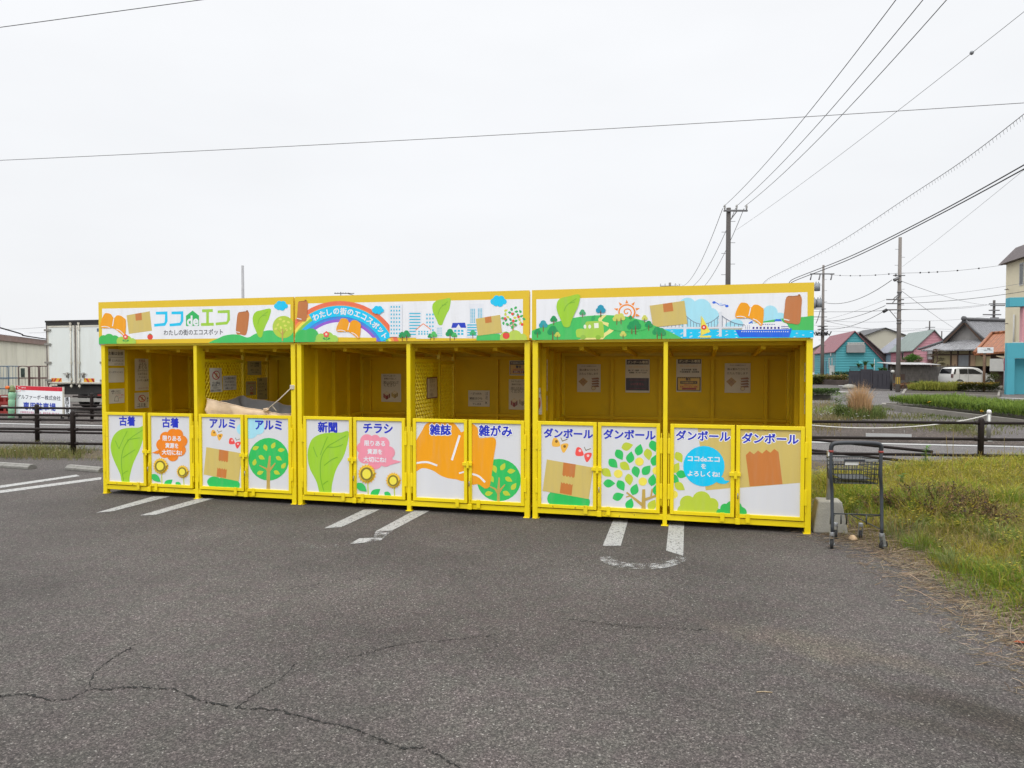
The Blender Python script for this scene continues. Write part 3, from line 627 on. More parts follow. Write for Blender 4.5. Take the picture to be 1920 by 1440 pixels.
        a.stroke([(1224, 164), (1246, 166), (1272, 182), (1300, 178), (1318, 190)], 5, (60, 110, 220), True); a.ell(1230, 163, 11, 8, (24, 100, 222), n=14); a.ell(1312, 186, 11, 8, (24, 100, 222), n=14); a.ell(1273, 174, 12, 9, (200, 214, 244), n=14)
        book(a, lambda u, v: (1364 + 182*u + 8*v, 168 + 150*v + 8*u))
        can(a, [(1694, 128), (1740, 122), (1788, 126), (1788, 200), (1778, 296), (1730, 298), (1678, 284), (1682, 200)])
def zig(p, q, n, amp):
    out = []
    for i in range(n+1):
        t = i/n; out.append((p[0] + (q[0]-p[0])*t, p[1] + (q[1]-p[1])*t + (amp if i % 2 else 0)))
    return out
def door_art(k, d, a):
    c = (k, d); KG = dict(bold=.034)
    if c == (0, 0):
        bigleaf(a, [(437, 186), (424, 290), (390, 400), (335, 520), (302, 640), (296, 700), (236, 700), (215, 620), (170, 520), (137, 430), (131, 350), (160, 268), (220, 218), (300, 202), (380, 200)], [[(280, 230), (240, 310), (205, 392)], [(420, 222), (330, 280), (278, 330), (236, 420), (228, 540), (246, 680)], [(398, 292), (340, 300), (280, 312)], [(172, 318), (190, 360), (206, 392)], [(352, 398), (300, 430), (240, 470)], [(286, 590), (262, 600), (245, 616)]], 6)
        a.text('古着', 278, 141, 145, BLUE, **KG)
    elif c == (0, 1) or c == (1, 1):
        if k == 0:
            a.puff([(690, 262, 52), (625, 290, 52), (596, 355, 56), (618, 420, 54), (690, 452, 52), (752, 402, 56), (768, 322, 54), (735, 262, 48), (680, 350, 108, 112)], (240, 132, 12)); a.poly([(503, 427), (560, 438), (580, 395)], (240, 132, 12))
            for t, y, wd in (('限りある', 298, 165), ('資源を', 362, 118), ('大切にね!', 424, 180)): a.text(t, 683, y, wd, WHT, .03)
            sunflower(a, 585, 546, 72, 726); sunflower(a, 783, 597, 58, 730)
            a.leaf(540, 655, 108, 58, 38, GRN); a.leaf(650, 698, 96, 58, -38, GRN); a.leaf(742, 712, 66, 40, 30, GRN); a.text('古着', 667, 156, 152, BLUE, **KG)
        else:
            a.puff([(575, 280, 54), (640, 270, 40), (700, 300, 52), (545, 335, 50), (560, 400, 56), (640, 445, 56), (720, 425, 56), (745, 370, 50), (640, 355, 110, 100)], (236, 146, 166)); a.poly([(760, 420), (846, 441), (760, 466)], (236, 146, 166))
            for t, y, wd in (('限りある', 298, 162), ('資源を', 362, 117), ('大切にね!', 424, 178)): a.text(t, 637, y, wd, WHT, .03)
            sunflower(a, 578, 536, 74, 716); sunflower(a, 785, 588, 62, 722)
            a.leaf(535, 642, 104, 58, 38, GRN); a.leaf(642, 684, 96, 58, -38, GRN); a.leaf(740, 700, 70, 42, 32, GRN); a.text('チラシ', 661, 181, 232, BLUE, **KG)
    elif c in ((0, 2), (2, 0)):
        if k == 0:
            a.ell(1310, 215, 46, 50, PALE); butterfly(a, 1088, 264, (238, 176, 60), (150, 110, 40)); butterfly(a, 1250, 336, (236, 72, 72), (240, 190, 190))
            a.puff([(1062, 690, 64, 50), (1150, 700, 90, 50), (1230, 715, 64, 46), (1145, 745, 150, 36)], GRN); carton(a, [(992, 376), (1312, 432), (1284, 684), (968, 622)], [(1108, 397), (1192, 412)] + zig((1186, 505), (1102, 490), 8, 12))
            a.poly(zig((1092, 558), (1178, 572), 8, 12) + [(1168, 656), (1084, 640)], TAPE); a.text('アルミ', 1136, 165, 232, BLUE, **KG)
        else:
            butterfly(a, 243, 252, (244, 182, 70), (130, 96, 40)); butterfly(a, 394, 312, (240, 82, 76), (244, 200, 200))
            a.puff([(205, 600, 48), (290, 600, 80, 46), (375, 622, 58, 44), (292, 648, 138, 32)], GRN); carton(a, [(155, 348), (453, 400), (425, 603), (128, 550)], [(262, 367), (341, 380)] + zig((333, 460), (255, 446), 8, 10))
            a.poly(zig((247, 492), (322, 506), 8, 9) + [(314, 578), (238, 564)], TAPE); a.text('ダンボール', 292, 181, 316, BLUE, **KG)
    elif c == (0, 3):
        a.ell(1400, 170, 112, 100, PALE); a.ell(1385, 240, 70, 60, PALE); a.ell(1460, 215, 52, 48, PALE)
        a.poly([(1532, 770), (1566, 770), (1562, 600), (1536, 600)], TRUNKC); a.ell(1553, 485, 182, 192, GRN)
        for x, y, t in ((1437, 384, -20), (1525, 382, 70), (1596, 360, -60), (1667, 402, -5), (1490, 470, 30), (1645, 478, 30), (1426, 512, -75), (1688, 542, -55), (1478, 606, -20), (1627, 606, 25)): a.leaf(x, y, 64, 38, t, LIME)
        a.poly([(1534, 680), (1536, 590), (1556, 455), (1572, 455), (1566, 600), (1566, 680)], TRUNKC); a.stroke([(1552, 600), (1530, 570), (1468, 540)], 22, TRUNKC, taper=8); a.stroke([(1556, 590), (1590, 550), (1614, 518)], 24, TRUNKC, taper=8)
        a.text('アルミ', 1551, 178, 242, BLUE, **KG)
    elif c == (1, 0):
        bigleaf(a, [(430, 205), (424, 290), (392, 400), (335, 500), (302, 620), (290, 705), (215, 705), (180, 600), (130, 500), (112, 420), (114, 345), (146, 265), (210, 226), (290, 214), (370, 213)], [[(268, 245), (240, 310), (210, 388)], [(412, 238), (320, 290), (262, 330), (216, 420), (212, 560), (240, 676)], [(388, 306), (330, 326), (262, 326)], [(155, 325), (170, 370), (186, 405)], [(345, 405), (300, 425), (240, 470)], [(272, 592), (250, 604), (232, 620)]], 6)
        a.text('新聞', 267, 171, 152, BLUE, **KG)
    elif c == (1, 2):
        a.curve([(940, 330), (1005, 200), (1046, 140), (1150, 112), (1245, 132), (1300, 190), (1312, 210), (1345, 196), (1360, 190), (1360, 560), (1262, 578), (1165, 556), (1085, 508), (1010, 492), (940, 512)], ORG)
        a.stroke([(1301, 235), (1240, 430)], 17, WHT); a.stroke([(960, 452), (1045, 445), (1126, 472)], 15, WHT, True); a.stroke([(1296, 532), (1340, 520)], 12, WHT)
        a.text('雑誌', 1150, 191, 166, BLUE, .034, outline=.075)
    elif c == (1, 3):
        a.ell(1608, 585, 172, 166, GRN); a.poly([(1592, 770), (1614, 770), (1616, 570), (1606, 560), (1596, 650)], TRUNKC)
        for x, y, t in ((1575, 500, 70), (1640, 480, -60), (1706, 515, -5), (1685, 580, 30), (1725, 635, -55), (1668, 690, 25), (1530, 690, -10), (1550, 575, 60)): a.leaf(x, y, 66, 38, t, LIME)
        a.stroke([(1604, 690), (1580, 655), (1530, 632)], 20, TRUNKC, taper=8); a.stroke([(1608, 680), (1630, 650), (1656, 620)], 20, TRUNKC, taper=8)
        a.curve([(1370, 172), (1440, 176), (1452, 250), (1500, 254), (1566, 252), (1586, 290), (1570, 400), (1545, 590), (1530, 640), (1498, 650), (1450, 618), (1370, 580)], ORG, 4)
        a.stroke([(1388, 535), (1450, 555), (1500, 602)], 15, WHT, True); a.text('雑がみ', 1581, 200, 262, BLUE, .034, outline=.075)
    elif c == (2, 1):
        for i, (x, y, t, cc) in enumerate(((672, 264, -15, 1), (748, 286, -75, 0), (840, 262, 70, 0), (622, 318, 60, 0), (692, 334, -80, 0), (806, 316, 80, 1), (850, 352, -70, 0), (582, 374, 45, 0), (658, 392, 35, 1), (728, 428, 75, 0), (796, 416, -50, 0), (540, 434, 40, 1), (684, 478, 80, 1), (834, 480, -80, 0), (556, 502, 0, 0), (632, 516, 60, 0), (720, 540, -70, 0), (614, 586, -20, 0), (688, 634, -70, 0), (832, 640, -60, 1), (862, 540, -80, 0))):
            a.leaf(x, y, 78, 54, t, LIME if cc else GRN)
        for x, y in ((750, 362), (614, 440), (772, 490), (862, 420)): a.ell(x, y, 28, 27, LEM, n=20)
        a.poly([(762, 690), (791, 690), (788, 540), (768, 540)], TRUNKC); a.stroke([(768, 640), (668, 560)], 20, TRUNKC, taper=10); a.stroke([(690, 582), (664, 590)], 8, TRUNKC); a.stroke([(786, 606), (870, 576)], 18, TRUNKC, taper=12); a.stroke([(824, 592), (833, 536)], 12, TRUNKC, taper=9)
        a.text('ダンボール', 685, 188, 336, BLUE, **KG)
    elif c == (2, 2):
        a.poly([(1122, 130), (1360, 130), (1360, 530), (1177, 547)], BOXT)
        for x, y, t, cc in ((1005, 334, 60, 1), (985, 402, -60, 1), (1024, 444, 10, 0), (976, 474, 40, 0), (1010, 522, 35, 1)): a.leaf(x, y, 78, 52, t, LIME if cc else GRN)
        a.ell(972, 574, 26, 26, LEM, n=18)
        a.puff([(1060, 630, 50), (1150, 610, 60, 58), (1215, 640, 44), (1030, 676, 36), (1235, 690, 36), (1130, 680, 130, 44)], (184, 204, 58)); a.puff([(1340, 650, 34), (1300, 662, 30), (1268, 690, 24), (1320, 695, 60, 34)], (52, 184, 84))
        a.ell(1165, 391, 133, 130, CYAN); a.curve([(1240, 470), (1285, 462), (1300, 482), (1329, 486), (1300, 505), (1255, 498)], CYAN)
        for t, y, wd in (('ココdeエコ', 346, 205), ('を', 392, 32), ('よろしくね!', 441, 206)): a.text(t, 1163, y, wd, WHT, .03)
        a.text('ダンボール', 1158, 196, 350, BLUE, .034, outline=.075)
    elif c == (2, 3):
        a.poly([(1380, 130), (1800, 130), (1800, 497), (1380, 532)], BOXT); a.poly([(1410, 130), (1616, 130)] + zig((1610, 166), (1412, 160), 8, -9), TAPE)
        a.poly(zig((1434, 320), (1645, 300), 8, -22) + [(1671, 507), (1460, 522)], TAPE)
        a.puff([(1392, 680, 34), (1405, 690, 36), (1375, 655, 34)], (52, 184, 84)); a.text('ダンボール', 1590, 214, 366, BLUE, .034, outline=.075)

def lattice(b, x, y0, y1, z0, z1, py=.050, pz=.082, th=.0052):
    """expanded-metal sheet standing across the shelter at x: slanted strands that meet in diamonds"""
    ny = int((y1-y0)/py); nz_ = int((z1-z0)/pz); py = (y1-y0)/ny; pz = (z1-z0)/nz_
    for i in range(ny):
        for j in range(nz_):
            ya = y0 + i*py; za = z0 + j*pz; ym, zm = ya + py/2, za + pz/2
            for (p, q) in (((ya, zm), (ym, za)), ((ym, za), (ya+py, zm)), ((ya, zm), (ym, za+pz)), ((ym, za+pz), (ya+py, zm))):
                b.bar((x, p[0], p[1]), (x, q[0], q[1]), th*1.5, th, (1, 0, 0))
CR = ((180, 540, 4.8), (550, 530, 4.1739), (980, 520, 3.4286)); CD = ((180, 760, 4.8), (550, 760, 4.1739), (980, 760, 3.4286))
SHELTER_LABELS = ("left yellow shelter with cyan and green sign lettering and a tarpaulin in its right bay", "middle yellow shelter with a rainbow and city skyline on its sign", "right yellow shelter with a hill, bridge and ship on its sign")
SHELTERS = []
for k in range(3):
    W = WID[k]; base = grid(S0[k], 0, 0)
    sh = thing('recycling_shelter', SHELTER_LABELS[k], 'recycling shelter', base, ANG, 'yellow recycling shelters in a row'); SHELTERS.append(sh)
    PW = .056; MX = 1.36 if k < 2 else 1.345
    b = MB()                                    # frame of square tube
    ft = []
    for x in (0, W-PW):
        b.box(x, x+PW, 0, PW, 0.008, 1.842); b.box(x, x+PW, DEP-PW, DEP, 0.008, 1.79)
        b.box(x-.012 if x else 0, x+PW+(.012 if not x else 0), -.012, PW+.01, 0, .008)
    mp_ = .046 if k < 2 else .042
    b.box(MX-mp_/2, MX+mp_/2, .001, mp_, .008, 1.821); b.box(MX-.036, MX+.036, -.014, .06, 0, .008)
    for x0, x1 in ((PW, MX-mp_/2), (MX+mp_/2, W-PW)): b.box(x0, x1, .004, .05, .058, .112)
    b.box(PW, W-PW, .003, .052, 1.822, 1.846); b.box(PW, W-PW, DEP-.052, DEP-.004, .06, .11); b.box(PW, W-PW, DEP-.05, DEP-.006, 1.70, 1.75)
    for x in (.004, W-.05): b.box(x, x+.046, PW, DEP-PW, .06, .11); b.box(x, x+.046, PW, DEP-PW, .93, .965)
    b.build('frame', YEL, sh, bevel=.003)
    b = MB(); b.box(.05, W-.05, .054, DEP-.054, .1125, .118); b.build('unseen_floor', YIN, sh)  # unseen floor, added to block light and keep the ground beneath dark
    b = MB()                                    # roof sheet and the beams under it
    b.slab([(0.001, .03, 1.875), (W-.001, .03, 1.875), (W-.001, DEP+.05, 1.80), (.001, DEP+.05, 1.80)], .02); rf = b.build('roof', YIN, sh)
    b = MB()
    for y, z in ((.20, 1.785), (.55, 1.768), (.92, 1.752), (1.26, 1.738)): b.box(.058, W-.058, y, y+.045, z, 1.853 - y*.047)
    for x in (.45, .9, 1.345 - .025, 1.8, 2.25):
        b.bar((x+.02, .246, 1.768), (x+.02, DEP-.06, 1.705), .04, .035)
    b.build('roof_beam', YIN, rf, bevel=.003)
    b = MB(); b.box(.02, W-.02, DEP-.028, DEP-.022, .02, 1.80); bw = b.build('back_wall', YIN, sh)  # lowest strip added to stop light from behind reaching the ground underneath
    b = MB()
    for x in [FP(px, 700, DEP-.05)[0] - S0[k] - .02 for px in ((519, 425, 330), (932, 694, 640, 780), (1148, 1238, 1336, 1436))[k]]: b.box(x, x+.04, DEP-.068, DEP-.028, .118, 1.70)
    b.box(.058, W-.058, DEP-.072, DEP-.028, .935, .97); b.box(.058, W-.058, DEP-.072, DEP-.028, 1.66, 1.70); b.build('wall_stiffener', YIN, bw, bevel=.002)
    for sgn, x in ((1, .016), (-1, W-.022)):
        b = MB(); b.box(x, x+.006, PW, DEP-.03, .05, 1.85); sw = b.build('side_wall', YIN, sh)  # bottom edge also lowered to deepen the shade under the shelter
        b = MB()
        for y in (.34, .74, 1.12):
            xa, xb = (x+.006, x+.05) if sgn > 0 else (x-.044, x); b.box(xa, xb, y, y+.05, .118, 1.80 - y*.06)
        b.build('wall_stiffener', YIN, sw, bevel=.002)
    # divider between the two bays
    if k < 2:
        b = MB()
        DY = SP((456, 823)[k], 700, S0[k] + MX)[0] - .018
        for y in (.115, DY, 1.42): b.box(MX-.018, MX+.018, y, y+.036, .12, 1.76)
        b.box(MX-.0165, MX+.0165, .151, DY, 1.62, 1.66); b.box(MX-.0165, MX+.0165, DY+.036, 1.42, 1.60, 1.64)
        b.box(MX-.0165, MX+.0165, .151, DY, .90, .93); b.box(MX-.0165, MX+.0165, DY+.036, 1.42, .90, .93)
        b.box(MX-.02, MX+.02, mp_, .113, .112, 1.80)
        b.box(MX-.003, MX+.003, .151, 1.42, .12, .90)
        dv = b.build('divider', YEL, sh, bevel=.002)
        b = MB(); lattice(b, MX, .151, DY, .93, 1.62); b.build('metal_mesh', YEL, dv); b = MB(); lattice(b, MX, DY+.036, 1.42, .93, 1.60); b.build('metal_mesh', YEL, dv)
        if k == 1: b = MB(); b.box(MX-.004, MX-.002, DY-.18, DY, .931, 1.62); b.build('sheet_cover', YIN, dv)
    # sign board across the top
    a = Art((-.0, W, 1.849, 2.36), viewer(k, *CR[k])); sign_art(k, a)
    b = MB(); ms = [SIGNY]; b.box(0, W, -.028, 0, 1.849, 2.36); a.into(b, lambda u, z, t: (u, -.028 - t, z), ms)
    sg = b.build('sign_board', ms, sh)
    b = MB()
    for x in (.0, W-.03): b.box(x, x+.03, .002, .032, 1.905, 2.35)
    b.box(.03, W-.03, .004, .03, 2.32, 2.35); b.build('board_frame', YEL, sg)
    # four half-height doors
    for d in range(4):
        x0, x1 = DOORX[k][2*d:2*d+2]; z0, z1 = .122, 1.014; t = .036
        dr = thing('door', None, None, (0, 0, 0)); dr.parent = sh
        del_lab = None
        b = MB()
        b.box(x0, x0+t, -.012, .022, z0, z1); b.box(x1-t, x1, -.012, .022, z0, z1); b.box(x0+t, x1-t, -.0115, .0215, z1-t, z1); b.box(x0+t, x1-t, -.0115, .0215, z0, z0+t)
        fr = b.build('door_frame', YEL, dr, bevel=.003)
        a = Art((x0+t+.001, x1-t-.001, z0+t+.001, z1-t-.001), viewer(k, *CD[k])); door_art(k, d, a)
        b = MB(); ms = [PANEL]; b.box(x0+t, x1-t, .004, .010, z0+t, z1-t); a.into(b, lambda u, z, q: (u, .004 - q, z), ms); b.build('door_panel', ms, dr)
        out = -1 if d % 2 == 0 else 1; xe = x0 if out < 0 else x1
        b = MB()                                # hinge straps towards the post, and the long pivot bar
        for za in (.27, .72): b.box(min(xe, xe+out*.024), max(xe, xe+out*.024), -.016, -.002, za, za+.15)
        b.box(min(xe+out*.008, xe+out*.018), max(xe+out*.008, xe+out*.018), -.010, .004, .20, .92)
        b.build('hinge', YEL, dr, bevel=.002)
        xi = x1 if out < 0 else x0
        b = MB(); b.box(xi+out*.11-.02, xi+out*.11+.02, -.020, -.012, .078, .165); b.build('stop_tab', YEL, dr, bevel=.002)
        if d % 2 == 0:
            xm = (x1 + DOORX[k][2*d+2])/2
            b = MB(); b.box(xm-.055, xm+.05, -.028, -.0125, .525, .56); b.box(xm-.012, xm+.016, -.034, -.028, .50, .575); b.build('latch', YEL, dr, bevel=.002)
        else:
            b = MB(); b.box(x0+.004, x0+.030, -.020, -.0125, .16, .40); b.tube([(x0+.017, -.024, .06), (x0+.017, -.024, .42)], .006, 6); b.box(x0-.005, x0+.04, -.03, -.0125, .062, .12)
            b.build('drop_bolt', YEL, dr, bevel=.001)
            b = MB(); b.tube([(x0+.017, -.027, .36), (x0+.017, -.042, .36), (x0+.017, -.042, .31)], .005, 6); b.build('bolt_handle', STEEL, dr)
# ------------------------------------------------------------------ paper notices taped inside the shelters
PAPER = mat("paper", (.62, .60, .53), .8, .04, 5); CARD = mat("orange_board", (.78, .45, .05), .7, .05, 5)
BLK = (34, 32, 30); REDI = (190, 50, 50); BRN = (140, 96, 70)
NG = 'paper notices taped inside the shelters'
def notice(plane, box, label, draw, tilt=0.0, curl=0.0, base=PAPER, face=1):
    """plane 's': on a wall across the shelters at s, seen from face (+1 looks right, -1 looks left); 'y': on the back wall at depth y. box: its extent in the photograph"""
    pos = ((box[0]+box[2])/2, (box[1]+box[3])/2)
    if plane[0] == 's': wd = abs(SP(box[2], pos[1], plane[1])[0] - SP(box[0], pos[1], plane[1])[0]); ht = SP(pos[0], box[1], plane[1])[1] - SP(pos[0], box[3], plane[1])[1]
    else: wd = FP(box[2], pos[1], plane[1])[0] - FP(box[0], pos[1], plane[1])[0]; ht = FP(pos[0], box[1], plane[1])[1] - FP(pos[0], box[3], plane[1])[1]
    if plane[0] == 's':
        y, z = SP(pos[0], pos[1], plane[1]); P = A0 + DV*plane[1] + NV*y; U = -NV*face if face > 0 else NV; Nn = DV*face
        U = NV if face > 0 else -NV
    else:
        s, z = FP(pos[0], pos[1], plane[1]); P = A0 + DV*s + NV*plane[1]; U = DV; Nn = -NV
    P = Vector((P.x, P.y, z)); rz = atan2(U.y, U.x)
    o = MB(); ms = [base]; n = 6                  # a sheet of paper, very slightly curled, with its writing on it
    def fn(u, v, t): return (u, -(.002 + curl*(1 + sin(u/wd*5 + v/ht*3)) + t), v)
    for i in range(n):
        for j in range(n):
            q = [(-wd/2 + wd*a/n, -ht/2 + ht*c/n) for a, c in ((i, j), (i+1, j), (i+1, j+1), (i, j+1))]; o.add([fn(u, v, 0) for u, v in q], [(0, 1, 2, 3)])
    a = Art((-wd/2, wd/2, -ht/2, ht/2), lambda x, y: ((x-.5)*wd, (.5-y)*ht), step=.0007); a.step = .0009; draw(a)
    a.into(o, lambda u, v, t: fn(u, v, t + .0006), ms)
    ob = o.build('notice', ms, None, P, rz); ob.rotation_euler.y = tilt
    return tag(ob, label, 'notice', NG)
def lines(a, rows, c=BLK, bold=.012):
    for t, x, y, wd in rows: a.text(t, x, y, wd, c, bold)
def nosign(a, cx, cy, r, asp=1.0):
    R2 = (176, 40, 46)
    a.ell(cx, cy, r, r*asp, R2); a.ell(cx, cy, r*.8, r*asp*.8, (220, 214, 200)); a.poly([(cx - r*.2, cy - r*asp*.55), (cx + r*.25, cy - r*asp*.5), (cx + r*.3, cy + r*asp*.55), (cx - r*.25, cy + r*asp*.55)], (190, 170, 120))
    a.poly([(cx - r*.66, cy - r*asp*.5), (cx - r*.5, cy - r*asp*.66), (cx + r*.66, cy + r*asp*.5), (cx + r*.5, cy + r*asp*.66)], R2)
def bundle(a, cx, cy, w, c):
    h = w*.6
    a.poly([(cx-w/2, cy-h*.3), (cx, cy-h*.7), (cx+w/2, cy-h*.3), (cx, cy+h*.1)], (200, 190, 160)); a.poly([(cx-w/2, cy-h*.3), (cx, cy+h*.1), (cx, cy+h*.8), (cx-w/2, cy+h*.4)], c); a.poly([(cx+w/2, cy-h*.3), (cx, cy+h*.1), (cx, cy+h*.8), (cx+w/2, cy+h*.4)], tuple(int(v*.8) for v in c))
    a.stroke([(cx-w*.25, cy-h*.5), (cx+w*.25, cy-h*.1), (cx+w*.25, cy+h*.6)], .012, (230, 222, 200)); a.stroke([(cx+w*.25, cy-h*.5), (cx-w*.25, cy-h*.1), (cx-w*.25, cy+h*.6)], .012, (230, 222, 200))
SL = S0[0] + .0225
def n1(a):
    lines(a, [('古着は全部', .5, .26, .84)]); a.stroke([(.06, .49), (.94, .50)], .016, BLK); lines(a, [('袋', .16, .66, .14), ('に入れること', .62, .70, .62), ('入れていないもの', .66, .90, .5)])
def n2(a): lines(a, [('ビーズクッション', .5, .28, .86)])
def n3(a):
    lines(a, [('※袋に入れて', .45, .16, .6), ('出してください', .5, .30, .6)]); lines(a, [('シーツ・毛布', .68, .44, .5), ('カバー', .78, .62, .26)], REDI)
    a.stroke([(.4, .56), (.34, .84), (.62, .86), (.58, .62)], .02, BLK); a.stroke([(.4, .56), (.5, .5), (.6, .58)], .02, BLK)
notice(('s', SL), (199.5, 654.5, 233.5, 685.5), 'top notice on the left end wall, two large handwritten lines with a rule between', n1)
notice(('s', SL), (203, 690, 232.5, 717), 'nearly blank notice with one handwritten line on the left end wall', n2)
notice(('s', SL), (204, 729, 233, 756), 'small white notice with a bag sketch and red words on the left end wall', n3)
def n4(a):
    lines(a, [('不用品', .42, .07, .4)], (150, 90, 80)); lines(a, [(t, .46, .16 + i*.105, wd) for i, (t, wd) in enumerate((('ふとん', .46), ('まくら', .5), ('カーペット', .6), ('じゅうたん', .54), ('クッション', .48), ('カーテン(金具)', .74)))], (70, 60, 40)); lines(a, [('入れないでください', .5, .93, .7)], (170, 100, 80))
notice(('s', SL), (253, 672.6, 284, 732), 'tall yellowed notice with a handwritten list on the left end wall', n4)
def n5(a): nosign(a, .44, .38, .22, 1.05); lines(a, [('ゴミを', .42, .78, .5), ('すてないでください', .42, .90, .62)]); lines(a, [('禁', .78, .4, .1), ('止', .78, .54, .1), ('監', .92, .16, .07), ('視', .92, .27, .07), ('中', .92, .38, .07)])
notice(('s', SL), (252.5, 736, 283, 765), 'notice with a red no-entry ring below the tall list, left end wall', n5)
M0 = S0[0] + 1.36 + .026
def n6(a): nosign(a, .5, .30, .30, .62); lines(a, [('ゴミ袋は', .5, .62, .6), ('持ち帰って', .5, .72, .66), ('ください', .5, .82, .5), ('監視カメラ作動中', .5, .93, .8)])
notice(('s', M0), (393, 690, 415, 735), 'curling white notice with a red prohibition ring hung on the yellow mesh', n6, curl=.006)
def n7(a): lines(a, [('この袋の中に', .5, .18, .8), ('アルミ缶だけ', .48, .42, .7), ('入れてください', .52, .66, .86), ('お願いします', .46, .88, .6)])
notice(('s', M0), (418, 704.5, 443, 731), 'square white notice of four handwritten lines hung on the yellow mesh', n7)
OLDP = mat('yellowed_paper', (.52, .47, .24), .8, .08, 5)
def n8(a): lines(a, [('アルミ缶専用', .5, .17, .62), ('スチール缶不可', .5, .35, .62)], BLK, .02); lines(a, [('飲料缶・ビール缶', .5, .64, .56), ('つぶして出す', .5, .80, .44)], BLK, .012)
notice(('s', M0), (464, 677, 490, 703), 'yellowed printed notice hung high on the far half of the mesh above the tarpaulin', n8, base=OLDP)
def n9(a): lines(a, [('缶以外入れないで', .55, .14, .8)], REDI, .02); nosign(a, .55, .52, .17); lines(a, [('禁', .1, .3, .07), ('止', .1, .5, .07)]); lines(a, [('警告', .55, .86, .3)], REDI, .02)
notice(('s', M0), (461, 715, 480, 741), 'faded notice with a red ring on the far mesh just above the tarpaulin lining', n9, base=OLDP)
def n10(a): lines(a, [('注意', .3, .1, .3), ('スプレー缶', .4, .28, .54), ('カセットボンベ', .42, .42, .6), ('は入れないで', .4, .60, .54), ('ください', .36, .74, .44), ('ビン', .84, .3, .14), ('鉄', .84, .56, .12), ('×', .84, .8, .1)], (60, 56, 30))
notice(('s', M0), (482, 708, 501, 749), 'long faded notice of handwritten words just right of the red-ring one', n10, base=OLDP)
def n11(a): lines(a, [('ひもでしばって', .42, .07, .6), ('新聞だけ出して', .46, .17, .62), ('袋に入れないで', .5, .29, .76), ('ください', .44, .40, .6)], (56, 48, 30)); a.stroke([(.1, .34), (.86, .34)], .012, (90, 80, 50)); bundle(a, .28, .76, .34, (150, 70, 70)); bundle(a, .68, .72, .32, (170, 150, 90))
notice(('y', DEP-.034), (715, 701, 752, 753.5), 'notice with two drawn paper bundles on the back wall beside the middle post', n11)
M1 = S0[1] + 1.36 + .026
def n12(a): a.poly([(0, 0), (1, 0), (1, 1), (0, 1)], (112, 52, 30)); a.poly([(.06, .06), (.94, .06), (.94, .95), (.06, .95)], (196, 186, 160)); lines(a, [('監視中', .5, .18, .5), ('きまりを', .5, .40, .5), ('守って', .5, .62, .4), ('お願い', .44, .82, .4)], (120, 104, 84), .0)
notice(('s', M1), (800, 707, 820, 747), 'brown-framed notice hung on the mesh in the middle shelter', n12)
def n13(a): lines(a, [('・ざつがみ', .38, .2, .5), ('雑誌はひも', .36, .5, .6), ('でしばる', .4, .84, .4), ('ゴ', .86, .2, .12), ('ミ', .86, .46, .12), ('×', .84, .76, .1)]); a.stroke([(.06, .66), (.7, .68)], .014, BLK)
notice(('y', DEP-.034), (878, 732, 918, 762), 'wide white notice in marker on the back wall left of a stiffener', n13)
def n14(a): a.poly([(.03, .05), (.97, .05), (.97, .93), (.03, .93)], (66, 56, 50)); a.poly([(.06, .28), (.94, .28), (.94, .9), (.06, .9)], (206, 170, 80)); lines(a, [('不法投棄は犯罪です', .5, .16, .84)], (200, 190, 160), .025); lines(a, [('警告', .5, .42, .3)], BLK, .03); lines(a, [('監視カメラ作動中', .5, .60, .6)], REDI, .02); a.poly([(.2, .68), (.8, .68), (.8, .84), (.2, .84)], (110, 40, 40)); lines(a, [('通報します', .5, .76, .5)], (220, 200, 170), .02)
notice(('y', DEP-.034), (955, 676, 990, 704), 'dark-bordered warning notice high on the back wall of the middle shelter', n14)
def n15(a): lines(a, [('ひもでしばって', .42, .07, .6), ('雑誌だけ出して', .46, .17, .62), ('袋に入れないで', .5, .29, .76), ('ください', .44, .40, .6)], (56, 48, 30)); a.stroke([(.1, .34), (.86, .34)], .012, (90, 80, 50)); bundle(a, .28, .76, .34, (150, 70, 70)); bundle(a, .70, .72, .32, (150, 140, 110))
notice(('y', DEP-.034), (954, 711, 990.5, 768), 'notice with two drawn bundles under the dark-bordered warning', n15)
SR = S0[2] + .024
def n16(a): lines(a, [('段', .5, .15, .4), ('ボ', .5, .36, .4), ('ー', .5, .56, .3), ('ル', .5, .78, .4)])
notice(('s', SR), (1005.5, 671, 1010.5, 722), 'upper white notice just inside the left post of the right shelter', n16)
def n17(a): nosign(a, .4, .6, .3, .8); lines(a, [('ゴミすて禁止', .5, .2, .7)])
notice(('s', SR), (1005.2, 727, 1012.5, 778), 'lower notice with a red ring and bulging edge by the right shelter left post', n17, curl=.01)
notice(('s', SR), (1021, 674, 1026.5, 734), 'narrow-looking notice on the second left side panel of the right shelter', lambda a: lines(a, [('はこは', .5, .15, .6), ('つぶして', .5, .35, .7), ('ひもで', .5, .55, .6), ('しばる', .5, .75, .6)]))
notice(('s', SR), (1021, 742, 1026, 770), 'short notice below another on the second left side panel', lambda a: lines(a, [('持込', .5, .3, .6), ('禁止', .5, .7, .6)]))
def n18(a): lines(a, [('ダンボールは箱をたたんで', .5, .07, .62), ('箱は重ねてひもで', .5, .20, .8), ('たたんで出します', .5, .34, .8)], (70, 60, 34)); a.poly([(.06, .62), (.26, .48), (.46, .62), (.26, .80)], (170, 140, 90)); a.stroke([(.16, .55), (.36, .71)], .015, BRN); a.stroke([(.36, .55), (.16, .71)], .015, BRN); [a.stroke([(.62, .50 + i*.09), (.9, .48 + i*.09), (.94, .53 + i*.09), (.66, .56 + i*.09), (.62, .50 + i*.09)], .014, BRN) for i in range(4)]; a.ell(.70, .86, .09, .07, BRN); a.ell(.70, .86, .075, .055, (200, 190, 150))
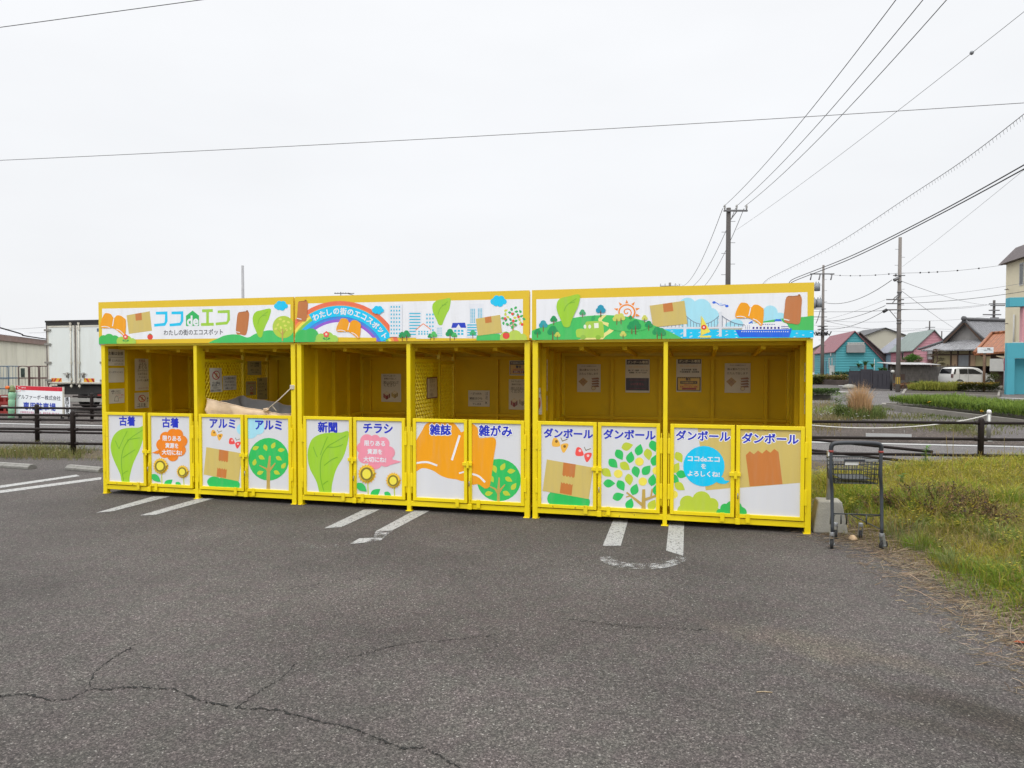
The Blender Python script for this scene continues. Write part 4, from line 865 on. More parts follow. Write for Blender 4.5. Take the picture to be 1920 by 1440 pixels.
notice(('y', DEP-.034), (1082, 683, 1126, 735), 'brown-sketched notice at the left end of the right shelter back wall', n18)
def n19(a): a.poly([(.05, .03), (.96, .03), (.96, .17), (.05, .17)], (50, 44, 40)); lines(a, [('ダンボール専用', .5, .10, .84)], (210, 200, 170), .03); lines(a, [('段ボール以外入れないで', .5, .24, .7)], (206, 160, 90), .012); lines(a, [('紙くず・紙袋・ビニール', .52, .345, .8), ('新聞紙・ダンボール以外', .52, .41, .72)], BLK, .03); a.poly([(.02, .57), (.97, .57), (.97, .94), (.02, .94)], (52, 44, 50)); [a.stroke([(.14, .63 + i*.05), (.84, .63 + i*.05)], .012, (130, 50, 64)) for i in (0, 5)]; lines(a, [('いけません', .5, .75, .56)], (140, 54, 70), .03)
notice(('y', DEP-.034), (1172.7, 672.7, 1218, 736), 'printed notice with a dark header and a purple-black lower panel', n19)
def n20(a):
    a.poly([(.06, .03), (.98, .03), (.98, .17), (.06, .17)], (50, 44, 40)); lines(a, [('ダンボール専用', .52, .10, .84)], (210, 200, 170), .03); lines(a, [('段ボール以外入れないで', .5, .24, .7)], (206, 160, 90), .012); lines(a, [('自治会役員・監視', .52, .345, .6), ('不法投棄監視・巡回実施', .52, .41, .78)], BLK, .03)
    a.poly([(.03, .56), (.97, .56), (.97, .96), (.03, .96)], (60, 48, 30)); [a.poly([(.05 + i*.075, .565), (.085 + i*.075, .565), (.085 + i*.075, .58), (.05 + i*.075, .58)], (206, 170, 70)) for i in range(12)]; a.poly([(.07, .595), (.93, .595), (.93, .94), (.07, .94)], (210, 176, 80)); lines(a, [('警告', .48, .63, .2)], BLK, .03); a.poly([(.16, .68), (.84, .68), (.84, .76), (.16, .76)], (60, 48, 36)); lines(a, [('不法投棄は犯罪です', .5, .72, .6)], (210, 180, 100), .03); lines(a, [('防犯カメラ', .5, .79, .34), ('監視しています・通報', .5, .845, .7)], REDI, .02); a.poly([(.24, .875), (.8, .875), (.8, .93), (.24, .93)], (150, 50, 50))
notice(('y', DEP-.034), (1268, 671, 1315, 735), 'printed notice with a dark header and a black and yellow warning panel', n20)
notice(('y', DEP-.034), (1358.7, 681, 1407, 736.5), 'brown-sketched notice at the right end of the right shelter back wall', n18)
SRR = S0[2] + WID[2] - .025
notice(('s', SRR), (1508.5, 680, 1513, 716), 'upper notice on the right end wall, seen almost edge on', lambda a: lines(a, [('注意', .5, .3, .6), ('段ボール', .5, .6, .7)]), face=-1)
notice(('s', SRR), (1508.5, 738, 1513, 777), 'lower notice on the right end wall, seen almost edge on', lambda a: lines(a, [('禁止', .5, .3, .6), ('ゴミ', .5, .6, .7)]), face=-1)

# ------------------------------------------------------------------ tarpaulin bag hung in the right bay of the left shelter
TARP = mat("beige_tarpaulin", (.68, .52, .36), .7, .12, 6, bump=.6, bscale=16); LINER = mat("grey_tarpaulin_lining", (.36, .36, .37), .6, .12, 7, bump=.3, bscale=12)
def loc0(px, py, y): s, z = FP(px, py, y); return Vector((s - S0[0], y, z))
def online(px, py, P, Q):                       # where the sight line through px crosses the vertical plane P-Q (shelter metres)
    lo, hi = 0.0, 1.0
    for _ in range(40):
        m = (lo + hi)/2; y = P[1] + (Q[1]-P[1])*m
        if loc0(px, py, y).x > P[0] + (Q[0]-P[0])*m: lo = m
        else: hi = m
    y = P[1] + (Q[1]-P[1])*lo; return loc0(px, py, y)
yc, zc = SP(452, 743, S0[0] + 1.40); BL, BR_ = (1.40, yc), (2.62, 1.42)
rim = [loc0(388, 748, .10), loc0(400, 751, .085), loc0(420, 755.5, .08), loc0(455, 763, .075), loc0(487, 769.5, .075), loc0(505, 772, .08), loc0(530, 775.5, .10), loc0(547, 776, .14),
       Vector((2.60, .5, 1.02)), Vector((2.61, .95, 1.06)), Vector((2.60, 1.38, 1.09)), online(547, 761, BL, BR_), online(520, 755, BL, BR_), online(490, 750, BL, BR_), online(466, 747, BL, BR_), Vector((1.405, yc, zc)), Vector((1.40, yc*.72, zc - .035)), Vector((1.395, yc*.36, zc - .05))]
from mathutils.noise import noise as mnz
rimS = smooth([tuple(p) for p in rim], True, 8); rimS = [(x, y + .012*mnz(Vector((x*9, y*9, 1))), z + .012*mnz(Vector((x*8, y*8, 7))) + .006*mnz(Vector((x*25, y*25, 4)))) for x, y, z in rimS]; cxy = (2.02, .72)
from mathutils.noise import noise as mnz
def bag(inset, depths):
    b = MB(); b.s = True; n = len(rimS); rows = []
    for k, (dz, sh_) in enumerate(depths):
        r = len(b.v); rows.append(r)
        for i, (x, y, z) in enumerate(rimS):
            f = (mnz(Vector((x*5, y*5, z + dz*6)))*.05 + mnz(Vector((x*13 + z*4, y*13, dz*14)))*.022) * min(1, dz*14)
            x2 = cxy[0] + (x-cxy[0])*(sh_ - inset) + f*(k > 0); y2 = cxy[1] + (y-cxy[1])*(sh_ - inset) + f*.7*(k > 0)
            b.v.append((x2, max(y2, .06), z - dz + (.010*mnz(Vector((x*7, y*7, 3.0))) if k else 0)))
    for k in range(len(rows)-1):
        for i in range(n): j = (i+1) % n; b.face([rows[k]+i, rows[k]+j, rows[k+1]+j, rows[k+1]+i])
    if inset: b.face([rows[-1]+i for i in range(n)])
    return b
tp = thing('tarpaulin_bag', 'open beige tarpaulin bag with grey lining slung in the left shelter', 'tarpaulin', SHELTERS[0].location, ANG)
bag(0, [(0, 1.0), (.015, 1.004), (.035, 1.008), (.06, 1.006), (.09, 1.0), (.13, .99), (.18, .98), (.3, .95), (.5, .9)]).build('outer_cloth', TARP, tp)
bag(.012, [(0.002, 1.0), (.02, .998), (.05, .99), (.09, .975), (.13, .96), (.18, .95), (.26, .92), (.34, .9), (.5, .82)]).build('lining', LINER, tp)
b = MB(); b.tube([(x, y, z + .001) for x, y, z in rimS], .0055, 6, closed=True); b.build('rolled_hem', TARP, tp)
b = MB(); k0 = loc0(500, 770, .075)
for i in range(26): a_ = i*.8; b.tube([k0 + Vector((cos(a_)*.028, sin(a_)*.02 - .012, -.02 + i*.002)), k0 + Vector((cos(a_+1.4)*.05, sin(a_)*.02 - .01, .02)), k0 + Vector((cos(a_+2)*.03, -.01, .004))], .006, 5)
b.tube([k0 + Vector((0, 0, .02)), k0 + Vector((.02, -.02, -.04)), k0 + Vector((.07, -.02, -.06))], .006, 5); b.build('gathered_corner', TARP, tp)
ROPE = mat("pale_rope", (.62, .56, .46), .9, .1, 60)
b = MB(); k1 = Vector((2.655, -.006, FP(552, 726)[1])); b.tube([k0 + Vector((0, 0, .01)), (k0 + k1)/2 + Vector((0, 0, -.006)), k1], .006, 6)
b.tube([k0 + Vector((.03, 0, .03)), k0 + Vector((.07, 0, .06)), k0 + Vector((.1, 0, .03)), k0 + Vector((.13, 0, 0))], .006, 5)
for i in range(5): b.tube([k1 + Vector((cos(t)*.032, -.004 + sin(t)*.034 + .03, -.02 + i*.01)) for t in [j*pi/5 for j in range(11)]], .006, 5)
b.build('rope', ROPE, tp)

# ------------------------------------------------------------------ shopping trolley and the concrete foot beside it
CARTM = mat("grey_blue_tube_paint", (.045, .052, .062), .42, .15, 12); RUB = mat("black_rubber", (.02, .02, .021), .75, .2, 20); GALV = mat("galvanised_steel", (.36, .37, .38), .45, .15, 15, metal=.7); GRIP = mat("dark_plastic_grip", (.03, .033, .04), .5, .1, 10)
WIRE = mat("basket_wire", (.05, .055, .055), .4, .1, 20, metal=.4); REDP = mat("red_plastic", (.30, .05, .04), .5, .1, 10); GREYPL = mat("grey_plastic", (.10, .115, .115), .5, .08, 10)
w1, w2 = G(1557, 1030), G(1656, 1032); u_ = (w2 - w1).normalized(); CW = (w2 - w1).length - .02
ct = thing('shopping_trolley', 'tall grey tube shopping trolley with a shallow wire basket on the verge', 'trolley', (w1 + w2)/2, atan2(u_.y, u_.x) - .02)
h = CW/2
b = MB(); b.tube(smooth([(-h+.005, 0, .15), (-h+.005, .02, .50), (-h-.02, -.02, .64), (-h-.02, -.02, .86)], False, 5), .014, 10); b.tube(smooth([(h-.005, 0, .15), (h-.005, .02, .50), (h-.03, -.02, .64), (h-.03, -.02, .86)], False, 5), .014, 10); b.build('upright_frame', CARTM, ct)
b = MB(); b.tube(smooth([(-h-.02, -.02, .86), (-h-.015, -.025, .905), (-h+.03, -.03, .925), (0, -.032, .93), (h-.08, -.03, .925), (h-.035, -.025, .905), (h-.03, -.02, .86)], False, 6), .0185, 12); b.build('handle', GRIP, ct)
for x in (-h-.02, h-.03): b = MB(); b.tube([(x, -.02, .845), (x, -.02, .862)], .0205, 12); b.build('handle_collar', REDP, ct)
b = MB(); T, Bz = .775, .575
for y, x0, x1 in ((0, -h-.005, h-.045), (.12, -h+.01, h-.06), (.26, -h+.03, h-.08), (.42, -h+.06, h-.10)): pass
def bk(z, y): t = (z - Bz)/(T - Bz); m_ = .012*(1-t); return -h + .004 + m_ + y*.20, h - .036 - m_ - y*.0
for z in (Bz, .615, .655, .70, .74, T):
    xa, xb = bk(z, 0); xc, xd = bk(z, .42); b.tube([(xa, -.005, z), (xb, -.005, z), (xd, .40, z - .02), (xc, .40, z - .02)], .0036 if z < T else .006, 6, closed=True)
for i in range(13):
    xa, xb = bk(T, 0); xc, xd = bk(Bz, 0); t = i/12; b.tube([(xa + (xb-xa)*t, -.005, T), (xc + (xd-xc)*t, -.005, Bz)], .0032, 5)
    xa, xb = bk(T, .42); xc, xd = bk(Bz, .42); b.tube([(xa + (xb-xa)*t, .40, T - .02), (xc + (xd-xc)*t, .40, Bz - .02)], .0022, 5)
    xe, xf = bk(Bz, 0); b.tube([(xe + (xf-xe)*t, -.005, Bz), (xc + (xd-xc)*t, .40, Bz - .02)], .0022, 5)
for i in range(10):
    y = .405*i/9 - .005; f0, f1 = bk(T, y), bk(Bz, y)
    for q in (0, 1): b.tube([(f0[q], y, T - .02*i/9), (f1[q], y, Bz - .02*i/9)], .0022, 5)
    b.tube([(f1[0], y, Bz - .02*i/9), (f1[1], y, Bz - .02*i/9)], .0022, 5)
b.build('wire_basket', WIRE, ct)
b = MB(); b.box(-h+.0, h-.05, -.016, -.008, .768, .786); b.build('basket_rail', GALV, ct)
b = MB(); b.box(-h+.09, h-.16, -.021, -.016, .765, .785); b.build('rail_sleeve', GRIP, ct)
b = MB(); b.box(-h+.10, -h+.21, -.012, -.008, .735, .762); b.build('name_plate', mat("white_plate", (.6, .6, .58), .4, .05, 10), ct)
b = MB(); b.box(-h+.11, h-.06, .06, .33, .60, .603); b.build('child_flap', mat("dark_flap", (.035, .04, .04), .6, .1, 10), ct)
b = MB(); b.tube([(-h+.005, .01, .31), (h-.005, .01, .305)], .005, 6); b.tube([(-h+.02, .01, .30), (-h+.05, .1, .27), (-.06, .34, .24), (.08, .34, .24), (h-.05, .12, .27), (h-.01, .01, .30)], .005, 6)
b.tube([(-.05, .01, .305), (.1, .3, .22), (h-.01, .03, .18)], .005, 6); b.tube([(-h+.01, .01, .18), (-.08, .32, .24)], .005, 6); b.tube([(-.13, .01, .30), (-.13, .01, .22)], .006, 6); b.tube([(.08, .01, .30), (.08, .01, .22)], .006, 6); b.tube([(.04, .34, .24), (.04, .36, .14)], .006, 6); b.tube([(-.10, .34, .24), (-.10, .36, .14)], .006, 6)
b.build('lower_rack', WIRE, ct)
def caster(x, y, ang, r=.042):
    b = MB(); c, s_ = cos(ang), sin(ang); off = Vector((c*.022, s_*.022, 0)); q = Vector((-s_, c, 0))
    for e in (-1, 1): b.bar(Vector((x, y, .13)) + q*e*.016, Vector((x, y, r)) + off + q*e*.016, .004, .03, (c, s_, 0))
    b.tube([(x, y, .118), (x, y, .15)], .02, 10); b.tube([Vector((x, y, r)) + off - q*.022, Vector((x, y, r)) + off + q*.022], .006, 8); cs = b.build('caster', GALV, ct, bevel=.001)
    b = MB(); Q = Vector((x, y, r)) + off
    b.tube([Q - q*.012, Q - q*.0105, Q + q*.0105, Q + q*.012], [r*.86, r, r, r*.86], 20); b.build('tyre', RUB, cs)
    b = MB(); b.tube([Q - q*.0132, Q + q*.0132], r*.6, 16); b.build('rim', GREYPL, cs)
caster(-h+.004, .005, 1.2); caster(h-.004, .005, .5); caster(-.045, .38, 1.5, .04); caster(.175, .38, 1.4, .04)
CONC = mat("concrete", (.29, .28, .245), .9, .12, 8, bump=.4, bscale=60, dirt=(.16, .15, .11), dirt_amt=.6, dscale=5)
bl = thing('post_foot', 'tapered concrete block with a short steel pipe standing behind the trolley', 'concrete block', G(1563, 1000) + Vector((0, .12, 0)), ANG)
b = MB(); t0, t1, hh = .155, .105, .30
b.add([(-t0, -t0, 0), (t0, -t0, 0), (t0, t0, 0), (-t0, t0, 0), (-t1, -t1, hh), (t1, -t1, hh), (t1, t1, hh), (-t1, t1, hh)], [(0,3,2,1),(4,5,6,7),(0,1,5,4),(1,2,6,5),(2,3,7,6),(3,0,4,7)]); b.build('block', CONC, bl, bevel=.014)
b = MB(); b.tube([(-.0, 0, hh-.01), (-.0, 0, .77)], .019, 12); b.build('pipe', GALV, bl)
# ------------------------------------------------------------------ fences
FBR = mat("brown_fence_paint", (.0145, .0095, .0082), .65, .2, 9, dirt=(.03, .023, .02), dirt_amt=.4, spec=.25, dscale=6)
def fence(label, P, Q, ts, rails, hp=.78, r=.0235, pr=.043, z0=0.0, dome=True):
    P, Q = Vector((P[0], P[1], 0)), Vector((Q[0], Q[1], 0)); ln = (Q-P).length; d = (Q-P)/ln
    t = thing('pipe_fence', label, 'fence', (P.x, P.y, z0), atan2(d.y, d.x))
    cuts = [0] + list(ts) + [ln]
    for x in ts:
        b = MB(); b.tube([(x, 0, -.05), (x, 0, hp-.04), (x, 0, hp-.012), (x, 0, hp)], [pr, pr, pr*.8, pr*.3], 14); b.build('post', FBR, t)
    for z in rails:
        b = MB(); b.tube([(0, 0, z), (ln, 0, z)], r, 10); 
        for x in ts: b.tube([(x - pr - .05, 0, z), (x - pr + .01, 0, z)], r*1.25, 10); b.tube([(x + pr - .01, 0, z), (x + pr + .05, 0, z)], r*1.25, 10)
        b.build('rail', FBR, t)
    return t
fa0 = Vector((-7.75, 12.4, 0)); fd = Vector((14.95, -1.62, 0)).normalized()
fp0 = fa0 - fd*7.6; fence('near brown pipe fence running behind the yellow shelters', fp0, fa0 + fd*22, [7.6 + 3.007*i - 6.014 for i in range(9)], (.20, .45, .70))
fb = Vector((-9.8, 14.5, 0)); fdb = Vector((1, -.16, 0)).normalized()
fence('brown pipe fence one row behind on the road side, at the left', fb - fdb*6, fb + fdb*9, [3.0, 6.0, 9.0, 12.0], (.20, .46, .70))
fc_ = at(174, 770, 19.6); fence('farther brown fence beside the parked lorry', (fc_.x - .62, fc_.y + .12), (fc_.x + 7, fc_.y - 1.6), [.62, 3.6, 6.5], (.25, .46, .70), .80, .022, .045)
fence('low two-rail brown barrier sinking into the grass behind the trolley', (3.6, 15.3), (6.44, 10.75), [.3], (.07, .26), .4)

# ------------------------------------------------------------------ left background: yard wall, lorry, cages, signs
CREAM = mat("cream_wall_sheet", (.76, .74, .60), .6, .04, 1.2, dirt=(.38, .35, .26), dirt_amt=.5, dscale=.8, stretch=(1, 1, .25))
RUST = mat("brown_fascia", (.24, .15, .12), .6, .15, 3, dirt=(.32, .26, .22), dirt_amt=.5); GROOF = mat("grey_metal_roof", (.42, .42, .43), .5, .05, 2, wave=('Y', 2.2, .04)); DARK = mat("dark_trim", (.02, .02, .022), .6, .2, 8)
wd0 = Vector((-24.7, 34, 0)); wdir = Vector((-.363, .932, 0)).normalized(); wb = wd0 - wdir*14
wh = thing('warehouse', 'long cream metal-clad warehouse with a brown fascia behind the lorry', 'warehouse', wb, atan2(wdir.y, wdir.x))
b = MB(); b.box(0, 46, 0, 9, 0, 2.74); 
for i in range(46): b.box(i*1.0 - .006, i*1.0 + .006, -.004, .01, 0.02, 2.72)
b.build('wall', CREAM, wh)
b = MB(); b.box(-.1, 46.1, -.14, 9.1, 2.74, 3.02); b.build('fascia', RUST, wh)
b = MB(); b.add([(-.1, -.12, 3.03), (46, -.12, 3.03), (46, 4.5, 4.05), (-.1, 4.5, 4.05), (-.1, 9, 3.03), (46, 9, 3.03)], [(0, 1, 2, 3), (3, 2, 5, 4), (0, 3, 4), (1, 5, 2)]); b.build('roof', GROOF, wh)
b = MB(); b.tube(smooth([(8, -.2, 3.55), (16.4, -.2, 3.2), (18, -.2, 3.1), (30, -.2, 3.06)], False, 4), .035, 6); b.build('conduit', DARK, wh)

WPAINT = mat("white_lorry_panel", (.68, .72, .70), .35, .025, 1.0, dirt=(.52, .52, .46), dirt_amt=.35, dscale=1.2, stretch=(2, 2, .5)); WTRIM = mat("worn_white_trim", (.60, .58, .50), .5, .08, 5, dirt=(.30, .25, .18), dirt_amt=.6, dscale=5)
IRON = mat("rusty_grey_iron", (.16, .14, .13), .6, .2, 8, dirt=(.12, .07, .05), dirt_amt=.5); BLACKM = mat("black_chassis", (.02, .02, .02), .6, .2, 8); HINGE = mat("zinc_hinge", (.28, .27, .25), .5, .15, 10, metal=.5)
tp0 = at(88.5, 722, 24.0); tk = thing('lorry', 'white box lorry parked with its closed rear doors towards the road', 'lorry', (tp0.x, tp0.y, 0), ANG)
TW, TL, tz0, tz1 = 2.5, 6.2, .90, 3.05
b = MB(); b.box(.02, TW-.02, .05, TL, tz0+.03, tz1-.03); b.build('box_body', WPAINT, tk)
b = MB(); b.box(-.02, TW+.02, -.03, TL, tz1-.03, tz1+.03); b.box(0.0, TW, -.015, .05, tz1-.13, tz1-.03); b.build('roof_trim', BLACKM, tk)
b = MB(); b.box(-.0, .075, -.01, .05, tz0+.0, tz1-.13); b.box(TW-.075, TW, -.01, .05, tz0, tz1-.13); b.box(TW/2-.035, TW/2+.035, -.005, .05, tz0, tz1-.13); b.build('rear_frame', IRON, tk)
for x0, x1, sg in ((.085, TW/2-.04, 1), (TW/2+.04, TW-.085, -1)):
    dr = thing('rear_door', None, None); dr.parent = tk
    b = MB(); b.box(x0, x1, -.02, .049, tz0+.07, tz1-.15); b.build('door_skin', WPAINT, dr)
    b = MB(); b.box(x0, x1, -.032, -.021, tz1-.20, tz1-.15); b.box(x0, x0+.035, -.032, -.021, tz0+.11, tz1-.20); b.box(x1-.035, x1, -.032, -.021, tz0+.11, tz1-.20); b.box(x0, x1, -.034, -.021, tz0+.06, tz0+.105); b.build('seal', WTRIM, dr)
    xr = (x1 - .13) if sg > 0 else (x0 + .13)
    b = MB(); b.tube([(xr, -.05, tz0-.10), (xr, -.05, tz1-.08)], .018, 8)
    for z in (tz0-.06, tz0+.15, 1.62, 2.75, tz1-.12): b.box(xr-.035, xr+.035, -.07, -.033, z, z+.07)
    b.build('lock_rod', WTRIM, dr)
    b = MB(); xh = xr - sg*.16; b.tube([(xh-.17, -.06, 1.28), (xh+.13, -.06, 1.28)], .014, 6); b.box(xh-.035, xh+.035, -.075, -.033, 1.15, 1.32); b.tube([(xh, -.07, 1.30), (xh, -.07, 1.16)], .03, 8); b.build('handle', HINGE, dr)
    xo = x0 if sg > 0 else x1
    b = MB()
    for z in (1.02, 1.62, 2.24, 2.85-.13): b.box(min(xo-sg*.12, xo+sg*.15), max(xo-sg*.12, xo+sg*.15), -.06, -.033, z, z+.07)
    b.build('hinge', HINGE, dr)
    b = MB(); xa, xb = (x0+.12, x0+.56) if sg > 0 else (x0+.28, x0+.72); ms = [mat("reflector_amber", (.72, .38, .02), .3, .05, 20), mat("reflector_red", (.50, .03, .03), .3, .05, 20)]
    b.box(xa, xb, -.0235, -.0205, 1.0, 1.13); n_ = 4
    for i in range(n_):
        b.m = i % 2; q = (xb-xa)/n_; c0 = xa + i*q; sh = .05*sg
        if i % 2: b.add([(max(xa, min(xb, x)), -.0245, z) for x, z in ((c0-sh, 1.0), (c0+q*.8-sh, 1.0), (c0+q*.8+sh, 1.13), (c0+sh, 1.13))], [(0, 1, 2, 3)])
    b.m = 1; b.add([(x, -.0245, z) for x, z in ((xa, 1.0), (xa+.05, 1.0), (xa+.10, 1.13), (xa+.04, 1.13))] if sg > 0 else [(x, -.0245, z) for x, z in ((xb-.10, 1.13), (xb-.04, 1.13), (xb, 1.0), (xb-.06, 1.0))][::-1], [(0, 1, 2, 3)]); b.build('hazard_strip', ms, dr)
b = MB(); b.box(TW-.36, TW-.27, -.0225, -.0205, 2.68, 2.79); b.build('sticker', mat("blue_sticker", (.05, .12, .22), .4, .1, 20), tk)
b = MB(); b.box(.30, .62, .1, 5.9, .62, .78); b.box(TW-.62, TW-.30, .1, 5.9, .62, .78); b.box(.05, TW-.05, .12, .18, .58, .86); b.box(.1, TW-.1, .3, 5.8, .78, .91); b.build('chassis', BLACKM, tk)
b = MB(); b.box(.08, TW-.08, .06, .10, .34, .46); b.build('rear_bumper', mat("grey_bumper", (.30, .30, .28), .5, .1, 5), tk)
for x in (.22, TW-.42): b = MB(); b.box(x, x+.20, .02, .06, .50, .60); b.build('tail_light', mat("red_lens", (.25, .02, .015), .25, .1, 10), tk)
for x in (.12, TW-.34):
    for y in (1.5, 5.6): b = MB(); b.tube([(x, y, .40), (x+.22, y, .40)], .40, 20); wh_ = b.build('wheel', RUB, tk); b = MB(); b.tube([(x-.004, y, .40), (x+.224, y, .40)], .22, 16); b.build('rim', GALV, wh_)
b = MB(); b.box(.05, TW-.05, TL+.05, TL+1.6, .55, 2.3); b.build('cab', WPAINT, tk)
b = MB(); b.tube([(-.0, 4.6, 2.0), (-.34, 4.9, 1.92)], .012, 6); b.tube([(-.36, 4.86, 1.78), (-.36, 4.9, 1.92), (-.36, 4.9, 2.06)], [.05, .09, .05], 10); b.build('mirror', BLACKM, tk)

def cage(px0, px1, Y, col, label, hgt=1.52, extra=None):
    p = at(px0, 758, Y); q = at(px1, 758, Y); W_ = (q-p).length; t = thing('roll_cage', label, 'roll cage', (p.x, p.y, 0), 0, None)
    b = MB(); D_ = .6
    for y in (0, D_): b.tube(smooth([(0, y, .18), (0, y, hgt-.12), (.02, y, hgt-.03), (.1, y, hgt), (W_-.1, y, hgt), (W_-.02, y, hgt-.03), (W_, y, hgt-.12), (W_, y, .18)], False, 4), .02, 6)
    for x in (0, W_):
        for z in (.2, .6, 1.05): b.tube([(x, 0, z), (x, D_, z)], .012, 6)
    b.build('frame', col, t)
    b = MB()
    for z in (.22, .62, 1.02, 1.06): b.tube([(0, 0, z), (W_, 0, z)], .013, 6); b.tube([(0, D_, z), (W_, D_, z)], .01, 6)
    k = max(3, int(W_/.11))
    for i in range(1, k): x = W_*i/k; b.tube([(x, D_, .2), (x, D_, hgt)], .007, 5); b.tube([(x, 0, .2), (x, 0, 1.04)], .006, 5)
    b.build('bars', col, t)
    b = MB(); b.box(0, W_, 0, D_, .17, .2); b.build('base', col, t)
    for x in (.06, W_-.06):
        for y in (.06, D_-.06): b = MB(); b.tube([(x-.015, y, .07), (x+.015, y, .07)], .07, 12); b.build('wheel', RUB, t)
    if extra: b = MB(); b.box(.1, W_-.14, -.02, -.005, 1.08, 1.44); b.build('placard', extra, t)
    return t
CB = mat("blue_cage_paint", (.06, .11, .17), .5, .15, 8); CBR = mat("brown_cage_paint", (.10, .055, .05), .55, .2, 8)
cage(-24, 16.5, 28, CB, 'blue steel roll cage at the far left by the cream wall')
cage(36, 54.5, 28.3, CBR, 'narrow brown roll cage with a dark placard beside the cream wall', extra=mat("dark_placard", (.03, .05, .045), .5, .8, 4))
cage(57, 91, 28.3, CBR, 'wider brown roll cage standing against the lorry')
# red crates stacked at the far left and the green marker post
CRR = mat("red_crate_plastic", (.24, .025, .02), .5, .15, 6)
for i in range(2):
    p = at(-6, 760, 22.5); z = .02 + i*.30 + (.18 if i else 0)*0; t = thing('plastic_crate', ('lower red plastic crate under another at the left edge', 'upper red plastic crate on top of another at the left edge')[i], 'crate', (p.x, p.y, z), 0, 'red crates at the left edge')
    b = MB(); w_, d_, h_, th = .5, .38, .29, .018
    b.box(0, w_, 0, th, 0, h_*.28); b.box(0, w_, 0, th, h_*.72, h_); b.box(0, th*4, .001, th-.001, h_*.28, h_*.72); b.box(w_-th*4, w_, .001, th-.001, h_*.28, h_*.72); b.box(w_/2-.04, w_/2+.04, .001, th-.001, h_*.28, h_*.72)
    b.box(0, w_, d_-th, d_, 0, h_); b.box(0, th, th, d_-th, 0, h_); b.box(w_-th, w_, th, d_-th, 0, h_); b.box(th, w_-th, th, d_-th, 0, .02); b.build('shell', CRR, t)
    b = MB(); b.box(w_*.3, w_*.7, -.008, -.001, h_*.78, h_*.93); b.build('label_plate', mat("pale_label", (.5, .45, .42), .6, .2, 20), t)
GP = mat("mint_green_plastic", (.24, .48, .30), .5, .08, 6); 
p = at(21, 786, 20.5); t = thing('marker_post', 'mint green ribbed marker post with a round orange reflector', 'marker post', (p.x, p.y, 0)); t.rotation_euler.y = .05
b = MB(); b.lathe([(.085, 0), (.082, .15), (.07, .17), (.082, .20), (.085, .33), (.07, .36), (.085, .40), (.088, .55), (.07, .58), (.088, .62), (.095, .74), (.08, .77), (.075, .80)], (0, 0, 0), 16); b.build('tube', GP, t)
b = MB(); b.lathe([(.085, .80), (.09, .84), (.07, .88), (.06, .94), (.03, .99)], (0, 0, 0), 14); b.build('cap', mat("dull_green_cap", (.16, .20, .08), .5, .1, 8), t)
b = MB(); b.lathe([(.01, -.10), (.05, -.11), (.052, -.06), (.01, -.05)], (-.08, 0, .92), 16, 'y'); b.build('reflector', mat("orange_reflector", (.75, .16, .02), .3, .05, 10), t)
# car park sign board
SW_, SR_, SB_ = (232, 236, 240), (200, 24, 48), (36, 66, 178)
p0 = at(29.5, 776, 20.6); p1 = at(117, 776, 20.2); wS = (p1-p0).length; hS = .83; zS = p0.z
t = thing('parking_sign', 'white board with a red top band and blue lettering standing on short legs', 'sign board', (p0.x, p0.y, 0), atan2(p1.y - p0.y, p1.x - p0.x)); t.rotation_euler.y = .022
a = Art((0, wS, zS, zS + hS), lambda x, y: (x*wS, zS + hS*(1-y)), .0012)
a.poly([(-.1, -.1), (1.1, -.1), (1.1, .145), (-.1, .145)], SR_)
a.stroke([(.10, .035), (.055, .03), (.035, .06), (.045, .11), (.10, .13), (.10, .20), (.02, .205)], .016, (230, 190, 196)); a.text('UBFOR', .17, .065, .10, (240, 226, 228), .02); a.text('CHEMICAL', .165, .175, .09, (90, 90, 100), .01)
a.text('アルファーボー株式会社', .50, .385, .92, (34, 36, 60), .012); a.text('専用駐車場', .51, .70, .70, SB_, .03); a.text('★無断駐車を発見した場合、罰金を申し受けます。', .52, .925, .86, (206, 120, 150), .012)
b = MB(); ms = [mat("white_sign_face", lin(SW_), .4, .03, 3)]; b.box(0, wS, 0, .03, zS, zS + hS); a.into(b, lambda u, v, q: (u, -q, v), ms); b.build('board', ms, t)
b = MB(); b.box(wS, wS+.03, -.006, .036, zS-.02, zS+hS+.01); b.build('edge_frame', WTRIM, t)
for x in (.06, wS-.1): b = MB(); b.box(x, x+.06, .031, .09, -.05, zS+.5); b.build('leg', DARK, t)
p0 = at(122.5, 776, 19.9); p1 = at(132, 776, 19.9); wq = (p1-p0).length
t = thing('small_sign', 'narrow upright white sign with black vertical lettering next to the big board', 'sign', (p0.x, p0.y, 0), 0); t.rotation_euler.y = -.03
zq, hq = p0.z - .05, .52; a = Art((0, wq, zq, zq+hq), lambda x, y: (x*wq, zq + hq*(1-y)), .0012)
for i, ch in enumerate('構内立入禁止'): a.text(ch, .5, .09 + i*.16, .72, (30, 30, 34), .02)
b = MB(); ms = [mat("white_sign_face", lin(SW_))]; b.box(0, wq, 0, .02, zq, zq + hq); a.into(b, lambda u, v, q: (u, -q, v), ms); b.build('board', ms, t)
b = MB(); b.box(wq*.4, wq*.6, .021, .06, -.05, zq+.4); b.build('leg', DARK, t)
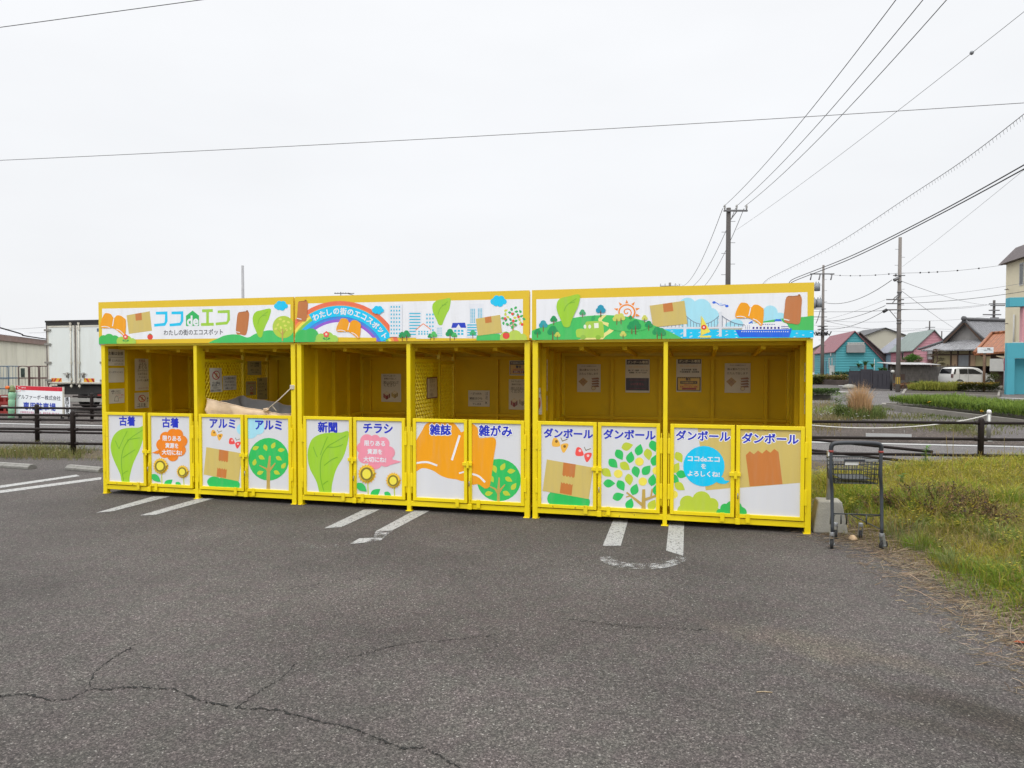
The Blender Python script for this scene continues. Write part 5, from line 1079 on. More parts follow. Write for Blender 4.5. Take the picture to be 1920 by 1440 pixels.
def wheel_stop(c0, c1, label):
    p, q = G(*c0), G(*c1); d = (q-p); ln = d.length; t = thing('wheel_stop', label, 'wheel stop', p, atan2(d.y, d.x), 'concrete wheel stops by the left fence')
    b = MB(); n = 1
    prof = [(0, 0), (.0, .035), (.045, .07), (.105, .07), (.15, .035), (.15, 0)]
    b.prism(prof, lambda u, v, q_: (q_, u, v), 0, ln); b.build('kerb_block', mat('worn_wheel_stop', (.20, .195, .178), .9, .2, 8, bump=.5, bscale=50, dirt=(.09, .085, .075), dirt_amt=.7, dscale=7), t, bevel=.006)
    b = MB(); b.box(.03, ln-.03, .05, .06, .0705, .0735); b.box(.02, ln-.02, .012, .018, .043, .047); b.build('top_groove', mat("light_cement_edge", (.42, .41, .38), .9, .2, 30), t)
wheel_stop((-16, 876), (52, 880.5), 'concrete wheel stop on the asphalt at the left edge')
wheel_stop((121, 881), (184, 886.5), 'concrete wheel stop half hidden by the left yellow shelter')

# ------------------------------------------------------------------ right background: street with houses
def box_house(name, label, c, Y, rot, w, dep, zl, zr, rx, ze, wall, roofm, over=.25, th=.12, group=None):
    p = at(c, 700, Y); t = thing(name, label, 'house', (p.x, p.y, 0), rot, group)
    b = MB(); b.prism([(0, -.2), (w, -.2), (w, ze), (rx, zr), (0, zl)], lambda u, v, q: (u, q, v), 0, dep); b.build('wall', wall, t, fix=True)
    b = MB(); sl = (zr-zl)/rx; sr = (zr-ze)/(w-rx)
    b.slab([(-over, -over, zl - sl*over + th), (rx, -over, zr + th), (rx, dep+over, zr + th), (-over, dep+over, zl - sl*over + th)][::-1], th*.9)
    b.slab([(rx, -over, zr + th), (w+over, -over, ze - sr*over + th), (w+over, dep+over, ze - sr*over + th), (rx, dep+over, zr + th)][::-1], th*.9)
    b.build('roof', roofm, t, fix=True); return t
TEAL = mat("teal_siding", (.055, .29, .33), .6, .05, .8, wave=('Z', 3.2, .02)); TEALD = mat("teal_render", (.07, .36, .46), .7, .04, 1.2)
REDR = mat("dull_red_metal_roof", (.20, .06, .075), .5, .08, 1, wave=('Y', 2.6, .05)); GRNR = mat("grey_green_metal_roof", (.17, .22, .20), .5, .08, 1, wave=('Y', 2.6, .06)); PINK = mat("pink_siding", (.46, .22, .26), .7, .05, .8, wave=('Z', 3.0, .015))
GREYR = mat("blue_grey_metal_roof", (.22, .23, .27), .5, .08, 1, wave=('Y', 2.6, .05)); BLUEW = mat("pale_blue_siding", (.22, .34, .42), .7, .05, 1); GLASS = mat("dark_window_glass", (.02, .025, .03), .12, .2, 2); GFR = mat("pale_window_frame", (.5, .5, .48), .5, .05, 4)
BOXG = mat("grey_sheet_box", (.26, .26, .26), .6, .05, 2); DBRN = mat("dark_brown_board", (.045, .03, .03), .7, .15, 3, wave=('Z', 4, .01)); CREAM2 = mat("cream_render", (.46, .44, .36), .8, .05, .6, dirt=(.34, .32, .27), dirt_amt=.4, dscale=.6)
def win(parent, x, z, w_, h_, y=-.03, name='window', side=None, dx=None):
    f = MB()
    if side is None: f.box(x, x+w_, y, .0, z, z+h_)
    else: f.box(y, 0, x, x+w_, z, z+h_)
    fo = f.build(name, GFR, parent); g = MB(); e = .06
    if side is None: g.box(x+e, x+w_-e, y-.006, y-.001, z+e, z+h_-e)
    else: g.box(y-.006, y-.001, x+e, x+w_-e, z+e, z+h_-e)
    g.build('pane', GLASS, fo); return fo
th_ = box_house('painted_house', 'teal house with a dull red roof behind the left utility pole', 1567, 88, ANG, 5.35, 17, 3.33, 5.64, 2.1, 1.95, TEAL, REDR)
b = MB(); b.box(1.15, 3.25, -.45, 0, 3.05, 4.0); b.build('balcony_box', BOXG, th_)
b = MB(); b.box(1.25, 3.15, -.30, -.24, 4.0, 4.22); 
for i in range(6): b.box(1.3 + i*.3, 1.36 + i*.3, -.44, -.40, 4.0, 4.24)
b.box(1.22, 3.16, -.45, -.39, 4.24, 4.30); b.build('balcony_rail', GFR, th_)
b = MB(); b.prism([(0, 0), (.45, 0), (.45, .12), (.1, .42), (0, .42)], lambda u, v, q: (q, -u, 1.62 + v), 2.55, 3.0); b.build('vent_hood', TEAL, th_, fix=True)
b = MB(); b.tube([(4.35, -.1, 0), (4.35, -.1, 2.3)], .04, 6); b.build('downpipe', GFR, th_)
for y, z, w_, h_ in ((2.2, 1.1, .6, 1.3), (4.2, 1.1, .7, 1.35), (3.0, 2.65, .8, .7)): win(th_, y, z, w_, h_, -.05, side=1)
b = MB(); b.box(-.05, 0, 6.6, 7.5, 0, 2.0); b.build('door', mat("blue_door", (.04, .16, .25), .5, .1, 3), th_)
b = MB(); b.box(-.5, -.02, .7, 1.5, 0, 1.45); b.build('meter_cabinet', GFR, th_)
ph = box_house('painted_house', 'pink house with a grey green roof right of the tall pole', 1712.4, 85, ANG, 4.6, 10.5, 3.4, 5.65, 2.15, 2.6, PINK, GRNR)
b = MB(); b.box(1.45, 3.6, -.45, 0, 2.2, 3.25); b.build('balcony_box', BOXG, ph); win(ph, 4.2, 2.2, .9, 1.0, -.05, side=1)
bh = box_house('painted_house', 'pale blue house with a blue grey roof between the teal and pink ones', 1672, 96, ANG, 5, 8, 3.3, 5.3, 2.4, 3.0, BLUEW, GREYR)
dh = box_house('dark_house', 'dark brown boarded house end behind the teal gable', 1604, 101, ANG - .25, 4.0, 8, 4.8, 6.1, .5, 2.6, DBRN, DBRN)
chs = box_house('cream_house', 'two storey cream house with a low gable behind the dark one', 1617, 116, ANG + .15, 7.6, 9, 6.2, 7.5, 3.4, 5.9, CREAM2, mat("dark_roof_edge", (.06, .06, .065), .6, .1, 2), over=.4)
win(chs, 4.6, 2.6, 1.2, 1.2)
fh = box_house('far_house', 'house with a blue grey roof and brown windows behind the left pole', 1521, 125, ANG - .1, 6, 8, 4.2, 5.9, 3, 4.2, mat("tan_wall", (.30, .22, .16), .8, .1, 2), GREYR)
win(fh, 2.2, 2.6, 1.6, 1.3, -.06)
# traditional tiled house
KAW = mat("grey_roof_tile", (.16, .16, .17), .45, .2, 3, wave=('X', 3.2, .09)); KAW2 = mat("pale_roof_tile", (.26, .26, .27), .45, .2, 3, wave=('Y', 3.4, .09)); RIDGE = mat("dark_ridge_tile", (.09, .09, .095), .5, .2, 5)
PLAST = mat("ochre_plaster", (.28, .24, .13), .85, .08, 2); TIMB = mat("old_brown_timber", (.075, .045, .03), .75, .2, 6); PANELW = mat("tan_shutter", (.30, .20, .12), .7, .1, 4)
pa = at(1812, 600.7, 70); rot = atan2(.32, .945)
kh = thing('tiled_house', 'old Japanese house with grey tiled hip and gable roof behind the block wall', 'house', (pa.x, pa.y, 0), rot)
zr = pa.z; gl, gr_ = 2.15, 1.85; zgl, zgr = zr - 1.95, zr - 1.95
b = MB(); b.slab([(-.3, 0, zr), (9, 0, zr), (9, -gr_-.2, zgr), (-.3, -gr_-.2, zgr)][::-1], .14); b.slab([(-.3, 0, zr), (9, 0, zr), (9, gl+.2, zgl), (-.3, gl+.2, zgl)], .14); rf = b.build('roof', KAW, kh, fix=True)
b = MB(); b.tube([(-.35, 0, zr+.12), (9, 0, zr+.12)], .17, 8); b.box(-.2, 9, -.10, .10, zr-.02, zr+.26)
for s_ in (-1, 1): b.tube([(-.22, 0, zr+.08), (-.22, s_*(gr_ if s_ < 0 else gl)*.55, zr - 1.0), (-.22, s_*(gr_+.15 if s_ < 0 else gl+.15), zgl+.02)], .12, 8)
b.lathe([(.05, -.1), (.25, -.08), (.25, .1), (.05, .14)], (-.35, 0, zr+.18), 10, 'x'); b.build('ridge_tiles', RIDGE, rf)
b = MB(); b.prism([(-gr_, zgr+.02), (gl, zgl+.02), (0, zr-.1)], lambda u, v, q: (q, u, v), .25, .35); b.build('gable_wall', mat("grey_plaster", (.26, .25, .24), .85, .1, 2), kh, fix=True)
b = MB(); b.bar((-.26, .1, zr-.24), (-.26, gl+.1, zgl-.22), .08, .22); b.bar((-.26, -.1, zr-.24), (-.26, -gr_-.1, zgl-.22), .08, .22); b.build('bargeboard', TIMB, kh)
ex, ez = 1.5, zgl - .95                         # skirt roof round the gable
b = MB(); y0, y1 = -gr_-ex*.9, gl+ex*1.1
b.slab([(-ex, y1, ez), (-ex, y0, ez), (.3, -gr_, zgr+.05), (.3, gl, zgl+.05)][::-1], .12); b.build('skirt_roof', KAW2, kh, fix=True)
b = MB(); b.slab([(-ex, y0, ez), (9, y0, ez), (9, -gr_-.1, zgr+.02), (.3, -gr_-.1, zgr+.02)][::-1], .12); b.slab([(-ex, y1, ez), (9, y1, ez), (9, gl+.1, zgl+.02), (.3, gl+.1, zgl+.02)], .12); b.build('side_roof', KAW, kh, fix=True)
b = MB(); b.tube([(-ex-.25, y1+.15, ez+.2), (-ex-.1, y1+.1, ez+.12), (.3, gl, zgl+.12)], [.16, .12, .12], 8); b.build('hip_tiles', RIDGE, kh); b = MB(); b.tube([(-ex-.25, y0-.15, ez+.2), (-ex-.1, y0-.1, ez+.12), (.3, -gr_, zgr+.12)], [.2, .13, .13], 8); b.build('hip_tiles', RIDGE, kh)
b = MB(); b.box(-.6, 9, -gr_-.7, gl+1.0, -.2, ez+.25); b.build('wall', PLAST, kh)
b = MB()
for y in (gl+.98, 1.1, .35, -.9, -gr_-.68): b.box(-.66, -.6, y-.07, y+.07, 0, ez)
b.box(-.65, -.6, -gr_-.6, gl+.9, ez-.55, ez-.42); b.box(-.65, -.6, -gr_-.6, gl+.9, 1.0, 1.12); b.build('timber_frame', TIMB, kh)
for y, w_, m_, nm in ((1.2, 1.6, PLAST, 'shutter'), (.42, .55, PANELW, 'shutter'), (-1.5, .5, PANELW, 'shutter')): b = MB(); b.box(-.64, -.601, y, y+w_, 1.15, ez-.56); b.build(nm, m_, kh)
b = MB(); b.box(-.63, -.601, -.85, .3, .2, ez-.56); b.build('sliding_door', mat("grey_glass_door", (.16, .17, .18), .3, .1, 3), kh)
# orange tiled house in front of it
ORT = mat("orange_pantile", (.25, .085, .03), .55, .25, 4, wave=('X', 3.0, .09)); BRW = mat("brown_wall_boards", (.09, .05, .04), .8, .1, 2, wave=('X', 4, .01))
e0, e1, r0, r1 = at(1826, 663, 52), at(1935, 655, 49.5), at(1859, 626, 56), at(1940, 620, 54)
t = thing('orange_roof_house', 'low house with a bright orange pantile roof beside the cream building', 'house', (e0.x, e0.y, 0), atan2(e1.y-e0.y, e1.x-e0.x)); M_ = Matrix.Translation(t.location) @ Matrix.Rotation(t.rotation_euler.z, 4, 'Z'); IM = M_.inverted()
q = [IM @ v for v in (e0, e1, r1, r0)]
b = MB(); b.slab([q[0], q[1], q[2], q[3]], .14); bk_ = Vector((0, 7, q[0].z)); b.slab([q[3], q[2], (q[2].x, 8, q[1].z), (q[3].x - 1.2, 8, q[0].z)], .14); b.slab([q[0], q[3], (q[3].x - 1.2, 8, q[0].z), (q[0].x, 7.5, q[0].z)][::-1], .14); rf = b.build('roof', ORT, t, fix=True)
b = MB(); b.tube([q[3] + Vector((0, 0, .06)), q[2] + Vector((0, 0, .06))], .12, 8); b.tube([q[0] + Vector((0, 0, .06)), q[3] + Vector((0, 0, .06))], .1, 8); b.build('ridge_tiles', ORT, rf)
b = MB(); b.box(.9, 6, .7, 7, -.2, q[0].z+.15); b.build('wall', BRW, t)
win(t, 1.0, 1.1, 1.1, .9, .66); b = MB(); b.box(2.6, 2.75, .6, .69, 0, 2.2); b.build('downpipe', GFR, t)
# tall cream building with a slate mansard
CLAP = mat("cream_clapboard", (.72, .65, .47), .75, .04, 1, wave=('X', 1.1, .02, 'SAW')); SLATE = mat("brown_slate_sheet", (.075, .055, .055), .55, .12, 2, wave=('X', 3.6, .05))
pc = at(1884.6, 610, 44); tw = NV
t = thing('tall_building', 'tall cream building with a brown ribbed mansard roof at the right edge', 'building', (pc.x, pc.y, 0), atan2(-NV.y, -NV.x))
hz = at(1884.6, 494, 44).z
b = MB(); b.box(0, 14, 0, 8, -.2, hz); b.build('wall', CLAP, t)
b = MB(); b.prism([(-.35, hz-.05), (.6, hz+1.0), (.6, hz-.05)], lambda u, v, q_: (q_, u, v), -.3, 14.3); b.add([(-.3, -.35, hz-.05), (.5, .6, hz+1.0), (.5, 7.4, hz+1.0), (-.3, 8.35, hz-.05)], [(0, 1, 2, 3)]); b.box(-.3, 14.3, .601, 7.4, hz-.04, hz+.98); b.build('roof', SLATE, t, fix=True)
win(t, 1.95, hz-1.6, .55, 1.35)
b = MB(); b.tube([(1.5, -.08, 2.2), (1.5, -.08, 4.6)], .05, 6); b.build('pipe', GFR, t)
b = MB(); b.tube([(.5, -.02, 6.2), (.5, -.25, 6.2), (1.0, -.25, 6.2)], .02, 5); b.tube([(.5, -.02, 4.1), (.5, -.25, 4.1), (1.0, -.25, 4.1)], .02, 5); b.build('bracket', IRON, t)
PINKW = mat("pink_render", (.62, .30, .34), .7, .04, 2, wave=('X', 2.2, .015)); MAUVE = mat("mauve_boards", (.14, .06, .075), .7, .1, 3, wave=('X', 5, .01))
ps = at(1887, 740, 37); t = thing('shopfront', 'turquoise shop front with a pink upper wall at the right edge', 'shop', (ps.x, ps.y, 0), ANG)
def zz(y): return at(1887, y, 37).z
b = MB(); b.box(0, .36, 0, .30, -.02, zz(672)); b.box(0, 6, 0, .30, zz(672), zz(643)); b.build('portal', TEALD, t, bevel=.01)
b = MB(); b.box(.30, 1.05, .55, .8, -.02, zz(672)-.003); b.build('recess_wall', TEALD, t)
b = MB(); b.box(1.05, 5, .58, .8, -.02, zz(672)-.003); b.build('boarded_door', MAUVE, t)
b = MB(); b.box(.70, 6, .08, .42, zz(643)+.002, zz(575)); b.build('upper_wall', PINKW, t)
b = MB(); b.box(.06, 6, -.05, .5, zz(575)+.002, zz(558)); b.build('canopy', TEALD, t, bevel=.01)
b = MB(); b.box(.3, .75, .05, .2, zz(643)+.001, zz(641.5)); b.build('ledge', GFR, t)
pw = at(1868, 667, 38.5); t = thing('awning', 'small cream folding awning left of the turquoise shop', 'awning', (pw.x, pw.y, 0), ANG)
b = MB(); b.add([(0, 0, pw.z), (.62, .02, pw.z - .02), (.62, .5, pw.z - .02), (.05, .5, pw.z-.0), (0, 0, pw.z-.03), (.62, .02, pw.z - .24)], [(0, 1, 2, 3), (4, 5, 1, 0)]); b.build('canvas', mat("cream_canvas", (.55, .46, .32), .8, .05, 4), t)
b = MB(); b.tube([(.3, .1, pw.z-.1), (.42, .1, pw.z-.5)], .015, 5); b.build('strut', GFR, t)
pb = at(1881, 735, 38.2); t = thing('banner', 'red and white shop banner on a pole beside the turquoise pillar', 'banner', (pb.x, pb.y, 0), ANG)
b = MB(); b.tube([(.2, 0, 0), (.2, 0, 1.95)], .015, 6); b.build('pole', GFR, t)
b = MB(); b.box(0, .19, -.005, .005, 1.25, 1.92); b.build('red_cloth', mat("red_cloth", (.50, .07, .10), .8, .1, 5), t); b = MB(); b.box(.01, .185, -.005, .005, .25, 1.247); b.build('white_cloth', mat("white_cloth", (.62, .56, .62), .8, .05, 5), t)
# dark slatted gate, block wall with lean-to roof
DG = mat("dark_violet_panel", (.030, .028, .038), .55, .12, 4, wave=('X', 9, .006)); BLKW = mat("weathered_block_wall", (.115, .105, .098), .9, .25, 3, dirt=(.05, .045, .04), dirt_amt=.7, dscale=2)
pg = at(1590.5, 728, 46.5); qg = at(1671, 731, 43); gd = (qg - pg); gd.z = 0; gw = gd.length
t = thing('panel_gate', 'row of dark panel gates in front of the teal house', 'gate', (pg.x, pg.y, 0), atan2(gd.y, gd.x))
for i in range(3): b = MB(); x0 = gw*(0, .29, .585)[i]; x1 = gw*(.285, .58, .97)[i]; hh = (1.14, 1.28, 1.22)[i]; b.box(x0+.02, x1-.02, 0, .06, .06, hh); [b.box(x0 + (x1-x0)*f - .012, x0 + (x1-x0)*f + .012, -.012, -.001, .2, hh-.2) for f in (.3, .55, .8)]; b.build('gate_panel', DG, t)
b = MB(); b.box(0, gw, .062, .11, 1.14, 1.18); b.box(-.0, .05, .062, .11, 0, 1.3)
for i in range(12): b.box(.05 + i*.09, .062 + i*.09, .07, .09, 1.18, 1.42)
b.box(0, 1.15, .065, .095, 1.42, 1.45); b.build('railing', DARK, t)
pb0 = at(1672, 731, 46.0); pb1 = at(1893, 735, 57); bd = pb1 - pb0; bd.z = 0; bl_ = bd.length
t = thing('block_wall', 'weathered grey block wall behind the white van', 'wall', (pb0.x, pb0.y, 0), atan2(bd.y, bd.x))
b = MB(); b.box(0, bl_, 0, .15, -.1, 1.46); 
for j in range(7):
    for i in range(int(bl_/.4)): x = i*.4 + (.2 if j % 2 else 0); b.box(x+.012, min(bl_, x+.388), -.008, -.0, j*.19+.03, j*.19+.20)
b.build('blocks', BLKW, t)
b = MB(); b.box(.15, 1.7, -.012, -.009, .55, .95); b.build('shutter', mat("brown_board", (.065, .036, .026), .7, .15, 6), t)
b = MB(); b.slab([(-.2, -.3, 1.60), (6.2, -.3, 1.58), (6.2, .9, 1.72), (-.2, .9, 1.74)], .035); b.build('lean_to_roof', mat("pale_corrugated_roof", (.33, .32, .32), .5, .15, 2, wave=('X', 3, .05)), t)
b = MB()
for i in range(9): x = i*1.15; b.box(x, x+.06, .02, .08, 1.461, 1.60)
b.box(-.1, 9, .03, .07, 1.50, 1.53); b.build('posts', TIMB, t)
b = MB(); b.box(.16, 6.0, .3, .34, 1.2, 1.6); b.build('backing_boards', mat("brown_board", (.065, .036, .026)), t)
p = at(1673, 698, 42.8); t = thing('flood_lamp', 'white round lamp on top of the dark gate post', 'lamp', (p.x, p.y, 0)); b = MB(); b.lathe([(.02, -.13), (.085, -.11), (.085, .02), (.06, .05)], (0, 0, 1.16), 12, 'y'); b.build('housing', GFR, t); b = MB(); b.tube([(0, .1, 0), (0, .1, 1.1)], .06, 8); b.build('post', DARK, t)
# low wall under the left pole
p0 = at(1500, 712, 58); p1 = at(1590, 718, 53); dd = p1-p0; dd.z = 0
t = thing('low_wall', 'low brown garden wall at the foot of the left utility pole', 'wall', (p0.x, p0.y, 0), atan2(dd.y, dd.x)); b = MB(); b.box(0, dd.length, 0, .3, -.1, .38); b.build('wall_blocks', mat("dark_brown_stone", (.06, .045, .04), .9, .3, 2, bump=.3, bscale=6), t)
p = at(1528, 716, 62); t = thing('white_car', 'white car partly hidden behind the right edge of the yellow shelter', 'car', (p.x - 1.9, p.y + 4, 0), 0)
b = MB(); b.prism([(0, .35), (3.6, .35), (3.6, .8), (2.9, .9), (2.3, 1.32), (.6, 1.36), (.1, .9)], lambda u, v, q: (u, q, v), 0, 1.5); b.build('body', mat("car_white_paint", (.65, .65, .64), .25, .02, 2), t, bevel=.06, fix=True)
b = MB(); b.prism([(.35, .92), (2.7, .92), (2.2, 1.27), (.65, 1.29)], lambda u, v, q: (u, q, v), -.01, -.004); b.build('side_window', GLASS, t)
for x in (.7, 2.9): b = MB(); b.tube([(x, -.02, .3), (x, .18, .3)], .3, 16); b.build('wheel', RUB, t)
# kerbs and planting strips
KERB = mat("kerb_concrete", (.22, .205, .18), .9, .15, 4, dirt=(.10, .09, .075), dirt_amt=.6, dscale=2)
SOIL = mat("planting_soil", (.05, .04, .03), .95, .3, 4)
def planter(label, pts, h, name='planter'):
    t = thing(name, label, 'planter'); b = MB(); n = len(pts); w_ = .16
    cx = sum(p[0] for p in pts)/n; cy = sum(p[1] for p in pts)/n
    ins = [(p[0] + (cx-p[0])/max(.01, sqrt((cx-p[0])**2+(cy-p[1])**2))*w_*1.4, p[1] + (cy-p[1])/max(.01, sqrt((cx-p[0])**2+(cy-p[1])**2))*w_*1.4) for p in pts]
    for i in range(n):
        j = (i+1) % n; o = len(b.v)
        b.v += [(pts[i][0], pts[i][1], -.02), (pts[j][0], pts[j][1], -.02), (pts[j][0], pts[j][1], h), (pts[i][0], pts[i][1], h), (ins[i][0], ins[i][1], h), (ins[j][0], ins[j][1], h), (ins[i][0], ins[i][1], -.02), (ins[j][0], ins[j][1], -.02)]
        b.face([o, o+1, o+2, o+3]); b.face([o+3, o+2, o+5, o+4]); b.face([o+4, o+5, o+7, o+6])
    b.build('kerb', KERB, t, fix=True)
    b = MB(); b.add([(p[0], p[1], h-.04) for p in ins], [tuple(range(n))]); b.build('soil', SOIL, t)
    return t
def loopxy(*pp): return [xy(*p) for p in pp]
PL1 = [(13.1, 17.0), (13.25, 21.5), (13.35, 25.4), (13.8, 26.2), (15.6, 26.0), (16.3, 24), (15.6, 12.0), (13.6, 12.0)]
planter('long concrete kerbed planter with the grassy hedge along the footpath', PL1[::-1], .17)
PL2 = [xy(1690, 743), xy(1800, 745), xy(1874, 747.5), (at(1876, 740, 39.5).x, 39.5), (at(1800, 740, 44).x, 43.0), (at(1704, 738, 41).x, 41.5)]
planter('kerbed island with tall grass and a clipped shrub across the road', PL2, .15)
PL3 = [xy(1490, 748), xy(1557, 750), xy(1560, 746), xy(1552, 738), xy(1490, 736)]
planter('small kerbed island with a low bush beside the right shelter post', PL3, .22)
# chain posts with a white plate hanging from the chain
CHW = mat("white_plastic_chain", (.58, .57, .53), .6, .08, 10); STN = mat("stainless_post", (.34, .34, .32), .4, .12, 12, metal=.6)
def chainpost(p, label):
    t = thing('chain_post', label, 'bollard', p, 0, 'steel posts carrying the chain'); b = MB(); b.tube([(0, 0, 0), (0, 0, .60)], .038, 12); b.build('tube', STN, t); b = MB(); b.lathe([(.042, .58), (.042, .63), (.03, .655), (.01, .66)], (0, 0, 0), 12); b.build('cap', mat("white_cap", (.7, .7, .68), .4, .05, 5), t); b = MB(); b.tube([(0, 0, .0), (0, 0, .02)], .07, 12); b.build('base_plate', STN, t)
cp1 = G(1853.5, 828); cp0 = Vector((5.05, 15.6, 0)); chainpost(cp1, 'steel post with a white cap at the right end of the chain'); chainpost(cp0, 'steel post at the hidden left end of the chain, behind the shelters')
b = MB(); cc = []
for i in range(41):
    u = i/40; q = cp0.lerp(cp1, u); s_ = 1 - (2*u-1)**2; q.z = .575 - .34*s_**.8; cc.append(q)
b.tube(cc, .012, 6); tag(b.build('barrier_chain', CHW), 'pale plastic chain sagging between two steel posts', 'chain')
pm = at(1666, 818, 14.75); t = thing('hanging_plate', 'blank white plate hanging from the sagging chain', 'sign plate', (pm.x, pm.y, 0), atan2(cp1.y-cp0.y, cp1.x-cp0.x)); b = MB(); b.box(-.44, .44, -.006, .006, pm.z-.055, pm.z+.055); b.build('plate', mat("pale_grey_plate", (.42, .43, .43), .5, .05, 4), t)
b = MB(); b.tube([(-.3, 0, pm.z+.05), (-.3, 0, pm.z+.13)], .005, 5); b.build('hook', STN, t); b = MB(); b.tube([(.3, 0, pm.z+.05), (.3, 0, pm.z+.13)], .005, 5); b.build('hook', STN, t)
# street-side sign on a post
pp = at(1844.5, 738, 38); t = thing('street_sign', 'white rectangular shop sign on a brown wooden post', 'sign', (pp.x, pp.y, 0), -.1)
b = MB(); b.tube([(0, 0, -.05), (0, 0, 2.25)], .065, 10); b.build('post', mat("brown_post", (.13, .075, .045), .8, .2, 8), t)
zs = at(1844.5, 662, 38).z; hw = .40; a = Art((-hw, hw, zs, zs+.31), lambda x, y: ((x-.5)*2*hw, zs + .31*(1-y)), .002)
a.text('いらっしゃいませ', .36, .30, .36, (50, 50, 54), .01); a.text('喫茶', .70, .30, .20, (40, 40, 44), .03); a.text('営業中', .5, .55, .24, (50, 50, 54), .01); a.text('そらじ', .80, .50, .22, (40, 40, 44), .03)
b = MB(); ms = [mat("white_sign_face", lin(SW_))]; b.box(-hw, hw, -.10, -.067, zs, zs+.31); a.into(b, lambda u, v, q: (u, -.10-q, v), ms); b.build('sign_board', ms, t)
# the silver-white van
VW = mat("pearl_white_car_paint", (.62, .62, .60), .22, .02, 3); VG = mat("tinted_car_glass", (.012, .013, .015), .06, .1, 2)
Yv = 47.0; v0, v1 = at(1784, 727, Yv), at(1867, 727, Yv + .3); vd = v1 - v0; vd.z = 0; VL = vd.length; k = 3.55/3.4
t = thing('white_van', 'small silver white van parked by the block wall behind the clipped shrub', 'van', (v0.x, v0.y, 0), atan2(vd.y, vd.x)); vz = -.04
prof = [(.02, .24), (.0, .45), (.02, .78), (.10, 1.05), (.22, 1.34), (.40, 1.40), (1.0, 1.43), (1.7, 1.42), (2.15, 1.36), (2.62, 1.02), (3.05, .90), (3.28, .80), (3.36, .62), (3.38, .40), (3.34, .24)]
sx = VL/3.38; sz = .985
b = MB(); nst = [(-.0, .90), (.05, .97), (.16, 1.0), (1.24, 1.0), (1.35, .97), (1.40, .90)]; rows = []
b.s = True
for (yy, sc) in nst:
    rows.append(len(b.v)); c = (1.7, .8)
    for (u, v) in prof: tumble = max(0, v - .85)*.16; yv = yy + (tumble if yy < .7 else -tumble); b.v.append(((c[0] + (u-c[0])*(.5+.5*sc))*sx, yv, (c[1] + (v-c[1])*sc)*sz))
n = len(prof)
for i in range(len(rows)-1):
    for j in range(n): j2 = (j+1) % n; b.face([rows[i]+j, rows[i]+j2, rows[i+1]+j2, rows[i+1]+j])
b.s = False; b.face([rows[0]+j for j in range(n)]); b.face([rows[-1]+j for j in range(n)][::-1]); bo = b.build('body', VW, t, fix=True)
def sidewin(pts, nm='side_window'):
    b = MB(); b.prism(pts, lambda u, v, q: (u*sx, q + max(0, v-.85)*.16*1.0, v*sz), -.012, -.004); return b.build(nm, VG, t, fix=True)
sidewin([(.62, .97), (.62, 1.30), (1.24, 1.31), (1.24, .97)]); sidewin([(1.28, .97), (1.28, 1.31), (1.72, 1.30), (2.32, 1.02), (2.30, .97)])
b = MB(); b.prism([(.17, .96), (.29, .96), (.40, 1.30), (.28, 1.30)], lambda u, v, q: (u*sx, q + max(0, v-.85)*.16, v*sz), -.012, .02); b.build('quarter_window', VG, t, fix=True)
b = MB(); b.add([(.075*sx-.012, .15, .98), (.075*sx-.012, 1.25, .98), (.205*sx-.012, 1.18, 1.31), (.205*sx-.012, .22, 1.31)], [(0, 1, 2, 3)]); b.build('rear_window', VG, t)
b = MB(); b.box(.02, .11, -.012, .1, .70, .95); b.build('tail_light', mat("smoked_lens", (.16, .10, .10), .15, .1, 10), t)
b = MB(); b.box(1.255*sx, 1.265*sx, -.008, -.001, .30, .95); b.box(.60*sx, .608*sx, -.008, -.001, .55, .95); b.box(2.30*sx, 2.308*sx, -.008, -.001, .36, .92); b.build('door_seam', BLACKM, t)
for x in (.98, 1.42): b = MB(); b.box(x*sx, (x+.16)*sx, -.016, -.002, .84, .87); b.build('door_handle', VW, t)
b = MB(); b.box(2.30*sx, 2.42*sx, -.14, -.01, .95, 1.08); b.build('mirror', VW, t, bevel=.02)
b = MB(); b.prism([(2.98, .83), (3.26, .74), (3.32, .64), (3.10, .70)], lambda u, v, q: (u*sx, q, v*sz), -.012, .10); b.build('headlight', mat("clear_lens", (.3, .31, .32), .1, .1, 10), t, fix=True)
for x in (.62, 2.86):
    b = MB(); b.lathe([(.0, -.02), (.33, -.016), (.33, .0)], (x*sx, .0, .27), 20, 'y'); b.build('wheel_arch', BLACKM, t)
    b = MB(); b.lathe([(.22, -.05), (.27, -.045), (.28, .0), (.28, .14)], (x*sx, 0, .27), 22, 'y'); wq_ = b.build('wheel', RUB, t)
    b = MB(); b.lathe([(.02, -.062), (.05, -.062), (.05, -.052), (.17, -.05), (.20, -.056), (.215, -.05), (.215, -.03)], (x*sx, 0, .27), 22, 'y')
    for i in range(7): an = i*2*pi/7; b.bar((x*sx + cos(an)*.04, -.062, .27 + sin(an)*.04), (x*sx + cos(an)*.19, -.058, .27 + sin(an)*.19), .035, .01, (0, 1, 0))
    b.build('rim', GALV, wq_)
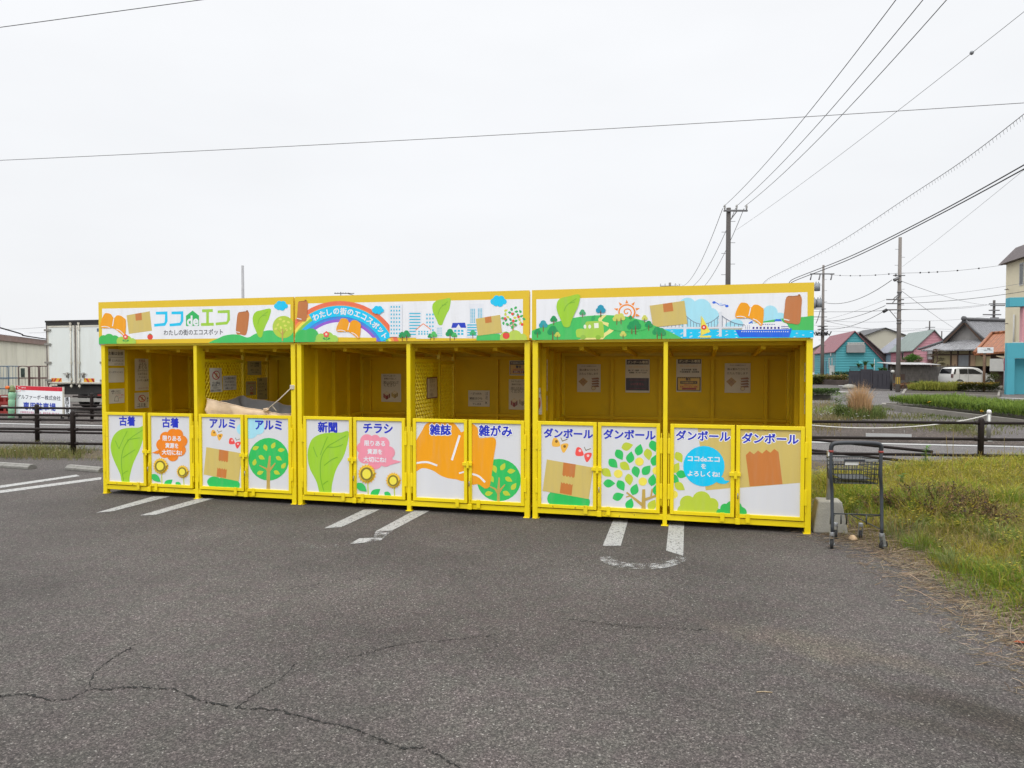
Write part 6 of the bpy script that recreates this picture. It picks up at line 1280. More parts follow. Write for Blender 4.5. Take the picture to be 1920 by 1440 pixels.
# ------------------------------------------------------------------ vegetation
from mathutils import noise as mnoise
def vegmat(name, rough=.75, trans=.25):
    m = bpy.data.materials.new(name); m.use_nodes = True; n, l = m.node_tree.nodes, m.node_tree.links
    b = n["Principled BSDF"]; b.inputs['Roughness'].default_value = rough; b.inputs['Specular IOR Level'].default_value = .15
    a = n.new('ShaderNodeAttribute'); a.attribute_name = 'plant_colour'; l.new(a.outputs['Color'], b.inputs['Base Color'])
    t = n.new('ShaderNodeBsdfTranslucent'); l.new(a.outputs['Color'], t.inputs['Color']); ms = n.new('ShaderNodeMixShader'); ms.inputs[0].default_value = trans
    l.new(b.outputs[0], ms.inputs[1]); l.new(t.outputs[0], ms.inputs[2]); l.new(ms.outputs[0], n['Material Output'].inputs[0]); return m
VEG = vegmat("plant_leaf")
class Veg:
    """blades and leaves with a colour of their own"""
    def __init__(s): s.v = []; s.f = []; s.c = []
    def blade(s, p, h, wd, lean, col, bend=.5, dirn=None):
        a = random.uniform(0, 2*pi) if dirn is None else dirn; f = random.uniform(0, pi); wx, wy = cos(f)*wd/2, sin(f)*wd/2
        x, y, z = p; lx, ly = cos(a)*lean, sin(a)*lean; o = len(s.v)
        m = (x + lx*bend*.6, y + ly*bend*.6, z + h*.6); e = (x + lx, y + ly, z + h*(1 - .25*min(1, lean/max(h, .01))))
        s.v += [(x-wx, y-wy, z-.01), (x+wx, y+wy, z-.01), (m[0]+wx*.8, m[1]+wy*.8, m[2]), (m[0]-wx*.8, m[1]-wy*.8, m[2]), e]
        s.f += [(o, o+1, o+2, o+3), (o+3, o+2, o+4)]; s.c += [col]*2
    def leaf(s, p, ln, wd, d, up, col):
        p = Vector(p); d = d.normalized(); r = d.cross(up); r = (r.normalized() if r.length > 1e-4 else d.orthogonal().normalized())*wd/2; q = d*ln; o = len(s.v); k = r.cross(d).normalized()*wd*.12
        s.v += [tuple(p), tuple(p + q*.45 + r + k), tuple(p + q), tuple(p + q*.45 - r + k), tuple(p+q*.5)]; s.f += [(o, o+1, o+4), (o+1, o+2, o+4), (o+2, o+3, o+4), (o+3, o, o+4)]; s.c += [col]*4
    def bloom(s, p, r, col, n=6):
        o = len(s.v); s.v.append((p[0], p[1], p[2] + r*.3))
        ax = random.uniform(-.5, .5); ay = random.uniform(-.9, -.1)
        for i in range(n): t = i*2*pi/n; s.v.append((p[0] + cos(t)*r, p[1] + sin(t)*r*(1-abs(ay)*.4), p[2] - sin(t)*r*ay*-1*.7 + cos(t)*r*ax*.4))
        for i in range(n): s.f.append((o, o+1+i, o+1+(i+1) % n)); s.c.append(col)
    def tube(s, P, r, col):
        b = MB(); b.tube(P, r, 5); o = len(s.v); s.v += b.v; s.f += [tuple(o+i for i in f) for f in b.f]; s.c += [col]*len(b.f)
    def build(s, name, parent=None):
        me = bpy.data.meshes.new(name); me.from_pydata(s.v, [], s.f); me.materials.append(VEG)
        at_ = me.attributes.new('plant_colour', 'FLOAT_COLOR', 'CORNER'); d = []
        for f, c in zip(s.f, s.c): d += [c[0], c[1], c[2], 1.0]*len(f)
        at_.data.foreach_set('color', d); me.update()
        o = bpy.data.objects.new(name, me); COL.objects.link(o)
        if parent: o.parent = parent
        return o
def vary(c, k=.25):
    g = random.uniform(1-k, 1+k); return (c[0]*g*random.uniform(.9, 1.1), c[1]*g, c[2]*g*random.uniform(.85, 1.15))
def nz3(x, y, s, z=0.0): return mnoise.noise(Vector((x*s, y*s, z)))
YG, GG, DG_, STR, BR2, OLV = (.34, .305, .042), (.17, .25, .032), (.055, .105, .028), (.33, .26, .12), (.105, .066, .040), (.22, .21, .038)

# the verge on the right: a low bank of soil with grass on it
EDGE = [(1.0, 2.75), (2.5, 2.80), (3.3, 2.86), (3.97, 2.93), (4.6, 3.02), (5.4, 3.12), (6.0, 3.16), (6.5, 3.06), (7.0, 3.02), (8.0, 3.1), (9.0, 3.3), (10, 3.6), (11, 3.9), (13, 4.2)]
def xedge(y):
    for (a, b_), (c, d) in zip(EDGE, EDGE[1:]):
        if a <= y <= c: return b_ + (d-b_)*(y-a)/(c-a)
    return EDGE[-1][1]
def yfar(x): return 9.35 + max(0, x-3.2)*.40 + .25*nz3(x, 0, .9) if x < 9 else 11.6 + .2*nz3(x, 3, .8)
def ground_h(x, y):
    d = x - xedge(y) - .12; e = yfar(x) + .2 - y
    if d <= 0 or e <= 0: return -.004
    sm = lambda t: (lambda u: u*u*(3-2*u))(max(0, min(1, t)))
    return sm(d/.9)*sm(e/1.2)*(.13 + .05*nz3(x, y, .8)) + .012*nz3(x, y, 5)*sm(d/.3) + .004
b = MB(); b.s = True; NX, NY = 90, 100; X0, X1, Y0_, Y1_ = 2.6, 13.0, 1.2, 13.4
for j in range(NY+1):
    for i in range(NX+1):
        x = X0 + (X1-X0)*(i/NX)**1.5; y = Y0_ + (Y1_-Y0_)*j/NY; b.v.append((x, y, ground_h(x, y)))
for j in range(NY):
    for i in range(NX): q = j*(NX+1)+i; b.face([q, q+1, q+NX+2, q+NX+1])
tag(b.build('verge_ground', mat("verge_soil", (.085, .062, .036), .95, .35, 9, dirt=(.05, .055, .02), dirt_amt=.6, dscale=3, bump=.6, bscale=30)), kind='structure')
def visible(x, y, mar=.12): return x < (.7273*1.02)*y + .8 + mar
V = Veg(); random.seed(11); DOCK = Vector((4.22, 7.0)); cnt = 0
def zone(x, y):
    """which plants grow here"""
    n = nz3(x, y, .75, 2.0) + .35*nz3(x, y, 2.2, 5.0); d = x - xedge(y)
    dk = sqrt(((x-DOCK.x)/.55)**2 + ((y-DOCK.y)/.8)**2)
    return n, d, dk
while cnt < 92000:
    y = 2.6 + (11.8-2.6)*random.random()**.75; x = xedge(y) + random.random()**.95*(.80*y + 1.5 - xedge(y))
    if x > .80*y + 1.5 or y > yfar(x) + .1 or (x > .76*y + .5 and random.random() < .45): continue
    tn = nz3(x, y, 3.4, 9.0) + .4*nz3(x, y, 9.0, 1.0)
    if tn < -.12 and random.random() < .72: cnt += .4; continue
    n, d, dk = zone(x, y)
    if d < .30 and random.random() < .80 - d*1.2: cnt += .3; continue
    cnt += 1
    z = ground_h(x, y); far = max(1, y/5.5)
    if dk < 1 and random.random() < .35: continue
    if n > .02 or (y < 5.2 and d > .45 and random.random() < .6):   # fresh green tufts
        c = vary(GG, .3) if random.random() < .72 else vary(YG, .25); h = random.uniform(.05, .19)
    elif n < -.18:
        c = vary(OLV, .3) if random.random() < .7 else vary(STR, .25); h = random.uniform(.03, .13)
    else: c = vary(YG, .28) if random.random() < .75 else vary(STR, .3); h = random.uniform(.04, .15)
    if y > 8: h *= .8; c = vary(YG, .2) if random.random() < .7 else c
    h *= min(1.45, .66 + d*1.05)*(.55 + .9*max(0, tn + .35))
    V.blade((x, y, z), h, random.uniform(.0022, .0044)*far, h*random.uniform(.3, 1.5), c, random.uniform(.3, 1.0))
# denser tufts leaning out over the straw along the near edge
for q in range(26):
    yc = random.uniform(3.0, 6.4); xc = xedge(yc) + random.uniform(.28, 1.0); g = random.random(); c0 = (.20, .235, .085) if g < .4 else GG if g < .75 else YG; hc = random.uniform(.14, .28); rc = random.uniform(.08, .2)
    for i in range(240):
        a = random.uniform(0, 6.28); r = rc*sqrt(random.random()); x, y = xc + cos(a)*r, yc + sin(a)*r; h = hc*random.uniform(.45, 1.1)*(1 - .4*r/rc); V.blade((x, y, max(0, ground_h(x, y))), h, random.uniform(.0025, .0045), h*random.uniform(.3, 1.1), vary(c0, .3), random.uniform(.3, .9), a + random.gauss(0, .6))
# thin seed stalks standing above the rest
for i in range(1300):
    y = 3.2 + 8.0*random.random()**.8; x = xedge(y) + .25 + random.random()*(.74*y + .3 - xedge(y)) if .74*y > xedge(y) else 99
    if x > .76*y + .4 or y > yfar(x): continue
    n, d, dk = zone(x, y); z = ground_h(x, y); h = random.uniform(.12, .27)*min(1, .4 + d*.7); a = random.uniform(0, 6.28); l_ = h*random.uniform(.15, .9); c = vary((.30, .24, .085), .25)
    V.blade((x, y, z), h, .002*max(1, y/5), l_, c, .4, a); tip = (x + cos(a)*l_, y + sin(a)*l_, z + h*.95)
    for k in range(4): V.blade((tip[0], tip[1], tip[2] - .012*k), .03, .0045, .02, c)
tag(V.build('verge_grass'), 'rough yellow green grass with seed stalks covering the right verge', None, None, 'stuff')
# low broad-leaved weeds with tiny yellow flowers
V = Veg(); random.seed(12)
for i in range(5200):
    y = 3.2 + 7.2*random.random(); x = xedge(y) + .35 + random.random()*4.6
    if x > .75*y + .3 or y > yfar(x) - .1: continue
    n, d, dk = zone(x, y)
    if nz3(x, y, 1.4, 12.0) < -.05 and not (y < 6.2 and d > .7): continue
    z = ground_h(x, y); h = random.uniform(.06, .17); c = vary((.15, .18, .034), .35)
    V.blade((x, y, z), h, .003, .03, vary(OLV, .2))
    for k in range(9): a = random.uniform(0, 6.28); V.leaf((x + random.uniform(-.03, .03), y + random.uniform(-.03, .03), z + h*random.uniform(.3, 1)), random.uniform(.016, .036), random.uniform(.009, .02), Vector((cos(a), sin(a), random.uniform(-.2, .7))), Vector((0, 0, 1)), vary(c, .25))
    if random.random() < .6:
        for k in range(random.randint(1, 4)): V.bloom((x + random.uniform(-.04, .04), y + random.uniform(-.04, .04), z + h + random.uniform(-.01, .03)), random.uniform(.007, .013), vary((.55, .47, .08), .2))
tag(V.build('flowering_weeds'), 'low leafy weeds with tiny yellow flowers growing through the right verge', None, None, 'stuff')
# the brown dried dock plants in the middle of the verge
V = Veg(); random.seed(13)
for i in range(420):
    a = random.uniform(0, 6.28); r = sqrt(random.random()); x = DOCK.x + cos(a)*r*.52*(1 + .35*sin(a*3)) + (.25 if sin(a) > .4 else 0); y = DOCK.y + sin(a)*r*.8; z = ground_h(x, y); h = random.uniform(.12, .30)*(1 - .4*r); lx, ly = random.uniform(-.14, .14), random.uniform(-.14, .14)
    V.tube([(x, y, z), (x + lx*.5, y + ly*.5, z + h*.6), (x + lx, y + ly, z + h)], .0016, vary((.11, .07, .04), .3))
    for k in range(22):
        t = random.uniform(.3, 1); aa = random.uniform(0, 6.28); V.leaf((x + lx*t, y + ly*t, z + h*t), random.uniform(.018, .05), random.uniform(.007, .016), Vector((cos(aa), sin(aa), random.uniform(-.4, .9))), Vector((0, 0, 1)), vary((.165, .10, .045) if random.random() < .72 else (.045, .032, .032), .35))
tag(V.build('dried_weeds'), 'patch of dried brown seedy weeds in the middle of the right verge', None, None, 'stuff')
# straw and cut stalks raked along the edge of the asphalt
V = Veg(); random.seed(14)
for i in range(9000):
    y = 2.4 + 4.6*random.random()**.85; d = random.gauss(.06, .20 + .03*(6.2-y)); x = xedge(y) + d
    if not visible(x, y) or d > .8 or (d < -.42) or (d < -.12 and random.random() < .5): continue
    z = max(0, ground_h(x, y)) + .003 + random.random()*.012*(1 if d > 0 else .3); a = random.gauss(-.9, .9); ln = random.uniform(.015, .10)*(1 if random.random() < .93 else 2.2); w_ = random.uniform(.0007, .0018); o = len(V.v)
    dx, dy = cos(a)*ln/2, sin(a)*ln/2; nx, ny = -sin(a)*w_, cos(a)*w_; k = random.uniform(-.02, .02)*ln*8; e1 = random.uniform(0, .02); e2 = random.uniform(0, .012)
    V.v += [(x-dx-nx, y-dy-ny, z), (x-dx+nx, y-dy+ny, z+w_), (x+nx+k*.1, y+ny, z+e2+w_), (x-nx+k*.1, y-ny, z+e2), (x+dx+nx, y+dy+ny, z+e1), (x+dx-nx, y+dy-ny, z+e1)]
    V.f += [(o, o+1, o+2, o+3), (o+3, o+2, o+4, o+5)]; V.c += [vary((.31, .245, .165) if random.random() < .5 else (.15, .105, .065), .4)]*2
for i in range(260):
    y = 2.5 + 4.2*random.random(); x = xedge(y) + random.gauss(.18, .20); z = max(0, ground_h(x, y)) + .008; a = random.gauss(-.9, .8); ln = random.uniform(.12, .42); V.tube([(x, y, z), (x + cos(a)*ln*.5, y + sin(a)*ln*.5 + random.uniform(-.02, .02), z + random.uniform(.0, .05)), (x + cos(a)*ln, y + sin(a)*ln, max(0, ground_h(x + cos(a)*ln, y + sin(a)*ln)) + random.uniform(.004, .06))], random.uniform(.0013, .0026), vary((.36, .29, .20), .3))
tag(V.build('dry_straw'), 'dry straw and cut stalks strewn along the asphalt edge', None, None, 'stuff')
# debris: a fallen twig, an orange leaf
b = MB(); p = G(1432, 1299); b.tube([p + Vector((-.035, 0, .004)), p + Vector((0, .003, .005)), p + Vector((.04, -.004, .004))], .003, 5); tag(b.build('twig', mat("pale_twig", (.36, .28, .18), .8, .2, 60)), 'short pale twig lying alone on the open asphalt', 'twig')
V = Veg(); p = G(1898, 1208); V.leaf(tuple(p + Vector((0, 0, .012))), .075, .04, Vector((1, -.2, .05)), Vector((0, 0, 1)), (.32, .07, .03)); tag(V.build('fallen_leaf'), 'orange red fallen leaf on the straw at the lower right', 'leaf')
p = G(1604, 1016); b = MB(); b.lathe([(.01, 0), (.035, .004), (.04, .02), (.02, .045), (.006, .05)], p + Vector((-.0, .05, 0)), 10); tag(b.build('food_scrap', mat("pale_bun_crust", (.48, .34, .20), .8, .3, 30)), 'pale scrap of rubbish behind the trolley far wheel', 'litter')
# single tall plants
def stalk(px, py, Y, h, label, kind):
    p = at(px, py, Y); z = max(0, ground_h(p.x, p.y)); t = thing('tall_weed', label, 'weed', (p.x, p.y, z))
    S_ = Veg(); L_ = Veg(); lx = random.uniform(-.05, .05)
    S_.tube([(0, 0, 0), (lx*.5, 0, h*.5), (lx, .01, h)], .003, vary(STR if kind == 'dry' else GG, .1))
    for k in range(40 if kind == 'green' else 26):
        u = random.uniform(.45 if kind == 'green' else .3, 1); a = random.uniform(0, 6.28); L_.leaf((lx*u, 0, h*u), random.uniform(.03, .08) if kind == 'green' else random.uniform(.01, .03), .028 if kind == 'green' else .006, Vector((cos(a), sin(a), random.uniform(-.3, .5))), Vector((0, 0, 1)), vary((.10, .21, .05) if kind == 'green' else (.20, .14, .09), .25))
    S_.build('stem', t); L_.build('leaves', t)
random.seed(15)
stalk(1731, 880, 9.2, .36, 'leafy green seedling standing up in front of the fence', 'green')
stalk(1688, 885, 8.2, .20, 'small bright green sprout in the yellow grass beside the trolley', 'green')
stalk(1785, 880, 8.9, .62, 'tallest dry seed stalk rising in front of the brown rail', 'dry'); stalk(1779, 880, 9.4, .50, 'leaning dry stalk next to the tallest one', 'dry'); stalk(1883, 875, 9.6, .5, 'thin dry stalk near the right edge over the footpath', 'dry')
# weeds under the near fence on the left, along the kerb line
V = Veg(); random.seed(16)
for i in range(26000):
    x = random.uniform(-11.5, 4.2); yc = 12.4 - (x + 7.75)*.108 - .1; y = yc + random.uniform(-.62, .72); n = nz3(x, y, .9, 3)
    if x > -5.2 and random.random() < .6: continue
    if n < -.34 or (abs(y - yc) > .38 and random.random() < .6): continue
    h = random.uniform(.05, .24)*(1 + n*.8); V.blade((x, y, 0), h, random.uniform(.004, .007), h*random.uniform(.3, 1.2), vary((.16, .175, .055) if random.random() < .65 else (.26, .215, .10), .3))
for i in range(90):
    x = random.uniform(-11, -6.3); yc = 12.4 - (x + 7.75)*.108 - .1; y = yc + random.uniform(-.5, .6); V.bloom((x, y, random.uniform(.08, .26)), random.uniform(.009, .017), (.60, .58, .50), 8)
tag(V.build('fence_weeds'), 'strip of weeds and dandelion clocks under the near brown fence', None, None, 'stuff')
b = MB(); b.add([(-14, 12.6, .003), (-14, 13.6, .003), (5, 11.6, .003), (5, 10.7, .003)], [(0, 3, 2, 1)]); tag(b.build('verge_strip', mat("verge_soil", (.085, .062, .036))), kind='structure')
# weeds and white clover on the earth strip beyond the fence
V = Veg(); random.seed(17)
def tuft(px, py, sx, sy, n, h, cols, wd=.012):
    for i in range(n):
        p = G(px + random.gauss(0, sx), py + random.gauss(0, sy)); hh = h*random.uniform(.4, 1.1); V.blade(tuple(p), hh, wd*random.uniform(.7, 1.3), hh*random.uniform(.2, .8), vary(random.choice(cols), .3))
tuft(1540, 795, 26, 8, 900, .26, [(.17, .15, .06), (.24, .19, .10)]); tuft(1565, 772, 26, 4, 700, .22, [(.20, .24, .05), (.15, .20, .05)]); tuft(1545, 762, 18, 5, 500, .2, [(.24, .20, .10)]); tuft(1590, 783, 40, 4, 1000, .16, [(.20, .17, .08), (.12, .12, .04)])
tuft(1745, 799, 50, 3.5, 900, .14, [(.20, .18, .08), (.13, .15, .04)]); tuft(1795, 806, 24, 3, 500, .22, [(.16, .17, .06)]); tuft(1840, 815, 24, 2.5, 300, .12, [(.18, .17, .08)]); tuft(1700, 783, 40, 3, 500, .14, [(.17, .17, .06)])
tuft(1690, 766, 40, 2.2, 700, .12, [(.12, .14, .04)], .02); tuft(1800, 783, 60, 3, 600, .12, [(.10, .13, .04)], .02); tuft(1890, 800, 30, 4, 300, .14, [(.12, .14, .04)])
for i in range(110): p = G(random.gauss(1585, 34), random.gauss(780, 5)); V.bloom((p.x, p.y, random.uniform(.05, .22)), .03, (.62, .62, .56), 6)
for i in range(30): p = G(random.gauss(1800, 40), random.gauss(803, 5)); V.bloom((p.x, p.y, random.uniform(.05, .2)), .022, (.62, .62, .56), 6)
tag(V.build('roadside_weeds'), 'sparse weeds and white clover on the earth strip beyond the fence', None, None, 'stuff')
# big tuft of dry golden grass with green weeds round its foot
p = G(1612, 784); t = thing('grass_tuft', 'tall tuft of dry golden grass on the earth strip by the road', 'grass tuft', p); random.seed(18)
V = Veg()
for i in range(1300): a = random.uniform(0, 6.28); r = random.random()*.30; h = random.uniform(.45, 1.25)*(1 - r*.9); V.blade((cos(a)*r, sin(a)*r, .0), h, .010, h*random.uniform(.02, .34), vary((.50, .33, .18), .2), .35, a)
V.build('dry_blades', t)
V = Veg()
for i in range(1500): a = random.uniform(0, 6.28); r = random.random()**.6*.75; h = random.uniform(.15, .5); V.blade((cos(a)*r, sin(a)*r*.7, 0), h, .014, h*random.uniform(.2, .7), vary((.13, .17, .05), .35))
for i in range(400): a = random.uniform(0, 6.28); r = random.random()*.25; V.leaf((-.62 + cos(a)*r, sin(a)*r, random.uniform(.2, .75)), .09, .035, Vector((cos(a), sin(a), random.uniform(-.2, .6))), Vector((0, 0, 1)), vary((.12, .18, .05), .3))
V.build('green_blades', t)
# hedge in the long planter: leafy shrub below, long grass growing out of its top
def hedge(name, label, cat, inside, n_leaf, n_blade, z0, z1, hgrass, lc, gc, bloom=None, ls=.07, bw=.018):
    """inside() -> random (x, y); a shrub mass with leaves through its volume, plus blades"""
    t = thing(name, label, cat); L_ = Veg(); B_ = Veg()
    for i in range(n_leaf):
        x, y = inside(); q = random.random()**.6; a = random.uniform(0, 6.28); z = z0 + (z1-z0)*q*(1 + .2*nz3(x, y, 1.3)); L_.leaf((x, y, z), ls*random.uniform(.7, 1.4), ls*.55, Vector((cos(a), sin(a), random.uniform(-.3, .8))), Vector((0, 0, 1)), vary(lc, .4))
        if bloom and random.random() < bloom[0]: L_.bloom((x, y, z + .04), bloom[1], bloom[2])
    L_.build('leaves', t)
    if n_blade:
        for i in range(n_blade):
            x, y = inside(); k = .75 + .8*max(0, nz3(x, y, .7, 4) + .3); h = hgrass*random.uniform(.4, 1.0)*k; B_.blade((x, y, z0 + (z1-z0)*random.uniform(.3, .95)), h, bw*random.uniform(.6, 1.2), h*random.uniform(.15, .75), vary(gc, .3))
        B_.build('grass_blades', t)
    return t
random.seed(19)
def in1():
    while True:
        y = 12.2 + (26.0-12.2)*random.random(); xl = 13.3 + (.12*(y-17)/4 if y > 17 else .3); xr = 16.1 if y > 22 else 15.3 + .07*(y-12)
        x = xl + (xr-xl)*random.random()**1.3
        if y < 25.3 + (x-13.3)*.1: return x, y
hedge('grassy_hedge', 'long low hedge overgrown with bright green grass in the planter', 'hedge', in1, 15000, 24000, .17, .43, .21, (.050, .092, .022), (.155, .225, .040))
V = Veg()
for px, py in ((1742, 751), (1842, 769)):
    for k in range(3): p = at(px, py, 19.0 if px > 1800 else 22); V.bloom((p.x + random.uniform(-.05, .05), p.y, p.z - .03 + random.uniform(-.03, .03)), .04, (.70, .42, .02), 7)
V.build('yellow_flowers', [o for o in COL.objects if o.name == 'grassy_hedge'][0])
def el(px, py, rx, ry, Y):
    p = at(px, py, Y)
    def f():
        while True:
            a, b_ = random.uniform(-1, 1), random.uniform(-1, 1)
            if a*a + b_*b_ < 1: return p.x + a*rx, p.y + b_*ry
    return f
hedge('clipped_shrub', 'clipped shrub with reddish tips and white flowers in front of the white van', 'shrub', el(1834, 735, 1.0, .9, 38.5), 4800, 0, .12, .56, 0, (.075, .085, .022), None, (.02, .05, (.6, .55, .5)), .09)
hedge('clipped_shrub_tips', 'x', 'x', el(1834, 735, .97, .85, 38.5), 1300, 0, .46, .60, 0, (.30, .20, .035), None, None, .08).name = 'shrub_tips'
_a = [o for o in COL.objects if o.name == 'shrub_tips'][0]; _b = [o for o in COL.objects if o.name == 'clipped_shrub'][0]
for ch in list(_a.children): ch.parent = _b; ch.name = 'reddish_tips'
bpy.data.objects.remove(_a)
hedge('grass_clump', 'tall yellow green grass clump left of the clipped shrub', 'grass clump', el(1756, 735, 1.5, 1.2, 40), 900, 5200, .1, .28, .42, (.10, .12, .03), (.26, .27, .05), None, .09, .03)
hedge('low_bush', 'low green bush on the kerbed island beside the right shelter post', 'shrub', el(1532, 740, 1.0, .55, 31.5), 3600, 0, .2, .5, 0, (.07, .12, .03), None, None, .08)
hedge('azalea_bush', 'round yellowish bush at the foot of the brown garden wall', 'shrub', el(1559, 718, 1.35, .8, 56), 2200, 0, .0, .72, 0, (.17, .155, .045), None, (.06, .08, (.6, .4, .25)), .16)
hedge('azalea_bush', 'small yellowish bush right beside the shelter, left of the utility pole', 'shrub', el(1528, 718, .7, .6, 56), 1200, 0, .0, .7, 0, (.13, .15, .045), None, None, .16)
hedge('azalea_bush', 'dark green bush between the round bush and the dark gate', 'shrub', el(1577, 714, .7, .6, 57), 1100, 0, .0, .95, 0, (.045, .08, .025), None, None, .16)
hedge('dry_shrub', 'brown withered shrub at the foot of the tall utility pole', 'shrub', el(1698, 733, .75, .4, 43), 900, 0, .0, .42, 0, (.20, .10, .05), None, None, .1)
hedge('low_bush', 'low dark shrub by the block wall, right of the withered one', 'shrub', el(1722, 732, .7, .4, 44), 1000, 0, .0, .5, 0, (.05, .09, .03), None, None, .1)
def crown(t, c, r, n, col, ls, name='crown'):
    L_ = Veg()
    for i in range(n):
        d = Vector((random.gauss(0, 1), random.gauss(0, 1), random.gauss(0, 1))).normalized(); q = random.random()**.4*(1 + .35*mnoise.noise(d*2.3 + Vector(c)))
        L_.leaf((c[0] + d.x*r[0]*q, c[1] + d.y*r[1]*q, c[2] + d.z*r[2]*q), ls*random.uniform(.6, 1.3), ls*.5, d + Vector((random.uniform(-.6, .6), random.uniform(-.6, .6), random.uniform(-.3, .6))), Vector((0, 0, 1)), vary(col, .35))
    L_.build(name, t)
p = at(1711, 690, 66); t = thing('garden_tree', 'round bright green garden tree in front of the pink house', 'tree', (p.x, p.y, 0)); b = MB(); b.tube([(0, 0, 0), (.05, 0, 1.0), (0, 0, 1.6)], [.09, .07, .05], 8); b.build('trunk', TIMB, t); crown(t, (0, 0, 1.95), (.85, .8, .52), 1800, (.085, .17, .035), .18)
p = at(1755, 690, 64); t = thing('niwaki_pine', 'cloud pruned reddish pine with layered pads before the pink house', 'tree', (p.x, p.y, 0)); b = MB(); b.tube(smooth([(0, 0, 0), (.1, 0, .8), (-.05, 0, 1.5), (.12, 0, 2.1), (-.02, 0, 2.7)], False, 4), .055, 6)
for x, z in ((-.5, 2.35), (.45, 2.0), (-.45, 1.75), (.5, 2.65), (.1, 2.75), (-.2, 1.45)): b.tube([(0, 0, z-.2), (x*.8, 0, z-.05)], .03, 5)
b.build('trunk', TIMB, t)
for x, z in ((-.5, 2.4), (.45, 2.05), (-.5, 1.8), (.5, 2.7), (.0, 2.85), (-.2, 1.5), (.55, 1.6)): crown(t, (x, 0, z), (.33, .3, .09), 260, (.14, .095, .065) if x < .4 else (.10, .085, .05), .10, 'needle_pad')
p = at(1622, 705, 74); t = thing('cycad', 'spiky green palm-like plants showing over the dark gate', 'plant', (p.x, p.y, 0)); b = MB(); b.tube([(0, 0, 0), (0, 0, 1.5)], .14, 8); b.build('trunk', TIMB, t); V = Veg()
for cx in (-.7, 0, .75):
    for i in range(34): a = random.uniform(0, 6.28); V.blade((cx, 0, 1.25), .55 if cx else .85, .09, random.uniform(.2, .6), vary((.05, .11, .03), .3), .5, a)
V.build('fronds', t)
p = at(1655, 708, 74); t = thing('cycad', 'spiky plant just left of the tall pole, over the gate', 'plant', (p.x, p.y, 0)); V = Veg()
for i in range(60): a = random.uniform(0, 6.28); V.blade((random.uniform(-.4, .4), 0, .7), .7, .09, random.uniform(.2, .6), vary((.05, .11, .03), .3), .5, a)
V.build('fronds', t); b = MB(); b.tube([(0, 0, 0), (0, 0, 1.0)], .12, 8); b.build('trunk', TIMB, t)
p = at(1862, 735, 44); t = thing('potted_plants', 'cluster of plants in pots between the van and the shop', 'plants', (p.x, p.y, 0)); crown(t, (0, 0, .6), (.5, .4, .45), 600, (.07, .085, .03), .12, 'leaves'); b = MB(); b.lathe([(.16, 0), (.22, .3), (.2, .31)], (-.2, -.2, 0), 12); b.build('pot', CONC, t); b = MB(); b.lathe([(.14, 0), (.2, .26), (.18, .27)], (.25, -.25, 0), 12); b.build('pot', CONC, t)
p = G(1581, 733.5); t = thing('rock', 'pale rounded stone at the corner of the dark gate', 'rock', at(1593, 728, 46)); b = MB(); b.lathe([(.45, -.02), (.42, .12), (.3, .22), (.1, .27)], (0, 0, 0), 12); b.build('stone', CONC, t)

# ------------------------------------------------------------------ utility poles
PCON = mat("pole_concrete", (.20, .18, .165), .85, .10, 2, dirt=(.12, .11, .10), dirt_amt=.5, dscale=1.5, stretch=(3, 3, .4)); PDRK = mat("dark_pole_concrete", (.075, .068, .064), .85, .15, 2, stretch=(3, 3, .3)); PST = mat("pole_steelwork", (.16, .16, .165), .5, .15, 5, metal=.3); INS = mat("porcelain", (.45, .45, .44), .3, .1, 10); TRF = mat("transformer_grey", (.22, .24, .26), .5, .08, 3)
def pole(label, px, Y, ytop, r0, r1, m=PCON, steps=True, z_from=1.8):
    p = at(px, 700, Y); zt = at(px, ytop, Y).z; t = thing('utility_pole', label, 'utility pole', (p.x, p.y, 0), 0)
    b = MB(); b.tube([(0, 0, -.1), (0, 0, zt)], [r0, r1], 12); b.build('shaft', m, t)
    if steps:
        b = MB(); z = z_from; i = 0
        while z < zt - .4: s_ = 1 if i % 2 else -1; b.tube([(0, 0, z), (s_*(r0+.16), 0, z)], .011, 5); z += .45; i += 1
        b.build('step_bolts', PST, t)
    return t, zt
def arm(t, z, x0, x1, ins=(), up=1, y=-.12, th=.07, nm='crossarm'):
    b = MB(); b.box(x0, x1, y-th/2, y+th/2, z-th/2, z+th/2); a_ = b.build(nm, PST, t)
    for x in ins: b = MB(); b.lathe([(.02, 0), (.03, .05*up), (.055, .08*up), (.03, .11*up), (.055, .14*up), (.03, .2*up), (.02, .24*up)], (x, y, z + .04*up), 8); b.build('insulator', INS, a_)
t3, z3 = pole('dark utility pole rising behind the right shelter with one crossarm', 1363.5, 30, 390, .13, .095, PDRK)
arm(t3, z3 - .14, -.24, .76, (-.2, .3, .72)); b = MB(); b.bar((.3, -.12, z3-.18), (.06, -.05, z3-.52), .04, .04); b.build('brace', PST, t3)
t4, z4 = pole('distant pole top just showing over the right shelter roof', 1255, 70, 530, .16, .12, PCON, False); arm(t4, z4-.35, -1.0, 1.0, (-.95, -.5, .5, .95)); 
tw_, zw = pole('thin plain pole showing above the left shelter', 457, 40, 498, .10, .07, mat("thin_pole_grey", (.30, .30, .31), .5, .1, 3), False)
ta, za = pole('roof aerial mast behind the middle shelter', 640, 30, 547.5, .03, .02, PST, False)
b = MB(); b.bar((-.28, 0, za-.06), (.55, .1, za-.05), .03, .03)
for i in range(6): b.bar((-.2 + i*.11, -.2, za-.05), (-.2 + i*.11, .25, za-.05), .016, .016)
b.bar((.2, 0, za-.04), (.62, 0, za-.16), .03, .03); b.build('aerial', PST, ta)
t1, z1 = pole('left utility pole with transformers beside the teal house', 1541.5, 58, 497, .16, .085)
